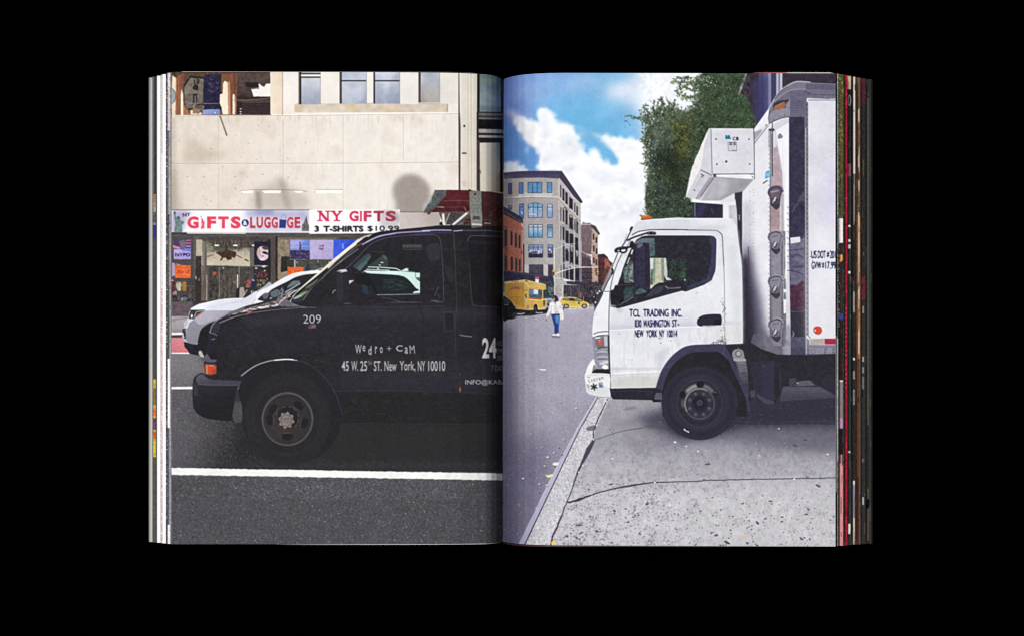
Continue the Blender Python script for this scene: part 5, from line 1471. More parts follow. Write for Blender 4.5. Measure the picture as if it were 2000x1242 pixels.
# ---- yellow delivery truck, dark car, taxi
piece('printed_delivery_truck', 'printed yellow delivery truck seen from behind with red lettering')
P(b3((40, 265), (370, 225), (410, 228), (700, 300), (715, 320), (712, 390), (700, 520), (740, 560), (735, 620), (690, 700), (440, 715), (330, 705), (250, 690), (100, 640), (45, 560)), '#dcae4a', n=0.02, nf=F5)
P(b3((40, 262), (370, 226), (350, 690), (240, 680), (45, 560)), '#cf9f42', n=0.02, nf=F5)
P(b3((100, 290), (345, 275), (348, 660), (110, 600)), '#c79233', a=0.8)
L(b3((105, 600), (100, 292), (345, 276), (350, 660)), 0.9, '#a8762a')
P(b3((40, 262), (370, 225), (410, 228), (350, 268), (60, 285)), '#ecc267')
P(b3((370, 226), (410, 228), (716, 310), (714, 388), (430, 350), (360, 268)), '#e6bc55', n=0.02, nf=F5)
L(b3((45, 262), (375, 226), (710, 300)), 1.1, '#f4d998')
for x in (178, 215, 250):
    E(*b3((x, 256))[0], 1.2, 0.9, '#5d3b1f')
SP(b3((375, 245), (400, 230), (420, 248), (400, 256)), '#5b4018')
T('DHL', *q(b3, 155, 330, 290, 375), '#b8323a', bold=0.03, skew=0.25)
L(b3((120, 378), (325, 350)), 1.0, '#b8323a', a=0.7)
T('EXPRESS', *q(b3, 228, 492, 315, 518), '#b9503a', a=0.9)
L(b3((140, 495), (220, 505)), 2.0, '#b87a32', a=0.8)
for y in (540, 575, 600):
    L(b3((170, y), (310, y + 4)), 1.0, '#b66a38', a=0.8)
L(b3((360, 390), (420, 395)), 2.0, '#b67a38')
L(b3((430, 285), (480, 292)), 1.4, '#b5863a')
T('DHL', *q(b3, 555, 338, 582, 352), '#b8502f')
P(b3((440, 370), (660, 385), (650, 530), (440, 505)), '#4b5a80', n=0.06, nf=F3)
P(b3((440, 370), (515, 375), (515, 470), (440, 470)), '#5d78b0', n=0.05, nf=F3)
P(b3((515, 375), (588, 385), (588, 460), (515, 455)), '#d3deea')
P(b3((590, 395), (660, 400), (650, 500), (590, 480)), '#4c5162', n=0.06, nf=F3)
P(b3((450, 470), (640, 480), (640, 520), (450, 500)), '#3d6b5d', n=0.08, nf=F3)
P(b3((440, 510), (650, 535), (650, 550), (440, 530)), '#c23a3c')
P(b3((440, 530), (650, 550), (650, 562), (440, 548)), '#f3e3c0')
P(b3((668, 390), (712, 380), (712, 520), (668, 530)), '#3d3f3f', n=0.06, nf=F3)
L(b3((660, 385), (665, 540)), 1.6, '#e9c871')
P(b3((668, 560), (700, 552), (700, 640), (675, 650)), '#4b4038')
L(b3((560, 560), (720, 540)), 2.2, '#efc65a')
for x, y in ((390, 470), (392, 500), (405, 545)):
    E(*b3((x, y))[0], 1.4, 2.2, '#3b2f2c')
E(*b3((405, 552))[0], 1.8, 3.0, '#c6b9b5')
E(*b3((420, 660))[0], 2.6, 3.4, '#8f8a90')
L(b3((440, 690), (560, 690), (700, 680)), 1.8, '#f0d37f')
SP(b3((515, 700), (520, 640), (545, 610), (575, 630), (582, 740), (540, 780), (515, 760)), '#26242d')
L(b3((520, 630), (548, 600), (580, 630), (590, 690)), 1.4, '#f3df9b', sm=True)
SP(b3((530, 680), (550, 660), (560, 720), (545, 750)), '#4a4852')
P(b3((200, 690), (440, 715), (700, 705), (760, 640), (780, 700), (740, 760), (480, 800), (200, 810)), '#2a2833', n=0.03, nf=F5)
L(b3((245, 770), (310, 775), (370, 760)), 1.6, '#e4e2e6')
L(b3((550, 750), (600, 760), (665, 750)), 1.4, '#dcdade')
SP(b3((735, 560), (800, 560), (800, 640), (760, 680), (725, 640)), '#8a8690', n=0.08, nf=F3)
P(b3((745, 600), (790, 610), (780, 640), (740, 640)), '#2f2c36')
piece('printed_sign', 'printed red and white street sign above the yellow truck')
SP(b3((530, 185), (560, 165), (600, 180), (608, 205), (570, 220), (535, 210)), '#9c3a4a', n=0.08, nf=F3)
P(b3((540, 210), (600, 215), (600, 272), (545, 260)), '#e9e4e6')
L(b3((545, 190), (595, 195)), 1.0, '#e3b9c0', a=0.8)
piece('printed_car', 'printed dark parked car beside the gutter')
P(smooth(b3((25, 500), (90, 520), (140, 560), (180, 610), (215, 660), (235, 740), (215, 840), (100, 860), (25, 870)), n=4), '#22212a', n=0.02, nf=F5)
P(b3((30, 515), (90, 530), (140, 580), (130, 610), (30, 600)), '#33444a')
L(b3((35, 625), (110, 625)), 1.6, '#8d8a94')
SP(b3((185, 600), (205, 610), (200, 640), (190, 630)), '#b5a9a0')
SP(b3((180, 790), (215, 740), (235, 760), (225, 830), (190, 840)), '#2c2b32')
RING(*b3((205, 795))[0], 2.4, 4.2, 1.0, '#5b5963')
E(*b3((68, 490))[0], 2.0, 1.2, '#c9b48a')
piece('printed_taxi', 'printed yellow taxi crossing behind the walking woman')
P(smooth(b3((945, 580), (960, 530), (985, 508), (1100, 505), (1220, 515), (1320, 565), (1380, 585), (1415, 620), (1410, 660), (1300, 668), (1100, 665), (1000, 650), (960, 610)), n=4), '#e6c244', n=0.02, nf=F5)
P(b3((990, 520), (1100, 516), (1220, 526), (1310, 572), (1190, 570), (990, 555)), '#37332f')
P(b3((1000, 525), (1080, 520), (1085, 555), (1000, 550)), '#8c8672')
P(b3((1200, 530), (1250, 545), (1285, 568), (1200, 562)), '#8d8c8d')
L(b3((1180, 520), (1185, 570)), 1.2, '#e3b82d')
L(b3((1090, 515), (1092, 560)), 0.9, '#caa52f')
L(b3((975, 515), (1100, 506), (1210, 516)), 1.2, '#f6e08a', sm=True)
L(b3((1000, 655), (1290, 662)), 1.4, '#f6dc84')
L(b3((1000, 620), (1380, 610)), 1.0, '#c79a20', a=0.7)
for x in (1042, 1335):
    E(*b3((x, 648))[0], 5.4, 4.4, '#2a2729')
    E(*b3((x, 648))[0], 3.0, 2.6, '#cfcac6')
    E(*b3((x, 648))[0], 1.2, 1.0, '#4d4a4c')
E(*b3((1248, 600))[0], 1.8, 2.4, '#3a3423')
L(b3((1090, 592), (1190, 588)), 0.9, '#a37f22', a=0.8)
E(*b3((1400, 620))[0], 1.4, 1.2, '#f9f4e2')

# ---- street lights and signals
for k, (lab, pole, arm, head) in enumerate((('printed traffic signal pole with a long curved mast arm', ((850, 290), (848, 540), (852, 700), (855, 1080)), ((865, 705), (1000, 655), (1150, 615), (1300, 600), (1560, 600)), (838, 690)),)):
    piece('printed_traffic_signal', lab)
    L(b2(*pole), 1.8, '#dedada')
    L(b2(*arm), 2.0, '#ddd9d9', sm=True)
    L(b2((870, 310), (960, 270), (1050, 235), (1190, 222)), 1.4, '#cfcbcc', sm=True)
    L(b2((1060, 570), (1250, 590), (1550, 600)), 1.0, '#bdb8bc')
    L(b2((860, 780), (950, 780), (1100, 810), (1160, 825), (1185, 815)), 2.0, '#cfcac9', sm=True)
    L(b2((432, 360), (470, 340), (515, 320)), 1.2, '#f4f4f6')
piece('printed_traffic_light', 'printed amber traffic light on the near pole')
P(b2((818, 645), (860, 645), (858, 720), (840, 745), (820, 735)), '#b98a2e')
P(b2((822, 670), (845, 668), (845, 735), (824, 730)), '#4a3418')
E(*b2((838, 662))[0], 2.4, 1.6, '#e9b63e')
piece('printed_traffic_light', 'printed amber traffic light hanging from the arm end')
P(b2((1512, 615), (1565, 615), (1565, 735), (1520, 735)), '#7d5a2c')
for y, c in ((640, '#d8a02c'), (672, '#e6c257'), (705, '#c98a2b')):
    E(*b2((1545, y))[0], 2.2, 1.6, c)
P(b2((1515, 625), (1535, 625), (1535, 725), (1520, 725)), '#3d2b1c')
piece('printed_sign', 'printed orange pedestrian signal on the near pole')
P(b2((860, 950), (890, 950), (888, 1000), (862, 1000)), '#d98a52')
back(gb)

# ---- crowd at the corner
piece('printed_person', 'printed passers by in dark clothes behind the cab')
SP(b3((1530, 560), (1560, 470), (1600, 440), (1640, 450), (1600, 560), (1540, 690), (1500, 740), (1500, 640)), '#3d3c55', n=0.04, nf=F3)
SP(b3((1480, 490), (1510, 470), (1530, 500), (1520, 640), (1495, 640)), '#2d2a33', n=0.08, nf=F3)
E(*b3((1515, 590))[0], 1.4, 2.2, '#dcd8dc')
E(*b3((1550, 440))[0], 1.6, 2.0, '#e3dedc')
E(*b3((1580, 410))[0], 1.5, 1.8, '#f2efee')
E(*b3((1490, 500))[0], 1.2, 1.6, '#b5aeb0')

# ---- woman walking
piece('printed_person', 'printed woman in white blouse and blue jeans walking with a bag and a bottle')
# hair
SP(b3((815, 500), (830, 478), (870, 475), (905, 510), (915, 560), (895, 610), (860, 600), (840, 545), (818, 530)), '#38252c')
# legs
P(smooth(b3((805, 765), (940, 760), (942, 830), (925, 930), (922, 1000), (918, 1080), (882, 1085), (880, 1010), (870, 1090), (850, 1088), (850, 980), (820, 860)), n=3), '#2b3f86')
P(smooth(b3((870, 800), (930, 800), (930, 880), (915, 920), (880, 920), (868, 860)), n=3), '#4a86c6', blur=0.5)
L(b3((860, 850), (875, 980), (880, 1080)), 0.9, '#1c2a5a')
P(b3((805, 765), (940, 760), (942, 785), (806, 790)), '#232b5a')
# shoes
SP(b3((808, 1115), (830, 1095), (868, 1090), (872, 1118), (830, 1125)), '#f4f1ee')
SP(b3((884, 1120), (890, 1085), (915, 1080), (935, 1105), (925, 1130), (895, 1132)), '#f4f1ee')
L(b3((808, 1124), (870, 1124)), 0.9, '#565264')
L(b3((888, 1134), (935, 1130)), 1.0, '#565264')
# blouse, sleeves
P(smooth(b3((775, 600), (830, 580), (850, 590), (890, 575), (930, 570), (960, 600), (985, 660), (990, 700), (940, 740), (940, 765), (870, 768), (805, 772), (800, 720), (760, 780), (755, 820), (715, 820), (740, 740), (770, 660)), n=3), '#f0edec')
P(smooth(b3((775, 640), (810, 640), (800, 700), (765, 780), (752, 815), (715, 815), (745, 730)), n=3), '#e6e1e2')
SP(b3((850, 640), (900, 660), (910, 740), (860, 750), (840, 700)), '#d3cdd2', a=0.8, blur=0.6)
SP(b3((930, 640), (985, 650), (975, 700), (940, 720)), '#cfc8cd', a=0.8)
L(b3((800, 640), (805, 740)), 0.9, '#bdb4bb')
L(b3((860, 750), (920, 745)), 1.4, '#8d858e')
L(b3((880, 600), (865, 660)), 0.8, '#c9c2c8')
P(b3((840, 585), (885, 580), (865, 625)), '#c9978a')
# face, glasses
SP(b3((818, 520), (835, 500), (858, 520), (860, 560), (840, 575), (825, 555)), '#b98679')
L(b3((818, 520), (848, 520)), 1.8, '#26202a')
# tote bag and cardigan
P(smooth(b3((940, 720), (985, 690), (1000, 700), (990, 740), (1005, 840), (985, 860), (945, 855)), n=3), '#eae6df')
L(b3((960, 740), (970, 850)), 0.9, '#c2bdb9')
L(b3((965, 620), (1000, 650), (990, 720)), 1.2, '#4b434c', a=0.8)
P(b3((990, 660), (1010, 690), (995, 710), (985, 690)), '#3d3640')
# hands and bottle
SP(b3((712, 815), (745, 815), (755, 830), (730, 842), (712, 832)), '#c99a8b')
P(smooth(b3((712, 840), (735, 835), (740, 890), (728, 905), (716, 890)), n=3), '#d9d9dd')
L(b3((716, 850), (718, 890)), 1.2, '#37333d')
L(b3((730, 845), (733, 898)), 0.8, '#5b5866')
back(road2)
P(b3((790, 1118), (870, 1122), (945, 1128), (960, 1150), (830, 1146)), '#4f4a5c', a=0.5, blur=1.2, own=False)
P(b3((800, 1120), (870, 1126), (940, 1132), (930, 1150), (820, 1140)), '#6d6878', a=0.6, blur=1, own=False)

# ---- ivy covered wall
dk = piece('printed_building', 'printed dark building behind the ivy and the truck box')
P([(1430, 138), (1640, 138), (1640, 320), (1440, 320)], '#38303c', n=0.02, nf=F9)
for x0, x1, c in ((1482, 1492, '#4b4a70'), (1492, 1500, '#5a5a86'), (1500, 1506, '#8f8db0'), (1506, 1516, '#413e5c'), (1516, 1521, '#b5b2cc'), (1521, 1523, '#5b5878'), (1523, 1528, '#c3c0d6')):
    R(x0, 140, x1, 240, c, grad=(x0, 150, x0, 235, '#3d3a5a') if x1 < 1500 else None)
P([(1470, 160), (1500, 150), (1500, 240), (1470, 260)], '#3d3d6a', blur=4, a=0.7)
P(b8((880, 20), (940, 20), (875, 200), (850, 230)), '#9c8f9c', n=0.03, nf=F5)
piece('printed_building', 'printed dark gap of the building under the cooling unit')
P([(1345, 395), (1412, 400), (1412, 428), (1340, 428)], '#33303c')
P(b8((500, 1100), (700, 1110), (710, 1225), (440, 1225), (440, 1130)), '#2f2b3c', n=0.02, nf=F5)
P(b8((540, 1120), (600, 1120), (540, 1225), (500, 1225)), '#3f4074', a=0.6, blur=3)
L(b8((502, 1100), (502, 1215)), 1.6, '#8d899a')
L(b8((635, 1150), (665, 1195)), 1.0, '#6d6a70', a=0.8)
piece('printed_ivy', 'printed tall mass of green ivy and bamboo leaves')
IVY = b8((570, 20), (900, 20), (880, 120), (850, 200), (920, 210), (990, 400), (985, 480), (640, 480), (560, 620), (480, 800), (430, 1010), (470, 1110), (440, 1225), (140, 1225), (110, 1150), (85, 1060), (110, 950), (120, 880), (150, 820), (130, 760), (115, 640), (75, 570), (100, 520), (130, 470), (190, 430), (260, 400), (340, 405), (420, 350), (470, 330), (530, 290), (545, 180))
P(smooth(IVY, n=3), '#33442f')
g = np.random.default_rng(21)


def in_poly(poly, xs, ys):
    p = np.array(poly)
    ins = np.zeros(len(xs), bool)
    j = len(p) - 1
    for i in range(len(p)):
        c_ = ((p[i, 1] > ys) != (p[j, 1] > ys)) & (xs < (p[j, 0] - p[i, 0]) * (ys - p[i, 1]) / (p[j, 1] - p[i, 1] + 1e-12) + p[i, 0])
        ins ^= c_
        j = i
    return ins


def shade(x, y):
    """leaf ink: greyish on the left bank, yellow in the middle streak, fresh green to the right"""
    u, v = (x - 1240) * 4.283, (y - 140) * 4.283
    yel = math.exp(-((u - 400) / 75) ** 2 - ((v - 570) / 170) ** 2) + 0.35 * math.exp(-((u - 320) / 80) ** 2 - ((v - 880) / 60) ** 2) + 0.8 * math.exp(-((u - 360) / 110) ** 2 - ((v - 440) / 40) ** 2)
    dark = math.exp(-((u - 310) / 110) ** 2 - ((v - 760) / 120) ** 2) + 0.8 * math.exp(-((u - 360) / 60) ** 2 - ((v - 930) / 110) ** 2) + 0.5 * math.exp(-((u - 600) / 60) ** 2 - ((v - 560) / 120) ** 2)
    pale = math.exp(-((u - 220) / 80) ** 2 - ((v - 520) / 120) ** 2)
    rgt = 1 / (1 + math.exp(-(u - 500) / 40))
    base = np.array([0.265, 0.32, 0.27]) * (1 - rgt) + np.array([0.28, 0.355, 0.255]) * rgt
    base = base * (1 - 0.42 * min(dark, 1)) + np.array([0.12, 0.11, 0.10]) * pale
    return base * (1 - min(yel, 1) * 0.7) + np.array([0.45, 0.45, 0.19]) * min(yel, 1) * 0.7


gx_, gy_ = np.arange(1245, 1480, 5.0), np.arange(140, 432, 5.0)
for x in gx_:
    for y in gy_:
        if in_poly(smooth(IVY, n=3), np.array([x]), np.array([y]))[0]:
            E(x, y, 5.0, 5.0, shade(x, y) * g.uniform(0.72, 1.12), blur=1.6, a=0.8)
P(smooth(IVY, n=3), '#10180f', a=0.6, thr=(F9 + 0.4 * F20, 0.4, 1.2), own=False)
P(smooth(IVY, n=3), '#131a14', a=0.5, thr=(F5, 0.5, 1.2), own=False)
xs, ys = g.uniform(1250, 1475, 6800), g.uniform(143, 428, 6800)
ins = in_poly(smooth(IVY, n=3), xs, ys)
xs, ys = xs[ins], ys[ins]
for i in range(len(xs)):
    c_ = shade(xs[i], ys[i])
    t = g.random()
    m_ = 0.55 if t < 0.34 else (1.05 if t < 0.7 else g.uniform(1.35, 1.95))
    r_ = g.uniform(0.6, 1.7)
    P(ell(xs[i], ys[i], r_ * 1.15, r_ * 0.7, 6, rot=g.normal(90, 45)), np.clip(c_ * m_ + 0.012, 0, 1), a=g.uniform(0.35, 0.75), own=False)
# loose sprays against the sky
def twig(x, y, ang, length, curl, leaf, tones, dens=1.0):
    """a thin stem with small leaves hung along it"""
    n_ = max(4, int(length / 1.6))
    px_, py_ = [x], [y]
    for k in range(n_):
        ang += curl / n_ + g.normal(0, 0.12)
        px_.append(px_[-1] + length / n_ * math.cos(ang))
        py_.append(py_[-1] + length / n_ * math.sin(ang))
    if min(py_) < 146:
        return
    L(list(zip(px_, py_)), 0.7, '#4a4f40', w2=0.4, a=0.7, own=False)
    for k in range(len(px_)):
        if g.random() > dens:
            continue
        for sgn in (-1, 1):
            a_ = ang + sgn * g.uniform(0.4, 1.4)
            r_ = leaf * g.uniform(0.6, 1.25)
            P(ell(px_[k] + r_ * math.cos(a_), py_[k] + r_ * math.sin(a_), r_, r_ * 0.5, 7, rot=math.degrees(a_)), tones[g.integers(0, len(tones))], a=0.88)


GT = ['#3d4a38', '#55634c', '#303c2f', '#6b7a5c', '#46543d']
for k in range(120):      # feathery bamboo tips over the left bank
    x = g.normal(1290, 17)
    twig(x, g.uniform(228, 250), g.normal(-1.57 + (x - 1292) * 0.012, 0.35), g.uniform(12, 48) * (1.0 if 1270 < x < 1315 else 0.55), g.normal(0, 0.8), 1.25, GT, 0.7)
for k in range(70):       # tips between the bank and the wall
    twig(g.uniform(1310, 1362), g.uniform(222, 242), g.normal(-1.5, 0.4), g.uniform(6, 22), g.normal(0, 0.8), 1.3, GT + ['#7d8258'], 0.7)
for k in range(190):      # ragged left side
    y = g.uniform(245, 425)
    twig(1272 - 7 * math.sin((y - 240) / 28) * 0.6 + g.normal(0, 3), y, g.normal(2.6, 0.6), g.uniform(5, 17), g.normal(0, 0.8), 1.2, GT, 0.75)
for k in range(80):       # ivy sprays hanging out from the wall
    twig(g.uniform(1362, 1378), g.uniform(150, 215), g.normal(3.1, 0.5), g.uniform(6, 17), g.normal(0, 0.7), 1.6, GT, 0.8)
for x, y, a0_, l_ in ((1366, 161, 3.12, 52), (1362, 176, 2.9, 40), (1364, 168, 3.0, 34), (1352, 150, 3.3, 30), (1362, 186, 2.7, 26), (1345, 150, 2.6, 14), (1340, 183, 2.4, 14), (1334, 180, 2.9, 12), (1350, 186, 2.2, 12)):
    for r in range(2):
        twig(x, y + r * 2.5, a0_, l_, g.normal(0, 0.4), 1.8, GT + ['#82946a'], 0.75)
for pts in (((340, 100), (440, 92), (540, 95)), ((360, 180), (420, 160), (480, 150)), ((120, 240), (180, 300), (210, 400)), ((260, 210), (290, 300), (300, 400)), ((470, 330), (440, 380), (430, 410))):
    L(b8(*pts), 0.8, '#5d6154', sm=True)
SP(b8((295, 95), (320, 75), (340, 90), (320, 110)), '#8ba06a')
for k in range(150):
    x, y = g.uniform(150, 330), g.uniform(420, 640)
    L(b8((x, y), (x - 12, y + 40)), 0.7, '#6f7a68', a=0.35)
for k in range(120):
    x, y = 70 + abs(g.normal(0, 55)), g.uniform(420, 1180)
    E(*b8((x, y))[0], g.uniform(0.4, 1.0), g.uniform(0.5, 1.5), '#eef1f4', a=0.6)
for k in range(26):
    x, y = g.uniform(520, 690), g.uniform(30, 130)
    E(*b8((x, y))[0], g.uniform(0.5, 1.2), g.uniform(0.5, 1.6), '#f1f3f6', a=0.8)

# ---- white truck: cargo box
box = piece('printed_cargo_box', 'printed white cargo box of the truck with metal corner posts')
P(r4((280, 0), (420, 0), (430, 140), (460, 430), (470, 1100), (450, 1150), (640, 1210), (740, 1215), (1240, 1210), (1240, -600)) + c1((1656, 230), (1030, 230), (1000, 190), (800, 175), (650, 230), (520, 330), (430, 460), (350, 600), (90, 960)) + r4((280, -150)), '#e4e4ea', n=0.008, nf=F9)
P([(1412, 395), (1440, 395), (1442, 430), (1412, 428)], '#f0f0f4')
P(c6((860, 20), (1020, 10), (1040, 480), (960, 330), (860, 290)), '#cfcbd2', n=0.03, nf=FV)
L(c6((905, 20), (910, 290)), 1.2, '#8d8994', a=0.7)
# shaded lower front wall
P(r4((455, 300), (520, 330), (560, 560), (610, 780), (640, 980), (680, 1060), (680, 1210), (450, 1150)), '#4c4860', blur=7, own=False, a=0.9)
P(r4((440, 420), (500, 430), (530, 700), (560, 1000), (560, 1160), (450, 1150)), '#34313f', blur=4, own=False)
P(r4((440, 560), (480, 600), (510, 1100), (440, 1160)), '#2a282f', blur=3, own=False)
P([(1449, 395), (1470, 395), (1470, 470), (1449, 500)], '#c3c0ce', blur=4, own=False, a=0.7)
for k in range(46):
    x, y = g.choice([1465, 1471.5]) + g.normal(0, 0.5), g.uniform(370, 560)
    E(x, y, 0.6, 0.8, '#6d6978', a=0.8, own=False)
L(r4((502, 340), (506, 420), (508, 640)), 1.4, '#3a3746', own=False, w2=0.6)
# dark gap behind the cab
P(c6((1020, 0), (1130, -10), (1135, 500), (1130, 850), (1135, 1100), (1160, 1242), (1140, 1242), (1110, 1000), (1080, 560), (1040, 470)), '#37333f')
L(c6((1075, 190), (1078, 320)), 1.6, '#b9b19f')
P(c2((870, 1110), (1000, 1110), (950, 1242), (870, 1242)), '#37333f')
P(r2((390, 1055), (455, 1060), (450, 1242), (415, 1242)), '#37333f')
# slanted roof nose
P(c1((350, 600), (330, 840), (105, 1000), (90, 960)), '#eeeef4')
L(c1((90, 965), (350, 600)), 1.4, '#f9f9fc')
P(c1((105, 985), (235, 930), (215, 1000), (110, 1120)), '#a9a6b4')
L(c1((100, 1180), (240, 1000), (340, 870)), 1.0, '#4d4a58')
L(c1((110, 1140), (330, 850)), 1.6, '#c9c6d0')
L(c1((100, 960), (105, 1242)), 1.4, '#4d4a58')
L([(1473, 262), (1473.5, 350)], 1.2, '#4d4a58')
# front edge trim
L(c1((345, 940), (345, 1242)), 1.2, '#8d8a96')
L(c1((370, 960), (372, 1242)), 1.6, '#6b6876')
for k in range(46):
    L([(1500.5, 268 + 8.6 * k), (1503, 268 + 8.6 * k)], 1.2, '#6b6876', own=False, a=0.8)
# polished corner post
cp = piece('printed_corner_post', 'printed polished metal corner post of the cargo box')
P([(1503, 252), (1512, 243), (1525, 235), (1541, 231), (1541, 470), (1545, 700), (1506, 690), (1503, 560)], '#d4d2da')
P([(1503.5, 255), (1510, 250), (1511, 420), (1504, 420)], '#a9a6b0')
L([(1508, 262), (1508.5, 345)], 2.6, '#4d4a56')
L([(1505, 262), (1505, 340)], 1.2, '#eceaf0')
L([(1512, 258), (1512, 330)], 1.4, '#e4e2ea')
SP(c1((350, 930), (430, 930), (430, 965), (345, 960)), '#4a4752')
L(c1((400, 830), (405, 1000)), 1.8, '#4a4752')
P([(1516, 255), (1541, 240), (1541, 470), (1536, 560), (1533, 470), (1528, 330), (1518, 275)], '#eef0f6')
P([(1511, 290), (1518, 285), (1528, 340), (1533, 470), (1530, 480), (1505, 480), (1505, 420), (1511, 400)], '#b3a0a8', n=0.02, nf=F9)
P([(1511, 340), (1526, 335), (1530, 400), (1531, 470), (1512, 470)], '#b9a3ab', n=0.02, nf=F9)
P([(1505, 402), (1522, 404), (1522, 448), (1506, 448)], '#a89094', n=0.02, nf=F9)
P([(1522, 380), (1531, 380), (1532, 480), (1524, 480)], '#b8aeb4')
L([(1528, 280), (1531, 350), (1532, 460)], 1.4, '#e6e4ea')
SP(c1((490, 1060), (500, 1020), (530, 1005), (572, 1055), (540, 1085), (495, 1090)), '#8a8084')
L([(1525, 370), (1524, 470)], 1.4, '#d9d6dc')
L([(1537, 340), (1534.5, 420), (1536, 500), (1534, 560)], 3.0, '#fbfbfd', w2=1.6, sm=True)
for k in range(30):
    y = 400 + k * 4
    L([(1537 + g.normal(0, 0.6), y), (1541 + g.normal(0, 0.8), y + 3)], 1.2, ['#f4f4f8', '#5d5a66', '#c9c6ce'][k % 3], a=0.8)
P(c5((300, 640), (575, 640), (720, 740), (720, 935), (480, 928), (240, 840)), '#6f6b7c', n=0.02, nf=F9)
P([(1504, 452), (1534, 452), (1536, 700), (1520, 692), (1504, 676)], '#7d7988', n=0.02, nf=F9, grad=(1515, 470, 1515, 690, '#6d6977'))
P([(1509, 490), (1525, 490), (1526, 620), (1510, 620)], '#94909a', a=0.7, blur=2, n=0.02, nf=FV)
P([(1509, 580), (1526, 580), (1526, 676), (1510, 676)], '#8b8792', a=0.7, blur=1)
L([(1527, 470), (1528, 676)], 1.2, '#55515e')
L([(1531, 470), (1530, 590)], 2.0, '#a39fa8')
L([(1504.5, 252), (1504, 676)], 1.4, '#55515e')
L([(1534, 480), (1535, 520), (1533, 545)], 2.0, '#f2e6e0')
for y in (565, 585, 590, 594, 600, 606):
    P([(1530 + g.normal(0, 0.6), y), (1536, y + 1), (1535, y + 6), (1531, y + 7)], '#f1f0f2')
for x, y in ((1538.5, 616), (1537, 657), (1536, 661)):
    E(x, y, 1.2, 1.0, '#f4f3f6')
P([(1534, 640), (1541, 630), (1548, 660), (1548, 696), (1534, 698)], '#94909d', a=0.8, blur=1.5)
P(c5((560, 800), (720, 760), (720, 920), (580, 930)), '#a09ca8', a=0.7, blur=1)
L(c5((420, 795), (570, 795)), 1.0, '#4d4958')
# dark mirror panel
P([(1541, 226), (1573, 226), (1573, 694), (1545, 696), (1541, 480)], '#38344a', n=0.015, nf=F9)
P([(1542, 470), (1571, 465), (1572, 560), (1543, 560)], '#6b6780', n=0.03, nf=F9, a=0.9)
L(c4((680, 165), (800, 150), (920, 130)), 1.6, '#3d394c', sm=True)
L(c4((680, 220), (720, 270), (800, 230), (920, 290)), 2.4, '#484458', sm=True)
P(c4((720, 410), (920, 400), (920, 450), (720, 440)), '#46425a', a=0.8, blur=1)
L(c4((640, 490), (760, 500), (920, 560)), 1.6, '#3d394c', sm=True)
P(smooth(c4((700, 745), (800, 720), (920, 670), (920, 1130), (740, 1120), (690, 1040)), n=4), '#4e2f42', n=0.02, nf=F9)
P(c4((700, 1125), (920, 1120), (920, 1242), (690, 1242)), '#36323f')
L(c4((700, 1130), (740, 1150), (920, 1140)), 1.6, '#5d5868', sm=True)
P(smooth(c3((740, 560), (800, 460), (880, 310), (920, 290), (925, 440), (850, 470), (780, 540), (720, 640)), n=3), '#56525e', a=0.9)
L(c3((770, 480), (850, 460), (920, 440)), 1.6, '#2f2c3a', sm=True)
P(c5((720, 260), (920, 250), (930, 640), (800, 640), (720, 540)), '#37333f', blur=1.5, own=False)
P(c5((700, 640), (930, 640), (950, 930), (720, 930)), '#57536a', n=0.02, nf=F9, grad=(1550, 660, 1550, 690, '#4a4760'))
SP(c5((720, 530), (755, 580), (745, 630), (715, 640), (735, 590)), '#7d7988')
P(c3((690, 1035), (850, 1018), (855, 1105), (700, 1130)), '#dcdae2')
# rail with rivets
L([(1573, 192), (1574, 694)], 3.2, '#6d6a7c')
L([(1573.6, 250), (1574.6, 690)], 0.9, '#f2f1f4')
L([(1575.6, 200), (1576, 655)], 1.4, '#2f2c38')
for k in range(47):
    y = 205 + 9.7 * k + g.normal(0, 0.4)
    E(1577.2, y, 1.5, 1.3, '#3a3744', own=False)
    E(1577.7, y - 0.5, 0.6, 0.5, '#d5d3da', own=False)
    E(1570.6, y + 3, 0.6, 0.6, '#8d8a98', own=False)
# grey roof cap
cap_ = piece('printed_roof_cap', 'printed grey moulded roof corner of the cargo box')
P(smooth(c1((350, 610), (430, 460), (520, 330), (650, 230), (800, 165), (1000, 170), (1030, 185)), closed=False) + c1((1460, 205), (1460, 460), (960, 430), (940, 740), (700, 735), (560, 760), (430, 810), (345, 850), (330, 760)), '#6e6a7c', n=0.02, nf=F9)
P(c1((400, 640), (620, 590), (700, 600), (690, 730), (560, 745), (430, 800), (350, 840), (340, 750)), '#8c8898', n=0.02, nf=F9)
P(smooth(c1((350, 610), (430, 460), (520, 330), (650, 230), (800, 168), (940, 170), (940, 290), (800, 290), (650, 330), (520, 420), (430, 520), (390, 640)), n=3), '#7a7688')
L(c1((350, 600), (430, 455), (520, 325), (650, 228), (800, 166), (1020, 178)), 1.8, '#c9c6d0', sm=True)
L(c1((440, 450), (520, 335), (640, 245)), 1.0, '#3d3a46', sm=True)
L(c1((420, 500), (520, 420), (650, 325), (800, 290), (960, 290)), 1.2, '#a5a2b0', sm=True)
P(c1((410, 560), (430, 510), (520, 470), (680, 455), (640, 520), (620, 580), (440, 635)), '#3d3946')
P(c1((620, 530), (690, 455), (690, 580), (620, 590)), '#8f8b9a')
P(c1((690, 330), (930, 320), (930, 730), (690, 720)), '#67637a', n=0.02, nf=F9)
for y in (465, 495, 525, 555, 590):
    L(c1((700, y), (920, y)), 0.9, '#57536a', a=0.9)
P(c1((940, 200), (1460, 220), (1460, 300), (940, 290)), '#615d72', n=0.02, nf=FH)
L(c1((1030, 190), (1460, 205)), 1.0, '#8f8b9c')
P(c1((950, 300), (1460, 310), (1460, 380), (950, 370)), '#706c80')
L(c1((950, 375), (1460, 385)), 1.2, '#4a4658')
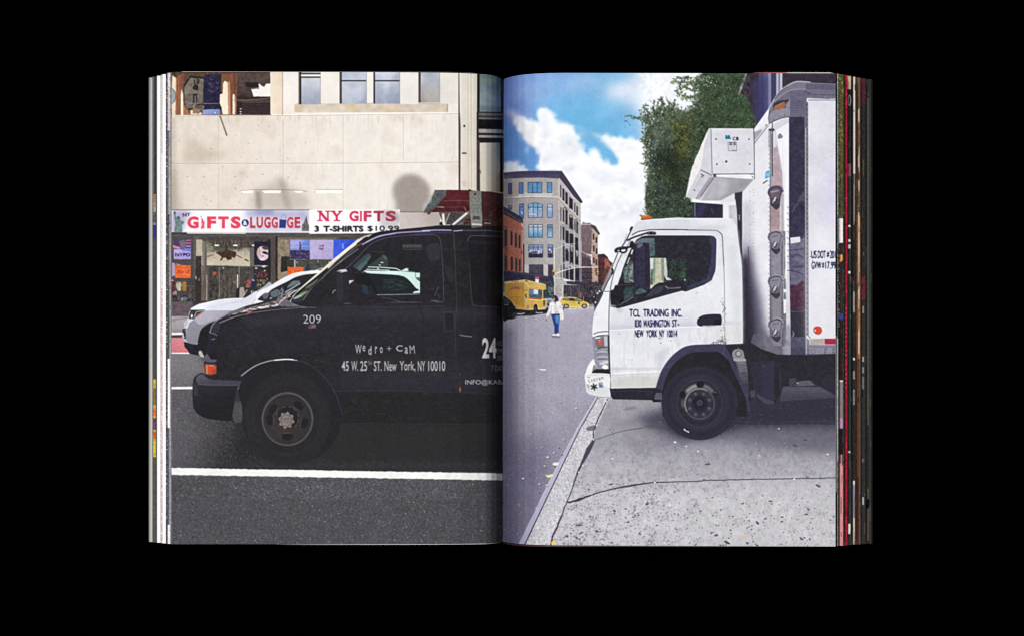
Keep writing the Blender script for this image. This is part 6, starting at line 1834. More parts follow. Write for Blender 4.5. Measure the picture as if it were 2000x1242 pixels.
for x in range(935, 1030, 14):
    E(*c1((x, 335 + (x * 7) % 20))[0], 0.9, 0.9, '#35323c', own=False)
for x, y in ((510, 730), (605, 705), (720, 695), (825, 700), (425, 775), (300, 870)):
    E(*c1((x, y))[0], 1.4, 1.4, '#3d3a46', own=False)
    E(*c1((x + 3, y - 3))[0], 0.7, 0.7, '#cfccd6', own=False)
L(c1((345, 850), (430, 805), (560, 755), (690, 735)), 1.4, '#3d3a46', sm=True)
piece('printed_marker_lamp', 'printed orange marker lamp in the roof corner of the box')
P(smooth(c1((430, 600), (450, 560), (560, 505), (600, 500), (600, 580), (450, 630)), n=3), '#a3684c', n=0.03, nf=F5)
L(c1((450, 570), (560, 520)), 1.0, '#c08a68')
# side panel
sp_ = piece('printed_side_panel', 'printed white side panel of the box with truck numbers')
P(c1((985, 470), (1450, 468), (1450, 1242), (975, 1242)) + [(1633, 660), (1578, 660), (1577, 280)], '#dcdbe4', n=0.012, nf=F20)
P([(1578, 205), (1633, 198), (1633, 661), (1580, 660)], '#dddce5', n=0.012, nf=F9)
P([(1580, 460), (1633, 440), (1633, 660), (1580, 660)], '#e8e8ee', a=0.8, blur=10, own=False)
P([(1610, 320), (1633, 320), (1633, 440), (1600, 430)], '#d6d3ea', a=0.7, blur=8, own=False)
L(c1((970, 440), (1150, 450)), 1.4, '#cfcdd6')
L(c1((1320, 452), (1450, 450)), 1.6, '#efeef2')
L(c1((980, 465), (1450, 465)), 1.0, '#3a3744')
L([(1577.5, 200), (1578.5, 655), (1583, 661)], 1.2, '#4d4a58')
for s_, x0, x1, y0, y1 in (('US', 1012, 1056, 372, 438), ('DOT', 1064, 1130, 372, 438), ('#', 1136, 1160, 376, 434), ('2017', 1163, 1232, 372, 438), ('GVW', 1014, 1094, 460, 524), ('#', 1098, 1118, 462, 522), ('17,995', 1126, 1232, 460, 532)):
    T(s_, *q(r4, x0 + 1, y0 + 2, x1 - 1, y1 - 2), '#2f2b52', own=False, fat=0.5)
L(c4((1008, 265), (1030, 265)), 0.9, '#2f2b52', own=False)
E(*c4((1048, 322))[0], 0.8, 0.8, '#2f2b52', own=False)
piece('printed_reflector', 'printed round red reflector low on the side panel')
SP(c5((1065, 520), (1085, 480), (1140, 470), (1190, 490), (1205, 545), (1180, 595), (1125, 605), (1080, 575)), '#cf4a36', n=0.03, nf=F5)
E(*c5((1095, 535))[0], 1.2, 2.0, '#f9e9e2')
SP(c5((1062, 530), (1085, 515), (1080, 560)), '#7d6a3a')
piece('printed_reflector', 'printed white and red reflective strip under the side panel')
P(c5((1000, 675), (1250, 668), (1250, 760), (1005, 765)), '#b3a89e', n=0.05, nf=F5)
P(c5((1250, 668), (1450, 668), (1450, 760), (1250, 760)), '#a5284a', n=0.03, nf=F5)
L(c5((1003, 680), (1010, 762)), 1.4, '#efe6dc')
piece('printed_bottom_rail', 'printed grey bottom rail of the cargo box with bolts')
P(c5((100, 590), (250, 600), (370, 640), (380, 690), (380, 860), (240, 830), (40, 770)), '#5d5a6c', n=0.02, nf=F9, grad=(1475, 660, 1500, 660, '#6d6979'), a=0.9)
P(c5((950, 660), (1000, 690), (1005, 765), (1450, 765), (1450, 915), (960, 930)), '#8b8799', n=0.02, nf=F9)
L(c5((970, 800), (1450, 800)), 1.0, '#5d596a')
L(c5((960, 928), (1450, 915)), 1.2, '#3d3a46')
for x, y, r_ in ((1060, 875, 4.2),):
    RING(*c5((x, y))[0], r_, r_, 1.0, '#6d697a')
for x, y in ((1265, 835), (1255, 885), (980, 840), (980, 905), (1390, 830), (1390, 885)):
    E(*c5((x, y))[0], 2.2, 2.4, '#4a4756')
    E(*c5((x, y - 4))[0], 0.9, 0.9, '#d3d1da')
P(c5((20, 760), (240, 840), (480, 925), (950, 935), (950, 950), (480, 945), (200, 850)), '#2b2931')

# latches, four of a kind on the post
for k, (dx, dy, dark) in enumerate(((0, 0, 1), (0.3, 87.3, 0), (0.3, 174, 0), (1.2, 257.5, 0))):
    piece('printed_latch', 'printed %s door latch on the corner post' % ('darkest topmost', 'second', 'third', 'lowest')[k])
    f = lambda *p: [(1460 + x / 8.28 + dx, 340 + y / 8.28 + dy) for x, y in p]
    P(smooth(f((335, 260), (380, 210), (460, 185), (545, 205), (585, 280), (555, 320), (535, 400), (525, 520), (490, 570), (460, 585), (440, 545), (380, 515), (365, 400), (325, 320)), n=4), '#4a4658' if dark else '#6b6776')
    L(f((340, 290), (380, 225), (460, 195), (540, 215), (575, 280)), 1.6, '#77748a' if dark else '#b7b4be', sm=True)
    P(smooth(f((360, 290), (440, 235), (520, 245), (530, 300), (500, 400), (400, 400)), n=4), '#6d5f6c' if dark else '#8b8794')
    L(f((380, 300), (440, 285), (500, 275)), 2.0, '#b9a9b0' if dark else '#6d6978', sm=True)
    L(f((345, 300), (370, 240), (450, 215), (520, 235)), 1.4, '#3a3744', sm=True)
    P(f((440, 370), (470, 385), (430, 475), (395, 470)), '#c9c4c4')
    L(f((440, 365), (400, 440), (385, 475)), 1.2, '#26242c')
    L(f((480, 385), (445, 475)), 1.2, '#26242c')
    E(*f((425, 460))[0], 1.3, 1.6, '#2f2c36')
    P(smooth(f((380, 480), (460, 500), (525, 480), (515, 540), (460, 580), (400, 530)), n=3), '#3d3a48')
    L(f((560, 300), (540, 400), (530, 500)), 1.0, '#c2bfc8', a=0.8)
    back(cp)

# sticker on the front wall
piece('printed_sticker', 'printed blue square sticker on the front wall of the box')
P([(1495, 337), (1502, 333), (1502, 347), (1494, 350)], '#3aa5d6')
RING(1498.4, 342, 1.8, 2.6, 0.9, '#e6f2f9')
L([(1490, 359), (1499, 353)], 2.0, '#35323f')

# ---- refrigeration unit
piece('printed_refrigeration_unit', 'printed white boxy cooling unit over the cab')
P(c2((455, 95), (1170, 100), (1190, 830), (1190, 920), (1010, 1110), (870, 1140), (640, 1260), (330, 1260), (75, 1200), (180, 720)), '#d9d8df')
P(c2((455, 95), (485, 100), (510, 830), (315, 740), (330, 640), (370, 430)), '#d2d0d9', n=0.01, nf=F9)
P(c2((445, 110), (375, 330), (315, 740), (180, 1010), (75, 1205), (110, 1040), (180, 720), (320, 380)), '#eceae6', n=0.05, nf=F3)
L(c2((455, 95), (370, 330), (315, 740)), 1.0, '#f6f6f8')
P(c2((488, 105), (1168, 105), (1182, 830), (512, 835)), '#dbdae2', n=0.014, nf=F9)
L(c2((485, 98), (1168, 102)), 1.2, '#f4f4f7')
L(c2((485, 105), (505, 830)), 1.1, '#55525f')
L(c2((512, 835), (1182, 830)), 1.3, '#3f3c48')
P(c2((512, 842), (1185, 838), (1170, 920), (570, 880)), '#efeff3')
L(c2((560, 880), (900, 905), (1172, 922)), 1.0, '#8d8994')
L(c2((1180, 110), (1190, 920)), 1.3, '#55525f')
P(c2((570, 882), (1172, 922), (1015, 1105), (870, 1140), (640, 1262), (330, 1262), (440, 1000)), '#b4b1b8', n=0.02, nf=F20, grad=(1400, 350, 1440, 370, '#a19ea6'))
P(c2((800, 900), (880, 905), (880, 1130), (760, 1170)), '#9c98a2', a=0.5, blur=3)
P(c2((640, 930), (760, 940), (720, 1160), (560, 1240)), '#c9c6c9', a=0.5, blur=4)
P(c2((315, 745), (560, 860), (330, 1262), (75, 1205), (180, 1010)), '#cfcdd6', n=0.014, nf=F9)
L(c2((318, 765), (500, 855)), 1.2, '#3f3c48')
P(c2((480, 880), (540, 880), (300, 1240), (230, 1242)), '#9b98a4', a=0.9)
L(c2((540, 885), (320, 1200)), 1.4, '#55525f')
L(c2((470, 880), (240, 1220)), 1.0, '#8d8a96', a=0.8)
for x, y in ((325, 835), (350, 850), (330, 870), (205, 1085)):
    L(c2((x, y), (x + 25, y + 14)), 1.8, '#3a3744')
for k in range(8):
    L(c2((310 - 12 * k, 890 + 22 * k), (330 - 12 * k, 900 + 22 * k)), 1.0, '#8d8a96', a=0.8)
P(c2((520, 840), (570, 840), (570, 890), (530, 880)), '#4d4a55')
L(c2((1115, 835), (1165, 835)), 1.6, '#4a4752')
L(c2((1150, 870), (1165, 895)), 1.6, '#4a4752')
for x, y, r_ in ((568, 268, 1.6), (1100, 270, 1.4), (733, 632, 2.2), (580, 675, 1.6), (1110, 672, 1.4)):
    E(*c2((x, y))[0], r_, r_ * 1.1, '#3a3744')
P(c2((705, 190), (810, 185), (812, 280), (710, 285)), '#bfe0f0')
P(c2((712, 235), (805, 230), (808, 270), (715, 272)), '#4fb2dc')
T('RR', *q(c2, 722, 205, 800, 265), '#2c3340', bold=0.03)
T('CB', *q(c2, 838, 234, 932, 288), '#33313b', fat=0.5)
PP([c2((755, 315), (898, 315), (905, 462), (765, 462)), c2((762, 322), (892, 322), (898, 455), (771, 455))[::-1]], '#55525e')
for y, w in ((335, 2.0), (360, 1.8)):
    L(c2((780, y), (830, y)), w, '#4a4752')
    L(c2((845, y), (885, y)), w, '#4a4752')
for y in (395, 412, 430):
    L(c2((785, y), (880, y)), 0.7, '#a9a6b0')
L(c2((820, 450), (895, 450)), 1.0, '#6d6a76')
L(c2((70, 1205), (50, 1240)), 1.0, '#d0ced2')

# ---- underbody
piece('printed_chassis', 'printed dark chassis and underbody of the truck')
P([(1408, 664), (1452, 664), (1475, 700), (1500, 760), (1450, 790), (1420, 720)], '#2c2b33')
P(c7((0, 0), (100, 70), (100, 0), (200, 60), (480, 225), (700, 275), (1130, 272), (1592, 255), (1592, 920), (1480, 850), (1320, 780), (1250, 740), (1175, 680), (960, 700), (960, 770), (830, 770), (740, 780), (690, 940), (600, 1060), (480, 1070), (300, 960), (280, 850), (160, 700), (100, 500), (0, 300)), '#2c2b33', n=0.012, nf=F9)
P(c7((200, 400), (400, 360), (600, 360), (600, 1060), (470, 1060), (290, 950)), '#33313f', n=0.012, nf=F9)
P(c7((400, 440), (590, 380), (595, 980), (420, 960)), '#353347', blur=1, own=False)
P(c7((600, 500), (720, 500), (720, 900), (620, 990)), '#2a2930', own=False)
L(c7((690, 520), (700, 860)), 2.4, '#3d3a4c', own=False, blur=0.6)
P(c7((840, 650), (950, 640), (955, 760), (840, 765)), '#45424f', own=False)
P(c7((300, 890), (480, 990), (590, 1010), (590, 1060), (470, 1065), (330, 960)), '#474454', own=False)
P(c7((205, 850), (285, 840), (290, 950), (215, 960)), '#4a4756', own=False)
L(c7((400, 445), (440, 452)), 1.6, '#56526a', own=False)
P(c7((1320, 785), (1592, 920), (1592, 560), (1420, 600)), '#302e3a', own=False, blur=1)
back(pave)
P(c7((690, 950), (740, 785), (830, 770), (960, 765), (1330, 782), (1592, 925), (1592, 960), (700, 1020)), '#55525f', n=0.02, nf=FH, own=False, grad=(1540, 757, 1540, 775, '#45424f'))
P(c7((960, 700), (1100, 685), (1175, 682), (1260, 760), (965, 770)), '#5d5a66', n=0.02, nf=FH, own=False)
L(c7((740, 778), (1300, 780)), 1.2, '#2f2d38', own=False)
piece('printed_mudguard', 'printed dark mudguard with a bracket behind the front wheel')
P(b7((880, 80), (930, 90), (1000, 230), (1090, 420), (1180, 600), (1215, 860), (1190, 840), (1160, 680), (1040, 430), (960, 240), (870, 170)), '#3f3c54', n=0.02, nf=F9)
P(b7((1030, 240), (1165, 245), (1185, 400), (1200, 650), (1180, 660), (1090, 430)), '#6d6d76', n=0.03, nf=FH, grad=(1450, 705, 1455, 760, '#3f3c50'))
L(b7((1095, 402), (1185, 402)), 1.6, '#3a3744')
L(b7((1045, 260), (1090, 400)), 1.2, '#3f3c50')
P(smooth(b7((1005, 190), (1020, 140), (1075, 122), (1130, 145), (1150, 230), (1165, 250), (1140, 265), (1030, 262), (1015, 230)), n=4), '#8d8b8e')
P(b7((1025, 235), (1165, 238), (1165, 262), (1035, 265)), '#a5a3a2')
RING(*b7((1078, 178))[0], 5.4, 5.6, 2.0, '#5d5a60')
E(*b7((1080, 175))[0], 4.2, 4.4, '#a9a7a8')
E(*b7((1076, 112))[0], 1.6, 1.6, '#55525a')

# ---- cab
cab = piece('printed_truck', 'printed white truck cab with navy lettering on its door')
CAB = smooth(b4((285, 1200), (440, 860), (520, 640), (640, 480), (720, 330), (800, 200), (880, 115), (1000, 85), (1200, 68), (1656, 52)), closed=False) + c6((0, 272), (700, 275), (780, 285), (880, 295), (950, 340), (1000, 400), (1030, 480)) + [(1449, 520), (1450, 560), (1451, 670), (1417, 672)] + b7((900, 70), (700, 72), (540, 80), (440, 110), (330, 190), (240, 300), (180, 400), (140, 500), (120, 570)) + [(1192, 758)] + b6((500, 560), (490, 0)) + b5((480, 1060), (230, 1000), (222, 850), (235, 700), (260, 560), (330, 430), (400, 280), (440, 130))
P(CAB, '#e3e4ea', n=0.008, nf=F9)
P(smooth(b4((720, 330), (800, 200), (880, 115), (1000, 85), (1200, 68), (1656, 52), (1656, 235), (1100, 240), (880, 275), (780, 330)), n=3), '#d9dae2', n=0.01, nf=F9)
P([(1240, 445), (1420, 440), (1420, 450), (1250, 452)], '#cfd1da', blur=3, own=False, a=0.8)
L([(1250, 431.5), (1300, 428.6), (1420, 427.5), (1432, 430)], 2.0, '#f1f2f5', own=False)
L(b4((780, 330), (880, 278), (1000, 255), (1150, 243), (1656, 243)) + c6((0, 515), (560, 525), (660, 555), (720, 610), (735, 700), (750, 1000), (765, 1242)), 1.8, '#2f2d36', sm=True, own=False)
L(b4((800, 345), (900, 292), (1000, 270), (1150, 258), (1656, 258)), 1.0, '#fbfbfc', sm=True, own=False)
L([(1413, 500), (1415, 560), (1416, 672)], 1.0, '#5d5a64', own=False)
P([(1417, 480), (1448, 500), (1451, 600), (1451, 668), (1418, 668)], '#e9ebf0', blur=3, own=False, a=0.8)
# lower half of the door and body line
P(b5((500, 690), (1000, 640), (1656, 600)) + [(1412, 640)] + [(1412, 634), (1190, 643)], '#d3d5df', blur=8, own=False, a=0.8)
P([(1190, 636), (1412, 628), (1451, 628), (1451, 634), (1412, 635), (1190, 644)], '#c3c6d2', blur=2.5, own=False, a=0.8)
L([(1190, 645), (1300, 640), (1413, 636), (1450, 636)], 1.6, '#f6f7f9', own=False)
R(1192, 718, 1293, 721, '#c9cbd4', own=False, blur=1)
L([(1193, 729), (1240, 727), (1290, 725)], 2.0, '#f9f9fb', own=False)
L([(1193, 732), (1240, 730), (1288, 728)], 1.0, '#c9cbd3', own=False)
P([(1280, 690), (1310, 672), (1300, 700), (1285, 740)], '#c6c8d0', blur=3, own=False, a=0.7)
# front panel
P(smooth(b5((400, 290), (490, 250), (480, 880), (300, 910), (230, 960), (225, 850), (240, 700), (265, 560), (340, 430)), n=3), '#e9eaee', own=False)
L(b5((410, 248), (505, 245)), 1.2, '#3d3a44', own=False)
L(b4((620, 630), (540, 800), (480, 980), (440, 1150), (430, 1242)) + b5((505, 280), (492, 600), (490, 880), (500, 1242)) + b6((500, 300), (512, 560), (520, 800)), 1.4, '#3d3a46', sm=True, own=False)
L(b5((240, 930), (330, 895), (485, 885)), 1.6, '#3d3a46', sm=True, own=False)
L(b5((240, 960), (330, 915), (485, 905)), 2.4, '#f6f6f8', sm=True, own=False)
L(b5((225, 995), (290, 965), (380, 950), (485, 945)), 2.0, '#4d4a54', sm=True, own=False)
L(b5((240, 570), (330, 430), (400, 280)), 1.0, '#8d8a96', own=False)
for x, y in ((285, 585), (285, 622)):
    E(*b5((x, y))[0], 1.0, 0.8, '#a3a0a8', own=False)
# dirt, chips, smears, and panel shading put into the ink
SP(b5((600, 500), (680, 510), (720, 560), (660, 590), (610, 550)), '#b9bac4', a=0.8, blur=2.5, own=False)
SP(b5((520, 480), (600, 480), (620, 510), (560, 500)), '#55525c', a=0.9, own=False, blur=0.4)
for k in range(24):
    x, y = g.uniform(515, 640), g.uniform(465, 505)
    E(*b5((x, y))[0], 0.9, 0.6, '#4d4a54', a=0.8, own=False)
for x, y, w in ((1300, 995, 3), (1330, 998, 2), (1490, 1038, 2), (1325, 1070, 2), (660, 925, 1.4), (1610, 770, 3), (1620, 785, 2)):
    E(*b5((x, y))[0], w * 0.6, 0.9, '#55525e', a=0.8, own=False)
for k in range(70):
    x, y = 1413 + abs(g.normal(0, 3.0)) * g.choice([-1, 1]), g.uniform(580, 672)
    E(x, y, g.uniform(0.5, 1.2), g.uniform(0.5, 1.6), ['#8d8a86', '#4a4750', '#b9b5ae'][k % 3], a=0.75, own=False)
for k in range(60):
    x, y = g.normal(1408, 8), g.normal(666, 3.2)
    E(x, y, g.uniform(0.6, 1.8), g.uniform(0.5, 1.0), ['#57545a', '#8f8c88', '#2f2d34'][k % 3], a=0.8, own=False)
L([(1358, 574), (1364, 571)], 1.0, '#8d8a94', own=False, a=0.7)
P([(1418, 634), (1450, 634), (1450, 668), (1418, 670)], '#dcdcd8', a=0.6, own=False, n=0.03, nf=F5)
R(1192, 640, 1413, 772, '#a9a49a', a=0.16, thr=(FV, 0.2, 1.6), own=False, clip=[(1193, 645), (1412, 638), (1412, 668), (1330, 675), (1292, 720), (1285, 756), (1193, 757)])
R(1192, 700, 1300, 760, '#b5b0a6', a=0.25, thr=(F20 + 0.5 * F5, 0.1, 1.6), own=False, clip=[(1193, 700), (1296, 700), (1284, 756), (1193, 757)])
P([(1195, 735), (1290, 732), (1286, 757), (1195, 758)], '#bdbab4', blur=3, a=0.5, own=False, clip=[(1194, 720), (1296, 715), (1284, 756), (1194, 757)])
P([(1418, 480), (1436, 480), (1450, 560), (1450, 668), (1436, 668)], '#cfd1d8', blur=4, a=0.6, own=False, clip=[(1418, 450), (1449, 500), (1451, 668), (1418, 668)])
P([(1240, 470), (1400, 440), (1416, 470), (1416, 520), (1405, 470), (1380, 455), (1260, 458)], '#c9cbd3', blur=2.5, a=0.5, own=False)
# lettering on the door
NV = '#332e58'
for s_, x0, x1 in (('TCL', 1114, 1202), ('TRADING', 1226, 1432), ('INC.', 1456, 1542)):
    T(s_, *q(r3, x0 + 1, 844, x1 - 1, 906), NV, own=False, fat=0.55)
for s_, x0, x1 in (('830', 1158, 1212), ('WASHINGTON', 1226, 1440), ('ST', 1460, 1500)):
    T(s_, *q(r3, x0 + 1, 928, x1 - 1, 988), NV, own=False, fat=0.5)
for s_, x0, x1 in (('NEW', 1158, 1230), ('YORK', 1250, 1340), ('NY', 1356, 1398), ('10014', 1420, 1502)):
    T(s_, *q(r3, x0 + 1, 1010, x1 - 1, 1070), NV, own=False, fat=0.5)
E(*r3((1512, 968))[0], 1.4, 1.4, '#4d4a54', own=False)
# roof beacon
piece('printed_beacon', 'printed small orange lamp on the cab roof')
P(smooth(b4((930, 85), (945, 20), (1000, 8), (1070, 10), (1092, 65), (1060, 75)), n=4), '#c9622c', n=0.03, nf=F5)
L(b4((950, 30), (1000, 20), (1040, 20)), 1.6, '#e8924f')
L(b4((930, 80), (1000, 75), (1092, 68)), 1.6, '#5d3020')

# ---- door window
piece('printed_truck_window', 'printed side window of the cab with the street seen through')
WIN2 = b4((560, 1100), (640, 850), (720, 640), (800, 480), (860, 400), (940, 350), (1050, 335), (1656, 335)) + c6((0, 625), (480, 628), (560, 645), (605, 690), (615, 760), (600, 1242)) + [(1397, 530), (1390, 548), (1375, 557), (1340, 570)] + b5((1656, 235), (1100, 390), (720, 500), (620, 510), (560, 380), (600, 220))
P(WIN2, '#2d2a37', n=0.012, nf=F9)
P(c6((480, 630), (560, 650), (600, 700), (608, 760), (595, 1242), (500, 1242), (510, 850), (470, 690)), '#3a3b5c', a=0.9, blur=0.8)
P([(1392, 500), (1398, 505), (1396, 530), (1388, 548), (1342, 568), (1342, 560), (1380, 545)], '#3c3e5a', a=0.9, blur=0.8)
P(smooth(b4((800, 470), (900, 400), (1000, 380), (1150, 385), (1100, 440), (1060, 460), (900, 470)), n=3), '#5f7277', n=0.03, nf=F5)
P(b4((1060, 450), (1150, 400), (1150, 660), (1070, 680)), '#4b6267', n=0.04, nf=F5)
P(b4((640, 900), (760, 740), (800, 760), (810, 1100), (660, 1100)), '#56696a', n=0.05, nf=F5)
P(b4((700, 860), (800, 780), (800, 950), (660, 1000)), '#7d8a82', n=0.05, nf=F5, a=0.8)
L(b4((700, 1000), (740, 800)), 1.4, '#37333f')
L(b4((790, 860), (750, 1020)), 1.4, '#c9cfcf', a=0.8)
L(b4((735, 1050), (820, 1085)), 1.4, '#dbe3e2', a=0.8)
# light street view
P(b4((1070, 700), (1300, 700), (1290, 1120), (1180, 1190), (1075, 1200)), '#b9bda4', n=0.03, nf=F5, grad=(1280, 520, 1290, 520, '#c3c4a6'))
P(b4((1070, 700), (1130, 700), (1115, 900), (1080, 940)), '#d3d6d2')
P(b4((1130, 705), (1165, 705), (1150, 1100), (1120, 1100)), '#6f8c74', a=0.7, n=0.06, nf=F3)
P(b4((1090, 880), (1120, 880), (1120, 1130), (1080, 1130)), '#4f6a5c', n=0.1, nf=F3)
P(b4((1250, 705), (1310, 705), (1305, 1040), (1260, 1080)), '#81866f', a=0.8, blur=0.8)
P(b4((1300, 700), (1330, 700), (1350, 860), (1350, 1010), (1430, 1020), (1420, 1060), (1340, 1060), (1300, 980)), '#c3cdc8', n=0.08, nf=F3)
P(b4((1335, 710), (1656, 710), (1656, 1080), (1440, 1060), (1360, 1010)), '#2c3831', n=0.05, nf=F5)
P(b4((1560, 710), (1656, 710), (1656, 930), (1500, 960)), '#33403b', a=0.8, n=0.07, nf=F5)
L(b4((1450, 720), (1450, 780)), 1.2, '#8fa39a', a=0.8)
P(b4((1550, 930), (1640, 930), (1640, 1020), (1550, 1020)), '#35694a')
E(*b4((1635, 1055))[0], 2.2, 1.8, '#dbe6ee')
P(r3((1440, 440), (1656, 440), (1656, 640), (1560, 640)), '#2b3a34', a=0.4, n=0.06, nf=F5)
P(r3((1580, 440), (1656, 440), (1656, 580), (1580, 600)), '#2b2c34')
P([(1340, 505), (1372, 505), (1370, 535), (1340, 545)], '#2c2a33')
L(b4((1090, 1000), (1200, 1010), (1330, 1090)), 1.0, '#8ba39a', a=0.8)
P(b4((1075, 1140), (1130, 1140), (1100, 1200), (1075, 1200)), '#d6d6a6')
clutter(b4((1340, 715), (1640, 715), (1640, 1060), (1440, 1050), (1365, 1000)), 150, ['#26332c', '#3a4a40', '#2f3a36', '#4a5a50', '#1f2824', '#5d6f64'], (0.7, 2.4), (1.2, 5), 81, 0.7, 0.7, 0.5)
clutter(b4((650, 780), (800, 720), (810, 1090), (670, 1090)), 50, ['#4a5a5a', '#6d7d7a', '#39454a', '#86948c'], (0.7, 2.5), (2, 8), 82, 0.6, 0.8, 0.2)
P(b4((1340, 705), (1656, 705), (1656, 760), (1345, 745)), '#2b2b33', a=0.5, blur=1.5)
# dashboard, wheel, seat
P(smooth(b5((1060, 340), (1180, 200), (1290, 130), (1400, 120), (1656, 130), (1656, 230), (1200, 350), (1040, 400)), n=3), '#2d2b38')
P(smooth(b5((1080, 330), (1200, 200), (1300, 160), (1380, 160), (1330, 260), (1150, 330)), n=3), '#3a3b4a')
L(b5((1070, 320), (1200, 190), (1300, 120), (1420, 120)), 2.6, '#22212a', sm=True)
L(b5((1400, 160), (1480, 195), (1656, 180)), 1.6, '#a9a9b0', sm=True, a=0.8)
L(b5((1420, 200), (1600, 190)), 1.4, '#6d6c76', a=0.8)
P(smooth(b5((920, 260), (1000, 190), (1080, 230), (1090, 260), (1000, 290), (930, 290)), n=3), '#48606e', n=0.05, nf=F5)
P(b5((720, 190), (890, 170), (890, 340), (740, 380)), '#33474a', n=0.05, nf=F5)
P(b5((890, 120), (1160, 120), (1160, 160), (900, 180)), '#35324a', a=0.7)
L(b5((620, 510), (900, 440), (1100, 385), (1400, 300), (1656, 230)), 2.2, '#26242e', sm=True)
L(b5((640, 478), (750, 410), (880, 340)), 1.2, '#8d8478', sm=True)

piece('printed_wiper', 'printed black bracket rods at the windscreen edge')
L(b4((700, 420), (800, 370), (950, 320), (1060, 290), (1160, 290)), 3.4, '#25242b', sm=True)
SP(b4((1030, 280), (1100, 270), (1160, 285), (1168, 320), (1090, 325), (1020, 315)), '#26252d')
for x in (1055, 1125):
    E(*b4((x, 292))[0], 0.9, 0.9, '#b9b8be')
L(b4((620, 520), (700, 390), (790, 205)), 2.2, '#2b2a32')
SP(b4((740, 250), (765, 195), (800, 200), (770, 260)), '#2f2e36')
L(b4((655, 430), (700, 310)), 0.8, '#8d8b94')
L(b4((700, 520), (760, 400)), 1.0, '#4d4b55')
P(smooth(b4((495, 580), (530, 535), (620, 515), (700, 515), (780, 490), (830, 500), (820, 530), (720, 545), (700, 600), (640, 630), (560, 600), (520, 620)), n=4), '#25242b')
P(smooth(b4((545, 580), (570, 570), (580, 585), (555, 595)), n=3), '#c6c5cc')
P(smooth(b4((610, 570), (660, 560), (680, 565), (660, 595), (615, 595)), n=3), '#e6e5ea')
L(b4((540, 545), (640, 525)), 1.0, '#57555f')
SP(b4((740, 500), (765, 430), (800, 430), (815, 470), (800, 510)), '#26252d')
L(b4((560, 600), (480, 800), (440, 900)), 1.6, '#35333c')
SP(b4((435, 960), (450, 870), (480, 880), (485, 930), (460, 975)), '#1f1e25')
L(b4((450, 900), (370, 1060), (300, 1230)), 4.2, '#8b8a86', w2=5.0)
L(b4((470, 940), (390, 1080), (320, 1235)), 1.8, '#2a2930')
L(b4((560, 640), (480, 820)), 0.8, '#f3f3f5')
P(b4((780, 570), (805, 565), (780, 640), (760, 640)), '#f4f3f5')
L(b4((745, 690), (700, 795)), 1.6, '#efece9')
piece('printed_mirror', 'printed tall dark wing mirror in front of the cab window')
P(smooth(b4((860, 520), (900, 460), (1040, 455), (1060, 500), (1072, 700), (1078, 1100), (1060, 1210), (960, 1200), (850, 1120), (815, 1080), (820, 700)), n=4), '#34304a', n=0.015, nf=F9)
P(b4((985, 470), (1055, 470), (1075, 1150), (1000, 1180)), '#2b2838', a=0.9)
P(smooth(b4((880, 480), (960, 465), (930, 520), (870, 540)), n=3), '#6d6988')
L(b4((825, 640), (815, 1080)), 1.4, '#201f27')
L(b4((850, 500), (850, 520)), 1.0, '#8d8a98')
piece('printed_mirror', 'printed rounded dark lower mirror at the door corner')
P(smooth(b5((580, 180), (600, 145), (720, 135), (880, 135), (900, 160), (740, 170), (720, 400), (640, 470), (540, 460), (515, 400), (520, 240), (560, 215)), n=4), '#26252e', n=0.015, nf=F9)
L(b5((600, 150), (720, 142), (880, 140)), 1.0, '#4d4a58')
L(b5((520, 420), (530, 460), (640, 470)), 1.0, '#45434d', sm=True)
P(smooth(b5((600, 490), (640, 470), (700, 480), (680, 510), (620, 515)), n=3), '#2a2931')

piece('printed_door_handle', 'printed dark recessed door handle of the cab')
P(smooth(r4((88, 945), (100, 915), (150, 890), (260, 884), (285, 900), (285, 965), (260, 978), (130, 982), (95, 970)), n=4), '#2f2b3a')
L(r4((130, 978), (280, 975)), 1.2, '#f1f1f4')
P(r4((220, 930), (280, 925), (280, 970), (230, 972)), '#24222b')

piece('printed_headlight', 'printed tall clear headlight of the truck with an orange lamp')
P(smooth(b5((230, 1000), (290, 970), (400, 955), (485, 950), (490, 1240), (270, 1242), (235, 1100)), n=2) , '#8d8b98')
P(b6((250, 150), (490, 150), (490, 500), (330, 505), (290, 440), (245, 330)), '#8f8e9c', n=0.04, nf=FH)
P(b5((270, 1010), (400, 985), (405, 1130), (310, 1150), (275, 1100)), '#6d6b78', n=0.03, nf=F5)
SP(b5((310, 1050), (345, 1015), (385, 1040), (385, 1095), (320, 1105)), '#c4564c')
E(*b5((340, 1030))[0], 1.6, 1.0, '#f0b9ae')
P(b5((410, 965), (470, 960), (470, 1110), (415, 1120)), '#bdbcc8')
L(b5((400, 970), (412, 1120)), 1.4, '#6a6875')
P(b5((470, 950), (500, 950), (505, 1242), (475, 1242)), '#3f3d48')
L(b5((280, 1175), (360, 1145), (460, 1140)), 1.8, '#37443c', sm=True)
L(b5((280, 1165), (300, 1175)), 1.4, '#f0f0f2')
L(b5((270, 990), (350, 985)), 2.0, '#f4f4f6')
for y, c in ((215, '#c9c8d4'), (250, '#6b6977'), (300, '#d3d2dc'), (330, '#5d5b69'), (365, '#b9b8c6')):
    L(b6((300, y + 10), (380, y), (470, y + 4)), 1.8, c, sm=True, a=0.8)
SP(b6((380, 470), (410, 430), (460, 440), (480, 480), (430, 500)), '#f4f5fa')
SP(b6((330, 400), (470, 360), (470, 400), (380, 430)), '#d5d5e0', a=0.9, blur=0.6)
P(b6((480, 150), (505, 150), (510, 520), (490, 520)), '#35333d')
piece('printed_bumper', 'printed white truck bumper with hand drawn lettering and a star')
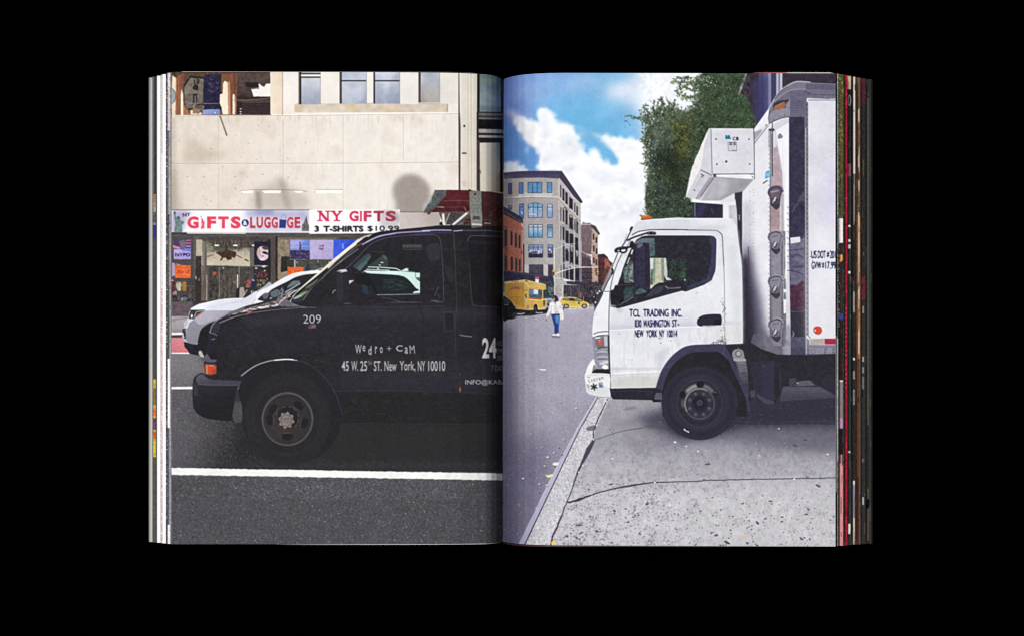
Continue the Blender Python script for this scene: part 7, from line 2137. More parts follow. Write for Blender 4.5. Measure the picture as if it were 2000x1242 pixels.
P(smooth(b6((95, 600), (110, 575), (150, 450), (235, 335), (262, 380), (280, 460), (250, 420), (225, 500), (215, 560), (300, 565), (500, 575), (512, 760), (515, 950), (400, 950), (250, 920), (140, 880), (115, 760)), n=2), '#e9eaea')
P(b6((110, 580), (150, 460), (235, 340), (250, 400), (220, 500), (215, 560), (130, 590)), '#f3f3f2', n=0.02, nf=F3)
P(b6((225, 500), (250, 420), (285, 470), (275, 505), (240, 520)), '#8b8a86')
P(b6((210, 560), (235, 520), (290, 495), (500, 500), (510, 575), (400, 565)), '#25242b')
P(b6((120, 780), (500, 800), (512, 950), (400, 950), (250, 920), (140, 880)), '#d6d8da', blur=2, own=False)
L(b6((300, 945), (400, 955), (512, 952)), 1.2, '#8d8f92')
L(b6((100, 605), (300, 590), (495, 600)), 1.0, '#c6c8cc')
for ch, x, y, rot in (('L', 178, 688, -4), ('I', 215, 682, -8), ('S', 255, 675, -10), ('T', 298, 668, -12), ('E', 345, 655, -14), ('R', 388, 640, -16)):
    px_, py_ = b6((x, y))[0]
    T(ch, px_ - (0.6 if ch == 'I' else 2.0), py_ - 2.4, px_ + (0.6 if ch == 'I' else 2.0), py_ + 2.4, '#55555c', rot=rot, own=False)
sx_, sy_ = b6((250, 785))[0]
for a_ in (80, 20, 140):
    r_ = math.radians(a_)
    L([(sx_ - 7.0 * math.cos(r_), sy_ - 7.0 * math.sin(r_)), (sx_ + 7.0 * math.cos(r_), sy_ + 7.0 * math.sin(r_))], 2.8, '#2b2a2f', own=False)
P(b6((320, 715), (385, 705), (410, 800), (330, 805)), '#9aa0b8', own=False)
P(b6((335, 740), (350, 735), (352, 765), (385, 760), (388, 778), (340, 782)), '#454a6a', own=False)
P(b6((125, 740), (175, 745), (180, 810), (140, 805)), '#a9adbc', own=False, a=0.9)
L(b6((145, 630), (180, 632)), 1.4, '#6d6d74', own=False)

piece('printed_step', 'printed dark step panel under the cab door')
P(b6((500, 800), (540, 815), (700, 808), (800, 805), (1250, 800), (1300, 820), (1340, 830), (1340, 900), (1230, 960), (1200, 1000), (560, 985), (525, 940)), '#2b2a33', n=0.012, nf=F9)
L(b6((540, 860), (900, 850), (1230, 860)), 1.4, '#383644', a=0.9)
P(b6((1250, 880), (1340, 880), (1340, 990), (1220, 980)), '#5b5964')
P(b6((1190, 1000), (1230, 930), (1225, 985), (1340, 992), (1335, 1030), (1200, 1030)), '#201f26')

# ---- wheel arch and wheel
piece('printed_wheel_arch', 'printed dark plastic wheel arch of the cab')
P(smooth(b7((130, 575), (150, 480), (190, 370), (260, 260), (340, 175), (440, 105), (540, 78), (700, 70), (905, 68), (940, 120), (1000, 230), (950, 240), (900, 180), (850, 155)), closed=False, n=4) + b7((700, 155), (560, 160), (470, 190), (380, 250), (290, 350), (235, 460), (205, 580)), '#413d56', n=0.015, nf=F9)
P(b7((205, 580), (235, 460), (290, 350), (380, 250), (470, 190), (560, 160), (850, 155), (950, 240), (1060, 460), (1160, 690), (1180, 900), (200, 900), (190, 620)), '#28262c', n=0.01, nf=F9)
L(b7((850, 155), (905, 180), (930, 215), (960, 230)), 1.2, '#57536a', sm=True)
L(b7((905, 90), (910, 180)), 1.0, '#6d6980', a=0.8)
piece('printed_wheel', 'printed front wheel of the white truck with a steel hub')
wx, wy = b7((630, 745))[0]
E(wx, wy + 1, 75, 72, '#302e39', n=0.01, nf=F9)
E(wx, wy + 1, 74, 71, '#353342', a=0.35, blur=6)
RING(wx, wy, 62, 60, 6, '#2b2936', blur=2.5)
RING(wx, wy, 54, 52, 4, '#363345', blur=2.5)
E(wx, wy + 1, 45, 46.5, '#2b2934')
RING(wx, wy + 1, 44, 46, 1.2, '#57545e', a=0.8, blur=0.4)
RING(wx, wy + 1, 41, 43, 3, '#34313c', blur=1)
E(wx, wy, 37, 38.5, '#302e39')
for a0, a1, c in ((196, 215, '#6d6b70'), (218, 262, '#8d8b89'), (278, 322, '#67656a'), (165, 190, '#56535c')):
    t = np.radians(np.linspace(a0, a1, 14))
    P([(wx + 36 * math.cos(v), wy + 37.5 * math.sin(v)) for v in t] + [(wx + 29 * math.cos(v), wy + 30 * math.sin(v)) for v in t[::-1]], c, blur=0.9)
E(wx + 1, wy - 36, 7.6, 6.4, '#211f27')
E(wx - 33, wy - 16, 6, 7, '#211f27', rot=-30)
E(wx + 31, wy - 18, 3, 4, '#1d1c22')
E(wx + 31, wy - 20, 1.0, 1.6, '#8d8b95')
RING(wx, wy + 2, 28.5, 29.5, 2.6, '#57545d', blur=0.5)
t = np.radians(np.linspace(150, 300, 24))
L([(wx + 28.6 * math.cos(v), wy + 2 + 29.4 * math.sin(v)) for v in t], 2.4, '#8f8d8e', blur=0.4)
E(wx, wy + 2, 27, 28, '#35323f')
for k in range(8):
    v = math.radians(22.5 + 45 * k)
    E(wx + 20.5 * math.cos(v), wy + 3 + 21.5 * math.sin(v), 3.8, 3.9, '#4b4858')
    E(wx + 20.5 * math.cos(v) - 0.6, wy + 2.4 + 21.5 * math.sin(v), 1.9, 1.9, '#5b586a')
E(wx, wy + 1, 14, 15, '#26242d', blur=2)
E(wx, wy, 5.6, 6.2, '#474454')
E(wx, wy + 1, 3.6, 4.0, '#3a3746')
L(b7((448, 1052), (478, 1072), (508, 1082)), 1.6, '#f1f1f2')
E(*b7((455, 1052))[0], 1.6, 1.2, '#f6f6f6', rot=40)
E(*b7((500, 1080))[0], 1.6, 1.2, '#f6f6f6', rot=40)
back(pave)
SP(b7((330, 1190), (360, 1195), (355, 1205), (335, 1205)), '#e3e1e3', own=False)

for _ in range(60):
    idm = np.where(idm == 0, np.roll(idm, -1, 1), idm)
# the second picture ends at the gutter
gut = (983.6 - 3.0 * (OY + np.arange(H) / S - 150) / 912 - OX) * S
is_left = np.arange(W)[None, :] < gut[:, None]
cv[is_left] = left_cv[is_left]
idm[is_left] = left_id[is_left]
e_col = int((1622 - OX) * S)
tail = idm[:, e_col:]
idm[:, e_col:] = np.where(tail == 0, idm[:, e_col - 1:e_col], tail)
# ------------------------------------------------------------------ coloured margins of the leaves that stick out under the two open pages
sheets = {'l': [], 'r': []}


def strip(x0, x1, segs, n=0.0, nf=None):
    """ink on the visible margin of one leaf: runs of colour from top to bottom"""
    back(0)
    for y0, y1, c in segs:
        R(x0, y0, x1, y1, c, n=n, nf=nf if nf is not None else F2, own=False)


# printed photographs are never cut with a knife: ragged outlines and broken tones where the picture is busy
def zone(pts, blur):
    m = np.zeros((H, W), np.float32)
    r_ = cover([board(pts)], 2)
    m[r_[3]:r_[4], r_[1]:r_[2]] = r_[0]
    return gblur(m, blur * S)


shop_z = zone([(336, 464), (690, 464), (640, 503), (600, 520), (560, 538), (520, 562), (490, 574), (430, 588), (336, 592)], 1.0)
street_z = zone([(984, 345), (1090, 345), (1136, 400), (1185, 490), (1175, 600), (1150, 600), (1060, 575), (984, 560)], 1.5)
cars_z = zone([(982, 545), (1160, 545), (1160, 620), (982, 640)], 2.0)
ivy_z = zone([(1250, 142), (1466, 142), (1466, 240), (1384, 244), (1338, 380), (1335, 422), (1250, 422)], 1.5)
glass_z = zone([(1200, 470), (1395, 470), (1390, 560), (1200, 600)], 2.0)
upper_z = zone([(334, 142), (530, 142), (530, 224), (334, 224)], 1.5)
bonnet_z = zone([(420, 625), (500, 590), (570, 580), (590, 600), (500, 615), (425, 645)], 1.5)
pole_z = zone([(1500, 260), (1580, 220), (1580, 690), (1490, 690)], 2.0)
amp_w = 0.0 + 0.30 * shop_z + 0.15 * street_z + 0.15 * cars_z + 0.6 * ivy_z + 0.25 * glass_z + 0.35 * upper_z + 0.3 * bonnet_z + 0.2 * pole_z
yy, xx = np.mgrid[0:H, 0:W]
wy_, wx_ = noise_field(12, 51), noise_field(12, 52)
sy_ = np.clip(np.rint(yy + wy_ * amp_w), 0, H - 1).astype(int)
sx_ = np.clip(np.rint(xx + wx_ * amp_w), 0, W - 1).astype(int)
cv = cv[sy_, sx_]
tone = 1 + (0.03 * F3 + 0.025 * F5) * shop_z + (0.015 * F3 + 0.02 * F9) * street_z + 0.02 * F5 * cars_z + (0.07 * F5 + 0.10 * F9) * ivy_z + (0.03 * F5 + 0.04 * F9) * glass_z + (0.04 * F5) * upper_z + 0.06 * F3 * bonnet_z + 0.03 * F9 * pole_z
tone = 1 + (tone - 1) * np.clip(1.1 - cv.mean(-1), 0.02, 1)
cv = cv * tone[..., None]
# slow uneven tone of real surfaces, and the soft colour of a coated print
cv *= (1 + 0.010 * F60 + 0.006 * F20)[..., None]
grey = cv.mean(-1, keepdims=True)
cv = grey + (cv - grey) * (0.92 - 0.10 * street_z - 0.08 * cars_z - 0.15 * glass_z)[..., None]
cv = cv * 1.01 - 0.006

# left fore edge, from the page outwards
strip(325, 335.2, [(130, 1075, '#dcdad8')], 0.05, F2)
R(328, 130, 333, 1075, '#8b8787', a=0.8, thr=(F3, 0.2, 0.8), own=False)
for y0, y1, c in ((175, 250, '#c9b7bb'), (255, 290, '#5f5b66'), (290, 420, '#7d767a'), (420, 440, '#3a373c'), (440, 560, '#4d4c4e'), (560, 700, '#33433c'), (700, 835, '#efeeec'), (835, 1024, '#4d4f68'), (1024, 1075, '#e6e4e2')):
    R(327.5, y0, 331.5, y1, c, a=0.85, own=False, n=0.04, nf=F2)
R(331.5, 130, 333.2, 1075, '#d7d5d2', a=0.8, thr=(F2, -0.6, 1.0), own=False)
R(333.2, 130, 334.6, 1075, '#2d2b2e', own=False)
R(324, 130, 327.4, 1075, '#37343a', own=False)
R(324.4, 130, 326.8, 1075, '#c9c6c6', a=0.9, thr=(F2, 0.7, 0.5), own=False)
R(325, 240, 328, 700, '#c2606c', a=0.7, thr=(F3, 0.9, 0.5), own=False)
strip(317.3, 324, [(130, 1075, '#f3f2f0')], 0.01, F3)
strip(314.3, 317.3, [(130, 300, '#c9c4c3'), (300, 560, '#dcd5d4'), (560, 1075, '#d9a3aa')], 0.05, F2)
R(314.3, 300, 317.3, 1075, '#efecea', a=0.8, thr=(F3, 0.2, 0.6), own=False)
strip(306.3, 314.3, [(130, 1075, '#f2f1ef')], 0.01, F3)
R(312.8, 130, 314.4, 1075, '#b9b6b4', own=False, a=0.9)
strip(297.6, 306.3, [(130, 165, '#3d3d3e'), (165, 380, '#3a3c3d'), (380, 440, '#8d8a86'), (440, 466, '#33367a'), (466, 740, '#4a4b4c'), (740, 890, '#b8a24a'), (890, 1075, '#55524c')], 0.03, F3)
R(299, 135, 300.5, 380, '#7d7f7f', own=False, a=0.7)
for y0, y1, c in ((382, 396, '#a5714f'), (400, 412, '#b88c6c'), (415, 436, '#4d4c52'), (740, 752, '#c9a534'), (758, 790, '#6d6340'), (796, 812, '#d9622c'), (816, 838, '#5d2a6b'), (842, 856, '#c9502c'), (860, 892, '#c9b83a')):
    R(299, y0, 305, y1, c, own=False, a=0.85, n=0.08, nf=F2)
R(304.5, 130, 306.6, 1075, '#3a3a3c', own=False, a=0.9)
R(297.6, 130, 299, 1075, '#545556', own=False)
strip(288, 297.6, [(130, 1075, '#b3b2ae')], 0.012, F3)
P([(286, 130), (293, 130), (292, 1075), (286, 1075)], '#6f6f6d', blur=1.2, own=False, a=0.9)
R(294.5, 700, 297.6, 1075, '#c3bdab', own=False, a=0.6)

# right fore edge
R(1632, 130, 1720, 1080, '#232122', own=False)
strip(1632, 1635.4, [(130, 1080, '#2b292d')], 0.03)
strip(1635.4, 1637.2, [(130, 420, '#a9a49c'), (420, 660, '#6d675e'), (660, 900, '#d3cfca'), (900, 1080, '#8d8883')], 0.10, F2)
R(1632.6, 655, 1634, 960, '#e9e7e6', own=False, a=0.85)
strip(1637.2, 1648.5, [(130, 427, '#56552f'), (427, 475, '#efeae6'), (475, 612, '#2d2a29'), (612, 624, '#3a3f86'), (624, 742, '#272425'), (742, 745, '#dedbd8'), (745, 816, '#7d7b7b'), (816, 836, '#b08ab0'), (836, 887, '#1f1c20'), (887, 1066, '#d58c8e'), (1066, 1080, '#a33a42')], 0.03, F3)
R(1637.2, 130, 1648.5, 427, '#8b8a4e', a=0.8, thr=(F5, 0.2, 1.0), own=False)
R(1637.2, 130, 1648.5, 427, '#2f301f', a=0.7, thr=(F3, 0.5, 0.8), own=False)
R(1637.2, 350, 1648.5, 427, '#3d4a35', a=0.6, own=False, n=0.08, nf=F3)
R(1637, 130, 1639.6, 640, '#b5b09c', a=0.9, thr=(F2, 0.2, 0.5), own=False)
R(1637.2, 640, 1640, 1080, '#2b282b', own=False, a=0.9)
SP([(1640, 500), (1645, 498), (1646, 508), (1641, 512)], '#d69a4e', own=False)
R(1646.4, 130, 1650, 1080, '#2a2725', own=False)
R(1647, 130, 1648, 1080, '#8d826c', own=False, a=0.6, thr=(F3, -0.2, 0.6))
strip(1650, 1655, [(130, 1080, '#a31f38')], 0.015, F3)
R(1650, 470, 1651.4, 700, '#7d3a3f', own=False, a=0.7)
P([(1653, 487), (1659, 520), (1657, 527), (1651, 505)], '#cf3a44', own=False)
for y in range(585, 760, 9):
    E(1651 + (y % 5) * 0.4, y, 0.9, 0.9, '#e6e0dc', own=False, a=0.7)
strip(1655, 1662.4, [(130, 150, '#b59a80'), (150, 175, '#c9a98b'), (175, 320, '#2f2426'), (320, 345, '#7d4a54'), (345, 1080, '#3a3330')], 0.03, F3)
RING(1659, 197, 2.6, 10, 1.0, '#e6dcd4', own=False)
for y0, y1, c in ((440, 444, '#f0ede8'), (468, 473, '#f3f0ec'), (478, 486, '#d9d5cf'), (530, 535, '#efece8'), (880, 884, '#c9c6c3'), (1022, 1042, '#efe9dc')):
    R(1656, y0, 1661, y1, c, own=False)
R(1655, 560, 1662, 880, '#2b3a30', own=False, a=0.6)
strip(1662.4, 1673, [(130, 1080, '#2f2829')], 0.04, F3)
R(1666.4, 132, 1670.4, 340, '#d3cbc5', own=False, n=0.02)
R(1667, 340, 1669.6, 440, '#8d8580', own=False)
for y0, y1, c in ((570, 610, '#a39d9b'), (698, 703, '#f0eeeb'), (724, 740, '#9a9694'), (760, 790, '#8a8f96'), (938, 946, '#efece8'), (946, 1010, '#8f95b5'), (1010, 1062, '#e3cfb8')):
    R(1666, y0, 1669.6, y1, c, own=False, a=0.9)
R(1662.6, 900, 1664, 1080, '#8d3a44', own=False, a=0.7)
strip(1673, 1680.4, [(130, 420, '#6d523c'), (420, 700, '#a9764a'), (700, 1080, '#5a3a26')], 0.03, F3)
R(1676, 135, 1678.6, 700, '#e0cdb4', own=False, a=0.85, thr=(FV, -0.6, 0.7))
R(1674, 640, 1676, 930, '#b3622f', own=False, a=0.8)
R(1679, 700, 1680.4, 1080, '#7d8aa0', own=False, a=0.6)
strip(1680.4, 1690.4, [(130, 150, '#3a2c2e'), (150, 205, '#4a2630'), (205, 540, '#2c2a29'), (540, 585, '#5d2a35'), (585, 1080, '#32302f')], 0.03, F3)
for y0, y1, c in ((598, 612, '#8d8a87'), (696, 706, '#a5a29e'), (716, 728, '#8d8a86'), (735, 760, '#77746f'), (895, 902, '#9a9792'), (970, 985, '#b5b2a8')):
    R(1684, y0, 1687.5, y1, c, own=False, a=0.9)
strip(1690.4, 1704, [(130, 1080, '#2e2e2c')], 0.02, F3)
R(1693, 192, 1697.5, 830, '#504f49', own=False, a=0.85)
R(1694, 955, 1697, 1055, '#5d564c', own=False, a=0.85)
SP([(1692, 976), (1698, 975), (1697, 990), (1692, 992)], '#0d0d0e', own=False)
R(1699, 150, 1700.4, 1080, '#4a4a47', own=False, a=0.7)
P([(1701, 130), (1712, 130), (1712, 1080), (1702, 1080)], '#141414', own=False, blur=1.0)
# broken, uneven tones along the right fore edge
for k in range(230):
    x, y, hh = rng.uniform(1638, 1703), rng.uniform(150, 1060), rng.gamma(2.0, 6.0)
    if 1649.5 < x < 1655.5:
        continue
    R(x, y, x + rng.uniform(0.6, 2.0), y + hh, ['#151314', '#3d3634', '#5d4a3c', '#2b3a30', '#6d6a66', '#4a2a30', '#1d1d22', '#7d6a50'][k % 8], a=rng.uniform(0.35, 0.9), own=False)
for k in range(40):
    y = rng.uniform(150, 1060)
    R(1650 + rng.uniform(0, 1.2), y, 1655 - rng.uniform(0, 1.6), y + rng.gamma(2.0, 4.0), ['#7d1a2c', '#c92f4a', '#5d1a26'][k % 3], a=0.7, own=False)
# slivers of lower leaves past the head and foot of the pages

# ------------------------------------------------------------------ press finish: a little softness, edge sharpening and dot noise
soft = np.stack([gblur(cv[..., k], 0.5) for k in range(3)], -1)
wide = np.stack([gblur(soft[..., k], 3.0) for k in range(3)], -1)
cv = soft + 0.5 * (soft - wide)
lum = cv.mean(-1, keepdims=True)
amp = 0.005 + 0.010 * np.clip(1 - np.abs(lum - 0.45) * 2, 0, 1)
cv += (0.6 * F1 + 0.8 * F2)[..., None] * amp
chn = np.stack([noise_field(4, 31), noise_field(4, 32), noise_field(4, 33)], -1)
cv += chn * 0.006
cv *= 1 + 0.008 * np.sin(np.arange(H) * 1.1)[:, None, None] * np.sin(np.arange(W) * 0.93)[None, :, None]
cv = np.clip(cv, 0.0, 1.0)


def to_linear(a):
    return np.where(a <= 0.04045, a / 12.92, ((a + 0.055) / 1.055) ** 2.4).astype(np.float32)


ink = to_linear(np.clip(cv, 0, 1))
ink = 0.25 * (ink + np.roll(ink, 1, 0) + np.roll(ink, 1, 1) + np.roll(np.roll(ink, 1, 0), 1, 1))   # mean of the four points round a mesh corner


def sample(px, py):
    x = np.clip((px - OX) * S, 0, W - 2)
    y = np.clip((py - OY) * S, 0, H - 2)
    xi, yi = x.astype(int), y.astype(int)
    fx, fy = (x - xi)[:, None].astype(np.float32), (y - yi)[:, None].astype(np.float32)
    return (ink[yi, xi] * (1 - fx) * (1 - fy) + ink[yi, xi + 1] * fx * (1 - fy) + ink[yi + 1, xi] * (1 - fx) * fy + ink[yi + 1, xi + 1] * fx * fy)


# ------------------------------------------------------------------ materials
def new_mat(name):
    m = bpy.data.materials.new(name)
    m.use_nodes = True
    nt = m.node_tree
    return m, nt, nt.nodes['Principled BSDF']


def printed_material(name, rough, spec):
    """coated paper: the ink colour of the mesh with a faint fibre mottling and bump"""
    m, nt, b = new_mat(name)
    at = nt.nodes.new('ShaderNodeAttribute')
    at.attribute_name = 'ink'
    tc = nt.nodes.new('ShaderNodeTexCoord')
    nz = nt.nodes.new('ShaderNodeTexNoise')
    nz.inputs['Scale'].default_value = 900.0
    nz.inputs['Detail'].default_value = 3.0
    nt.links.new(tc.outputs['Object'], nz.inputs['Vector'])
    mr = nt.nodes.new('ShaderNodeMapRange')
    mr.inputs['To Min'].default_value = 0.975
    mr.inputs['To Max'].default_value = 1.025
    nt.links.new(nz.outputs['Fac'], mr.inputs['Value'])
    mx = nt.nodes.new('ShaderNodeVectorMath')
    mx.operation = 'SCALE'
    nt.links.new(at.outputs['Color'], mx.inputs[0])
    nt.links.new(mr.outputs['Result'], mx.inputs['Scale'])
    nt.links.new(mx.outputs['Vector'], b.inputs['Base Color'])
    b.inputs['Roughness'].default_value = rough
    b.inputs['Specular IOR Level'].default_value = spec
    return m


M_PRINT = printed_material('printed_paper', 0.85, 0.06)


def plain_material(name, c, rough=0.9, spec=0.05, var=0.1, scale=300.0):
    m, nt, b = new_mat(name)
    tc = nt.nodes.new('ShaderNodeTexCoord')
    nz = nt.nodes.new('ShaderNodeTexNoise')
    nz.inputs['Scale'].default_value = scale
    nt.links.new(tc.outputs['Object'], nz.inputs['Vector'])
    cr = nt.nodes.new('ShaderNodeValToRGB')
    cr.color_ramp.elements[0].color = (*[v * (1 - var) for v in c], 1)
    cr.color_ramp.elements[1].color = (*[v * (1 + var) for v in c], 1)
    nt.links.new(nz.outputs['Fac'], cr.inputs['Fac'])
    nt.links.new(cr.outputs['Color'], b.inputs['Base Color'])
    b.inputs['Roughness'].default_value = rough
    b.inputs['Specular IOR Level'].default_value = spec
    return m


M_PAPER = plain_material('bare_paper', (0.72, 0.71, 0.69))
M_DARKPAPER = plain_material('ink_edged_paper', (0.16, 0.155, 0.15))
M_COVER = plain_material('black_cover_board', (0.004, 0.004, 0.004), spec=0.0)
M_VOID = plain_material('black_velvet', (0.00002, 0.00002, 0.00002), rough=1.0, spec=0.0)

# ------------------------------------------------------------------ the book
TABLE_Z = -0.0620
book = bpy.data.objects.new('open_book', None)
scn.collection.objects.link(book)
book.location = (0, 0.055, TABLE_Z)
book.empty_display_size = 0.02
book['label'] = 'thick open photo book, black van on one page, white truck on the other'
book['category'] = 'book'
bpy.context.view_layer.update()


def mesh_obj(name, verts, faces, mat, parent=None, cols=None, label=None):
    me = bpy.data.meshes.new(name)
    nv, nf = len(verts), len(faces)
    me.vertices.add(nv)
    me.vertices.foreach_set('co', np.asarray(verts, np.float32).ravel())
    k = faces.shape[1]
    me.loops.add(nf * k)
    me.loops.foreach_set('vertex_index', np.asarray(faces, np.int32).ravel())
    me.polygons.add(nf)
    me.polygons.foreach_set('loop_start', np.arange(0, nf * k, k, dtype=np.int32))
    me.polygons.foreach_set('loop_total', np.full(nf, k, np.int32))
    me.update(calc_edges=True)
    if cols is not None:
        a = me.color_attributes.new('ink', 'FLOAT_COLOR', 'POINT')
        rgba = np.ones((nv, 4), np.float32)
        rgba[:, :3] = cols
        a.data.foreach_set('color', rgba.ravel())
    me.validate()
    me.materials.append(mat)
    o = bpy.data.objects.new(name, me)
    scn.collection.objects.link(o)
    if parent is not None:
        o.parent = parent
        o.matrix_parent_inverse = parent.matrix_world.inverted()
    if label:
        o['label'] = label
    return o


def profile(xs, ss):
    gx = np.arange(xs[0], xs[-1] + 1.0, 0.5)
    gz = -np.interp(gx, xs, np.array(ss) / 660.0 * D)
    kern = np.hanning(15)
    kern /= kern.sum()
    pad = np.concatenate([2 * gz[0] - gz[7:0:-1], gz, 2 * gz[-1] - gz[-2:-9:-1]])
    gz = np.convolve(pad, kern, 'valid')
    return lambda x: np.interp(x, gx, gz)


ZL = profile([286, 334, 347, 680, 800, 870, 900, 932, 950, 960, 970, 984], [0.5, 0.4, 0, 0.5, 1.2, 1.9, 2.6, 4.0, 5.1, 6.4, 8.9, 15.6])
ZR = profile([980, 990, 1000, 1012, 1025, 1045, 1070, 1100, 1632, 1715], [15.0, 10.2, 7.4, 5.0, 3.3, 1.7, 0.6, 0.1, 0.4, 0.6])
YT, YB = (CY - 141.0), (CY - 1062.0)     # head and foot of the pages, in page pixels from the optical axis


def lift(px, py, z):
    f = PX * (D - z) / D
    return np.stack([(px - CX) * f, (CY - py) * f, z], -1)


def grid_faces(nr, nc):
    i = np.arange(nr - 1)[:, None] * nc + np.arange(nc - 1)[None, :]
    return np.stack([i, i + nc, i + nc + 1, i + 1], -1).reshape(-1, 4)


def page(side):
    left = side == 'l'
    u = np.linspace(0, 1, 650)
    v = np.linspace(0, 1, 923)
    if left:
        xa, xb = np.full(923, 334.6), 983.6 - 3.0 * v
        Z, dt, db = ZL, np.zeros(650), np.zeros(650)
    else:
        xa, xb = 983.6 - 3.0 * v, np.full(923, 1632.4)
        Z = ZR
        dt = 2.0 + 1.0 * (u - 0.2)
        db = np.interp(u, [0, 0.1, 1], [0.0, 2.0, 4.6])
    px = xa[:, None] + (xb - xa)[:, None] * u[None, :]
    z = Z(px)
    k = D / (D - z)
    top = CY - (YT - dt[None, :]) * k
    bot = CY - (YB - db[None, :]) * k
    py = top + (bot - top) * v[:, None]
    V3 = lift(px, py, z).reshape(-1, 3)
    C3 = sample(px.ravel(), py.ravel())
    F4 = grid_faces(923, 650)
    cxp, cyp = px.ravel()[F4].mean(1), py.ravel()[F4].mean(1)
    vq = (np.arange(922) + 0.5) / 922
    gq = np.repeat(983.6 - 3.0 * vq, 649)
    cxp = np.minimum(cxp, gq - 2.5) if left else np.maximum(cxp, gq + 2.5)
    ids = idm[np.clip(((cyp - OY) * S).astype(int), 0, H - 1), np.clip(((cxp - OX) * S).astype(int), 0, W - 1)]
    # the sheet of paper itself, a hair below its ink, with a turned edge
    pr = np.linspace(0, 922, 40).astype(int)
    nc = 650
    sub = V3.reshape(923, 650, 3)[pr].copy()
    sub[..., 2] -= 0.00009
    low = sub.copy()
    low[..., 2] -= 0.00012
    vv = np.concatenate([sub.reshape(-1, 3), low.reshape(-1, 3)])
    n0 = len(pr) * nc
    ff = grid_faces(len(pr), nc)
    ring = np.concatenate([np.arange(nc), np.arange(1, len(pr)) * nc + nc - 1, np.arange(nc - 2, -1, -1) + (len(pr) - 1) * nc, np.arange(len(pr) - 2, 0, -1) * nc])
    nx = np.roll(ring, -1)
    ff = np.concatenate([ff, ff[:, ::-1] + n0, np.stack([ring, nx, nx + n0, ring + n0], -1)])
    pg = mesh_obj('page', vv, ff, M_PAPER, book, label='page printed with a black van in front of a gift shop' if left else 'page printed with a white box truck on a pavement')
    bpy.context.view_layer.update()
    for i in np.unique(ids):
        sel = F4[ids == i]
        if len(sel) < 6:
            continue
        used, inv = np.unique(sel.ravel(), return_inverse=True)
        nm, lab = KINDS[i] if i else ('printed_margin', 'unprinted sliver of the page')
        mesh_obj(nm, V3[used], inv.reshape(-1, 4), M_PRINT, pg, cols=C3[used], label=lab)
    return pg


page('l')
page('r')


def under_leaf(side, x_in, x_out, dz, k, head=None, foot=None):
    """a leaf lower in the book whose coloured margin shows past the leaf above it"""
    left = side == 'l'
    g0 = 982.0
    Z = ZL if left else ZR
    fine = np.linspace(x_in, x_out, max(3, int(abs(x_out - x_in) * 2)))
    coarse = np.linspace(g0, x_in, 60)[:-1]
    xs = np.concatenate([coarse, fine])
    if left:
        xs = xs[::-1]
    t = np.clip(np.abs(xs - g0) / 90.0, 0, 1)
    drop = dz * D * np.abs(xs - g0) / abs(x_out - g0) * t + 0.00025 * (k + 1)
    z = Z(xs) - drop
    v = np.linspace(0, 1, 923)
    kk = D / (D - z)
    hd = np.zeros(len(xs)) if head is None else head(xs)
    ft = np.zeros(len(xs)) if foot is None else foot(xs)
    top = CY - (YT + hd - (0 if left else 2.0)) * kk
    bot = CY - (YB - ft - (0 if left else 4.0)) * kk
    py = top[None, :] + (bot - top)[None, :] * v[:, None]
    px = np.broadcast_to(xs[None, :], py.shape)
    zz = np.broadcast_to(z[None, :], py.shape)
    c = sample(px.ravel(), py.ravel()).reshape(923, len(xs), 3)
    lo, hi = min(x_in, x_out), max(x_in, x_out)
    inside = (px >= lo - 0.01) & (px <= hi + 0.01)
    c = np.where(inside[..., None], c, np.float32(0.012))
    return xs, py, px, zz, c


def add_leaf(side, x_in, x_out, dz, k, head=None, foot=None, paint=None):
    xs, py, px, zz, c = under_leaf(side, x_in, x_out, dz, k, head, foot)
    if paint is not None:
        paint(px, py, c)
    V3 = lift(px, py, zz).reshape(-1, 3)
    o = mesh_obj('leaf', V3, grid_faces(923, len(xs)), M_PRINT, book, cols=c.reshape(-1, 3), label=None)
    return o


def bump(xs, x0, x1, h):
    return h * np.clip(np.minimum(xs - x0, x1 - xs) / 4.0, 0, 1)


def paint_l(px, py, c):
    rows = np.arange(923)[:, None] * np.ones_like(px)
    tone = np.interp(px, [345, 380, 430, 560, 900], [0.92, 0.85, 0.6, 0.25, 0.1])
    m = (rows < 6) & (px > 340)
    c[m] = (tone[m][:, None]) * np.array([1, 0.99, 0.97])
    tone = np.interp(px, [400, 540, 600, 700, 800, 860, 940, 980], [0.03, 0.05, 0.45, 0.7, 0.75, 0.65, 0.6, 0.25])
    m = (rows > 916) & (px > 340)
    c[m] = (tone[m][:, None]) * np.array([1, 0.99, 0.98])


def paint_r(px, py, c):
    rows = np.arange(923)[:, None] * np.ones_like(px)
    m = (rows < 6) & (px < 1632)
    col_t = np.stack([np.interp(px, [1100, 1400, 1470, 1500, 1536, 1538, 1630], [0.03, 0.08, 0.15, 0.55, 0.6, 0.85, 0.85]),
                      np.interp(px, [1100, 1400, 1470, 1500, 1536, 1538, 1630], [0.02, 0.04, 0.06, 0.18, 0.22, 0.83, 0.83]),
                      np.interp(px, [1100, 1400, 1470, 1500, 1536, 1538, 1630], [0.02, 0.04, 0.06, 0.17, 0.2, 0.8, 0.8])], -1)
    c[m] = col_t[m]
    m = (rows > 916) & (px < 1632)
    tone = np.interp(px, [985, 1060, 1200, 1400, 1560, 1632], [0.03, 0.08, 0.12, 0.3, 0.4, 0.3])
    c[m] = tone[m][:, None] * np.array([1, 0.55, 0.58])


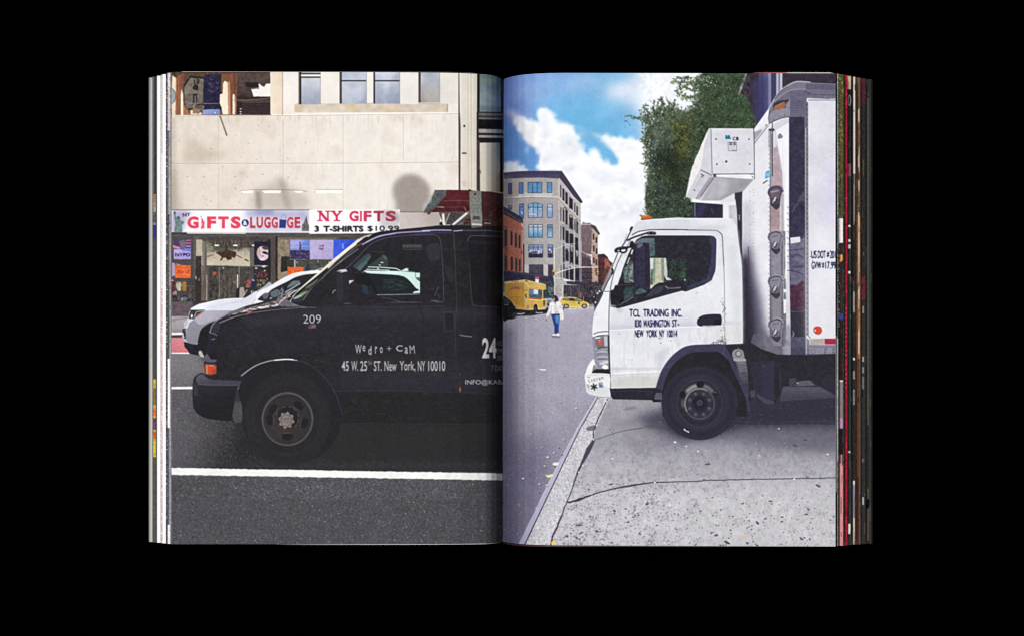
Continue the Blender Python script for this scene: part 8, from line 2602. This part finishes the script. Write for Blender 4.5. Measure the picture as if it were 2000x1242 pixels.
LEAVES_L = [(335, 327.4, 0.0022), (327.4, 324.2, 0.0040), (324.2, 317.3, 0.0062), (317.3, 314.3, 0.0078), (314.3, 306.5, 0.0105), (306.5, 297.8, 0.0135), (297.8, 290.6, 0.0160)]
LEAVES_R = [(1632, 1637.2, 0.0012), (1637.2, 1649.2, 0.0036), (1649.2, 1655, 0.0056), (1655, 1662.4, 0.0080), (1662.4, 1673, 0.0106), (1673, 1680.4, 0.0130), (1680.4, 1690.4, 0.0152), (1690.4, 1704.5, 0.0178)]
for k, (a_, b_, dz) in enumerate(LEAVES_L):
    if k == 0:
        add_leaf('l', a_, b_, dz, k, head=lambda xs: bump(xs, 346, 930, 2.2), foot=lambda xs: bump(xs, 540, 982, 1.8), paint=paint_l)
    else:
        add_leaf('l', a_, b_, dz, k)
for k, (a_, b_, dz) in enumerate(LEAVES_R):
    if k == 0:
        add_leaf('r', a_, b_, dz, k, head=lambda xs: bump(xs, 1474, 1630, 2.4), foot=lambda xs: bump(xs, 990, 1631, 1.2), paint=paint_r)
    else:
        add_leaf('r', a_, b_, dz, k)


# ---- body of the closed leaves below, cut slanting at the fore edges, and the cover boards
def prism(name, prof, y0, y1, mat, label=None):
    """a closed outline in x, z drawn out along y"""
    n = len(prof)
    p = np.array(prof, float)
    a = np.stack([p[:, 0], np.full(n, y0), p[:, 1]], -1)
    b = np.stack([p[:, 0], np.full(n, y1), p[:, 1]], -1)
    me = bpy.data.meshes.new(name)
    fs = [list(range(n))[::-1], [n + i for i in range(n)]] + [[i, (i + 1) % n, n + (i + 1) % n, n + i] for i in range(n)]
    me.from_pydata([tuple(q_) for q_ in np.concatenate([a, b])], [], fs)
    me.validate()
    me.update()
    me.materials.append(mat)
    o = bpy.data.objects.new(name, me)
    scn.collection.objects.link(o)
    o.parent = book
    o.matrix_parent_inverse = book.matrix_world.inverted()
    if label:
        o['label'] = label
    return o


def wx(px, z):
    return (px - CX) * PX * (D - z) / D


y_head, y_foot = YT * PX - 0.0006, YB * PX + 0.0004
for side, Z, leaves, mat in (('l', ZL, LEAVES_L, M_PAPER), ('r', ZR, LEAVES_R, M_DARKPAPER)):
    upper = []

    def leaf_z(x, k):
        a_, b_, dz = leaves[k]
        t = min(abs(x - 982) / 90.0, 1)
        return float(Z(x)) - dz * D * abs(x - 982) / abs(b_ - 982) * t - 0.00025 * (k + 1)

    for x in np.linspace(981.5, leaves[0][0], 60):
        zz = leaf_z(x, 0) - 0.0005
        upper.append((wx(x, zz), zz))
    for k, (a_, b_, dz) in enumerate(leaves):
        # each visible margin rests on the closed leaves, which step out with it
        for x in (a_, b_ + (0.5 if side == 'l' else -0.5)):
            zz = leaf_z(x, k) - 0.0005
            upper.append((wx(x, zz), zz))
    xo = leaves[-1][1]
    zb = TABLE_Z + 0.0022
    upper.append((wx(xo + (2 if side == 'l' else -2), zb), zb))
    upper.append((wx(981.5, zb), zb))
    if side == 'r':
        upper = upper[::-1]
    prism('page_block', upper, y_head - 0.001, y_foot + 0.001, mat)
prism('cover', [(wx(291.5, TABLE_Z), TABLE_Z), (wx(1703.5, TABLE_Z), TABLE_Z), (wx(1703.5, TABLE_Z), TABLE_Z + 0.002), (wx(291.5, TABLE_Z), TABLE_Z + 0.002)], y_foot + 0.0035, y_head - 0.0035, M_COVER)

# ------------------------------------------------------------------ the black surface it lies on
me = bpy.data.meshes.new('table_surface')
e_ = 1.6
me.from_pydata([(-e_, -e_, TABLE_Z - 0.0003), (e_, -e_, TABLE_Z - 0.0003), (e_, e_, TABLE_Z - 0.0003), (-e_, e_, TABLE_Z - 0.0003)], [], [(0, 1, 2, 3)])
me.materials.append(M_VOID)
tb = bpy.data.objects.new('table_surface', me)
scn.collection.objects.link(tb)
tb['kind'] = 'structure'
tb['label'] = 'plain black surface under the open book'
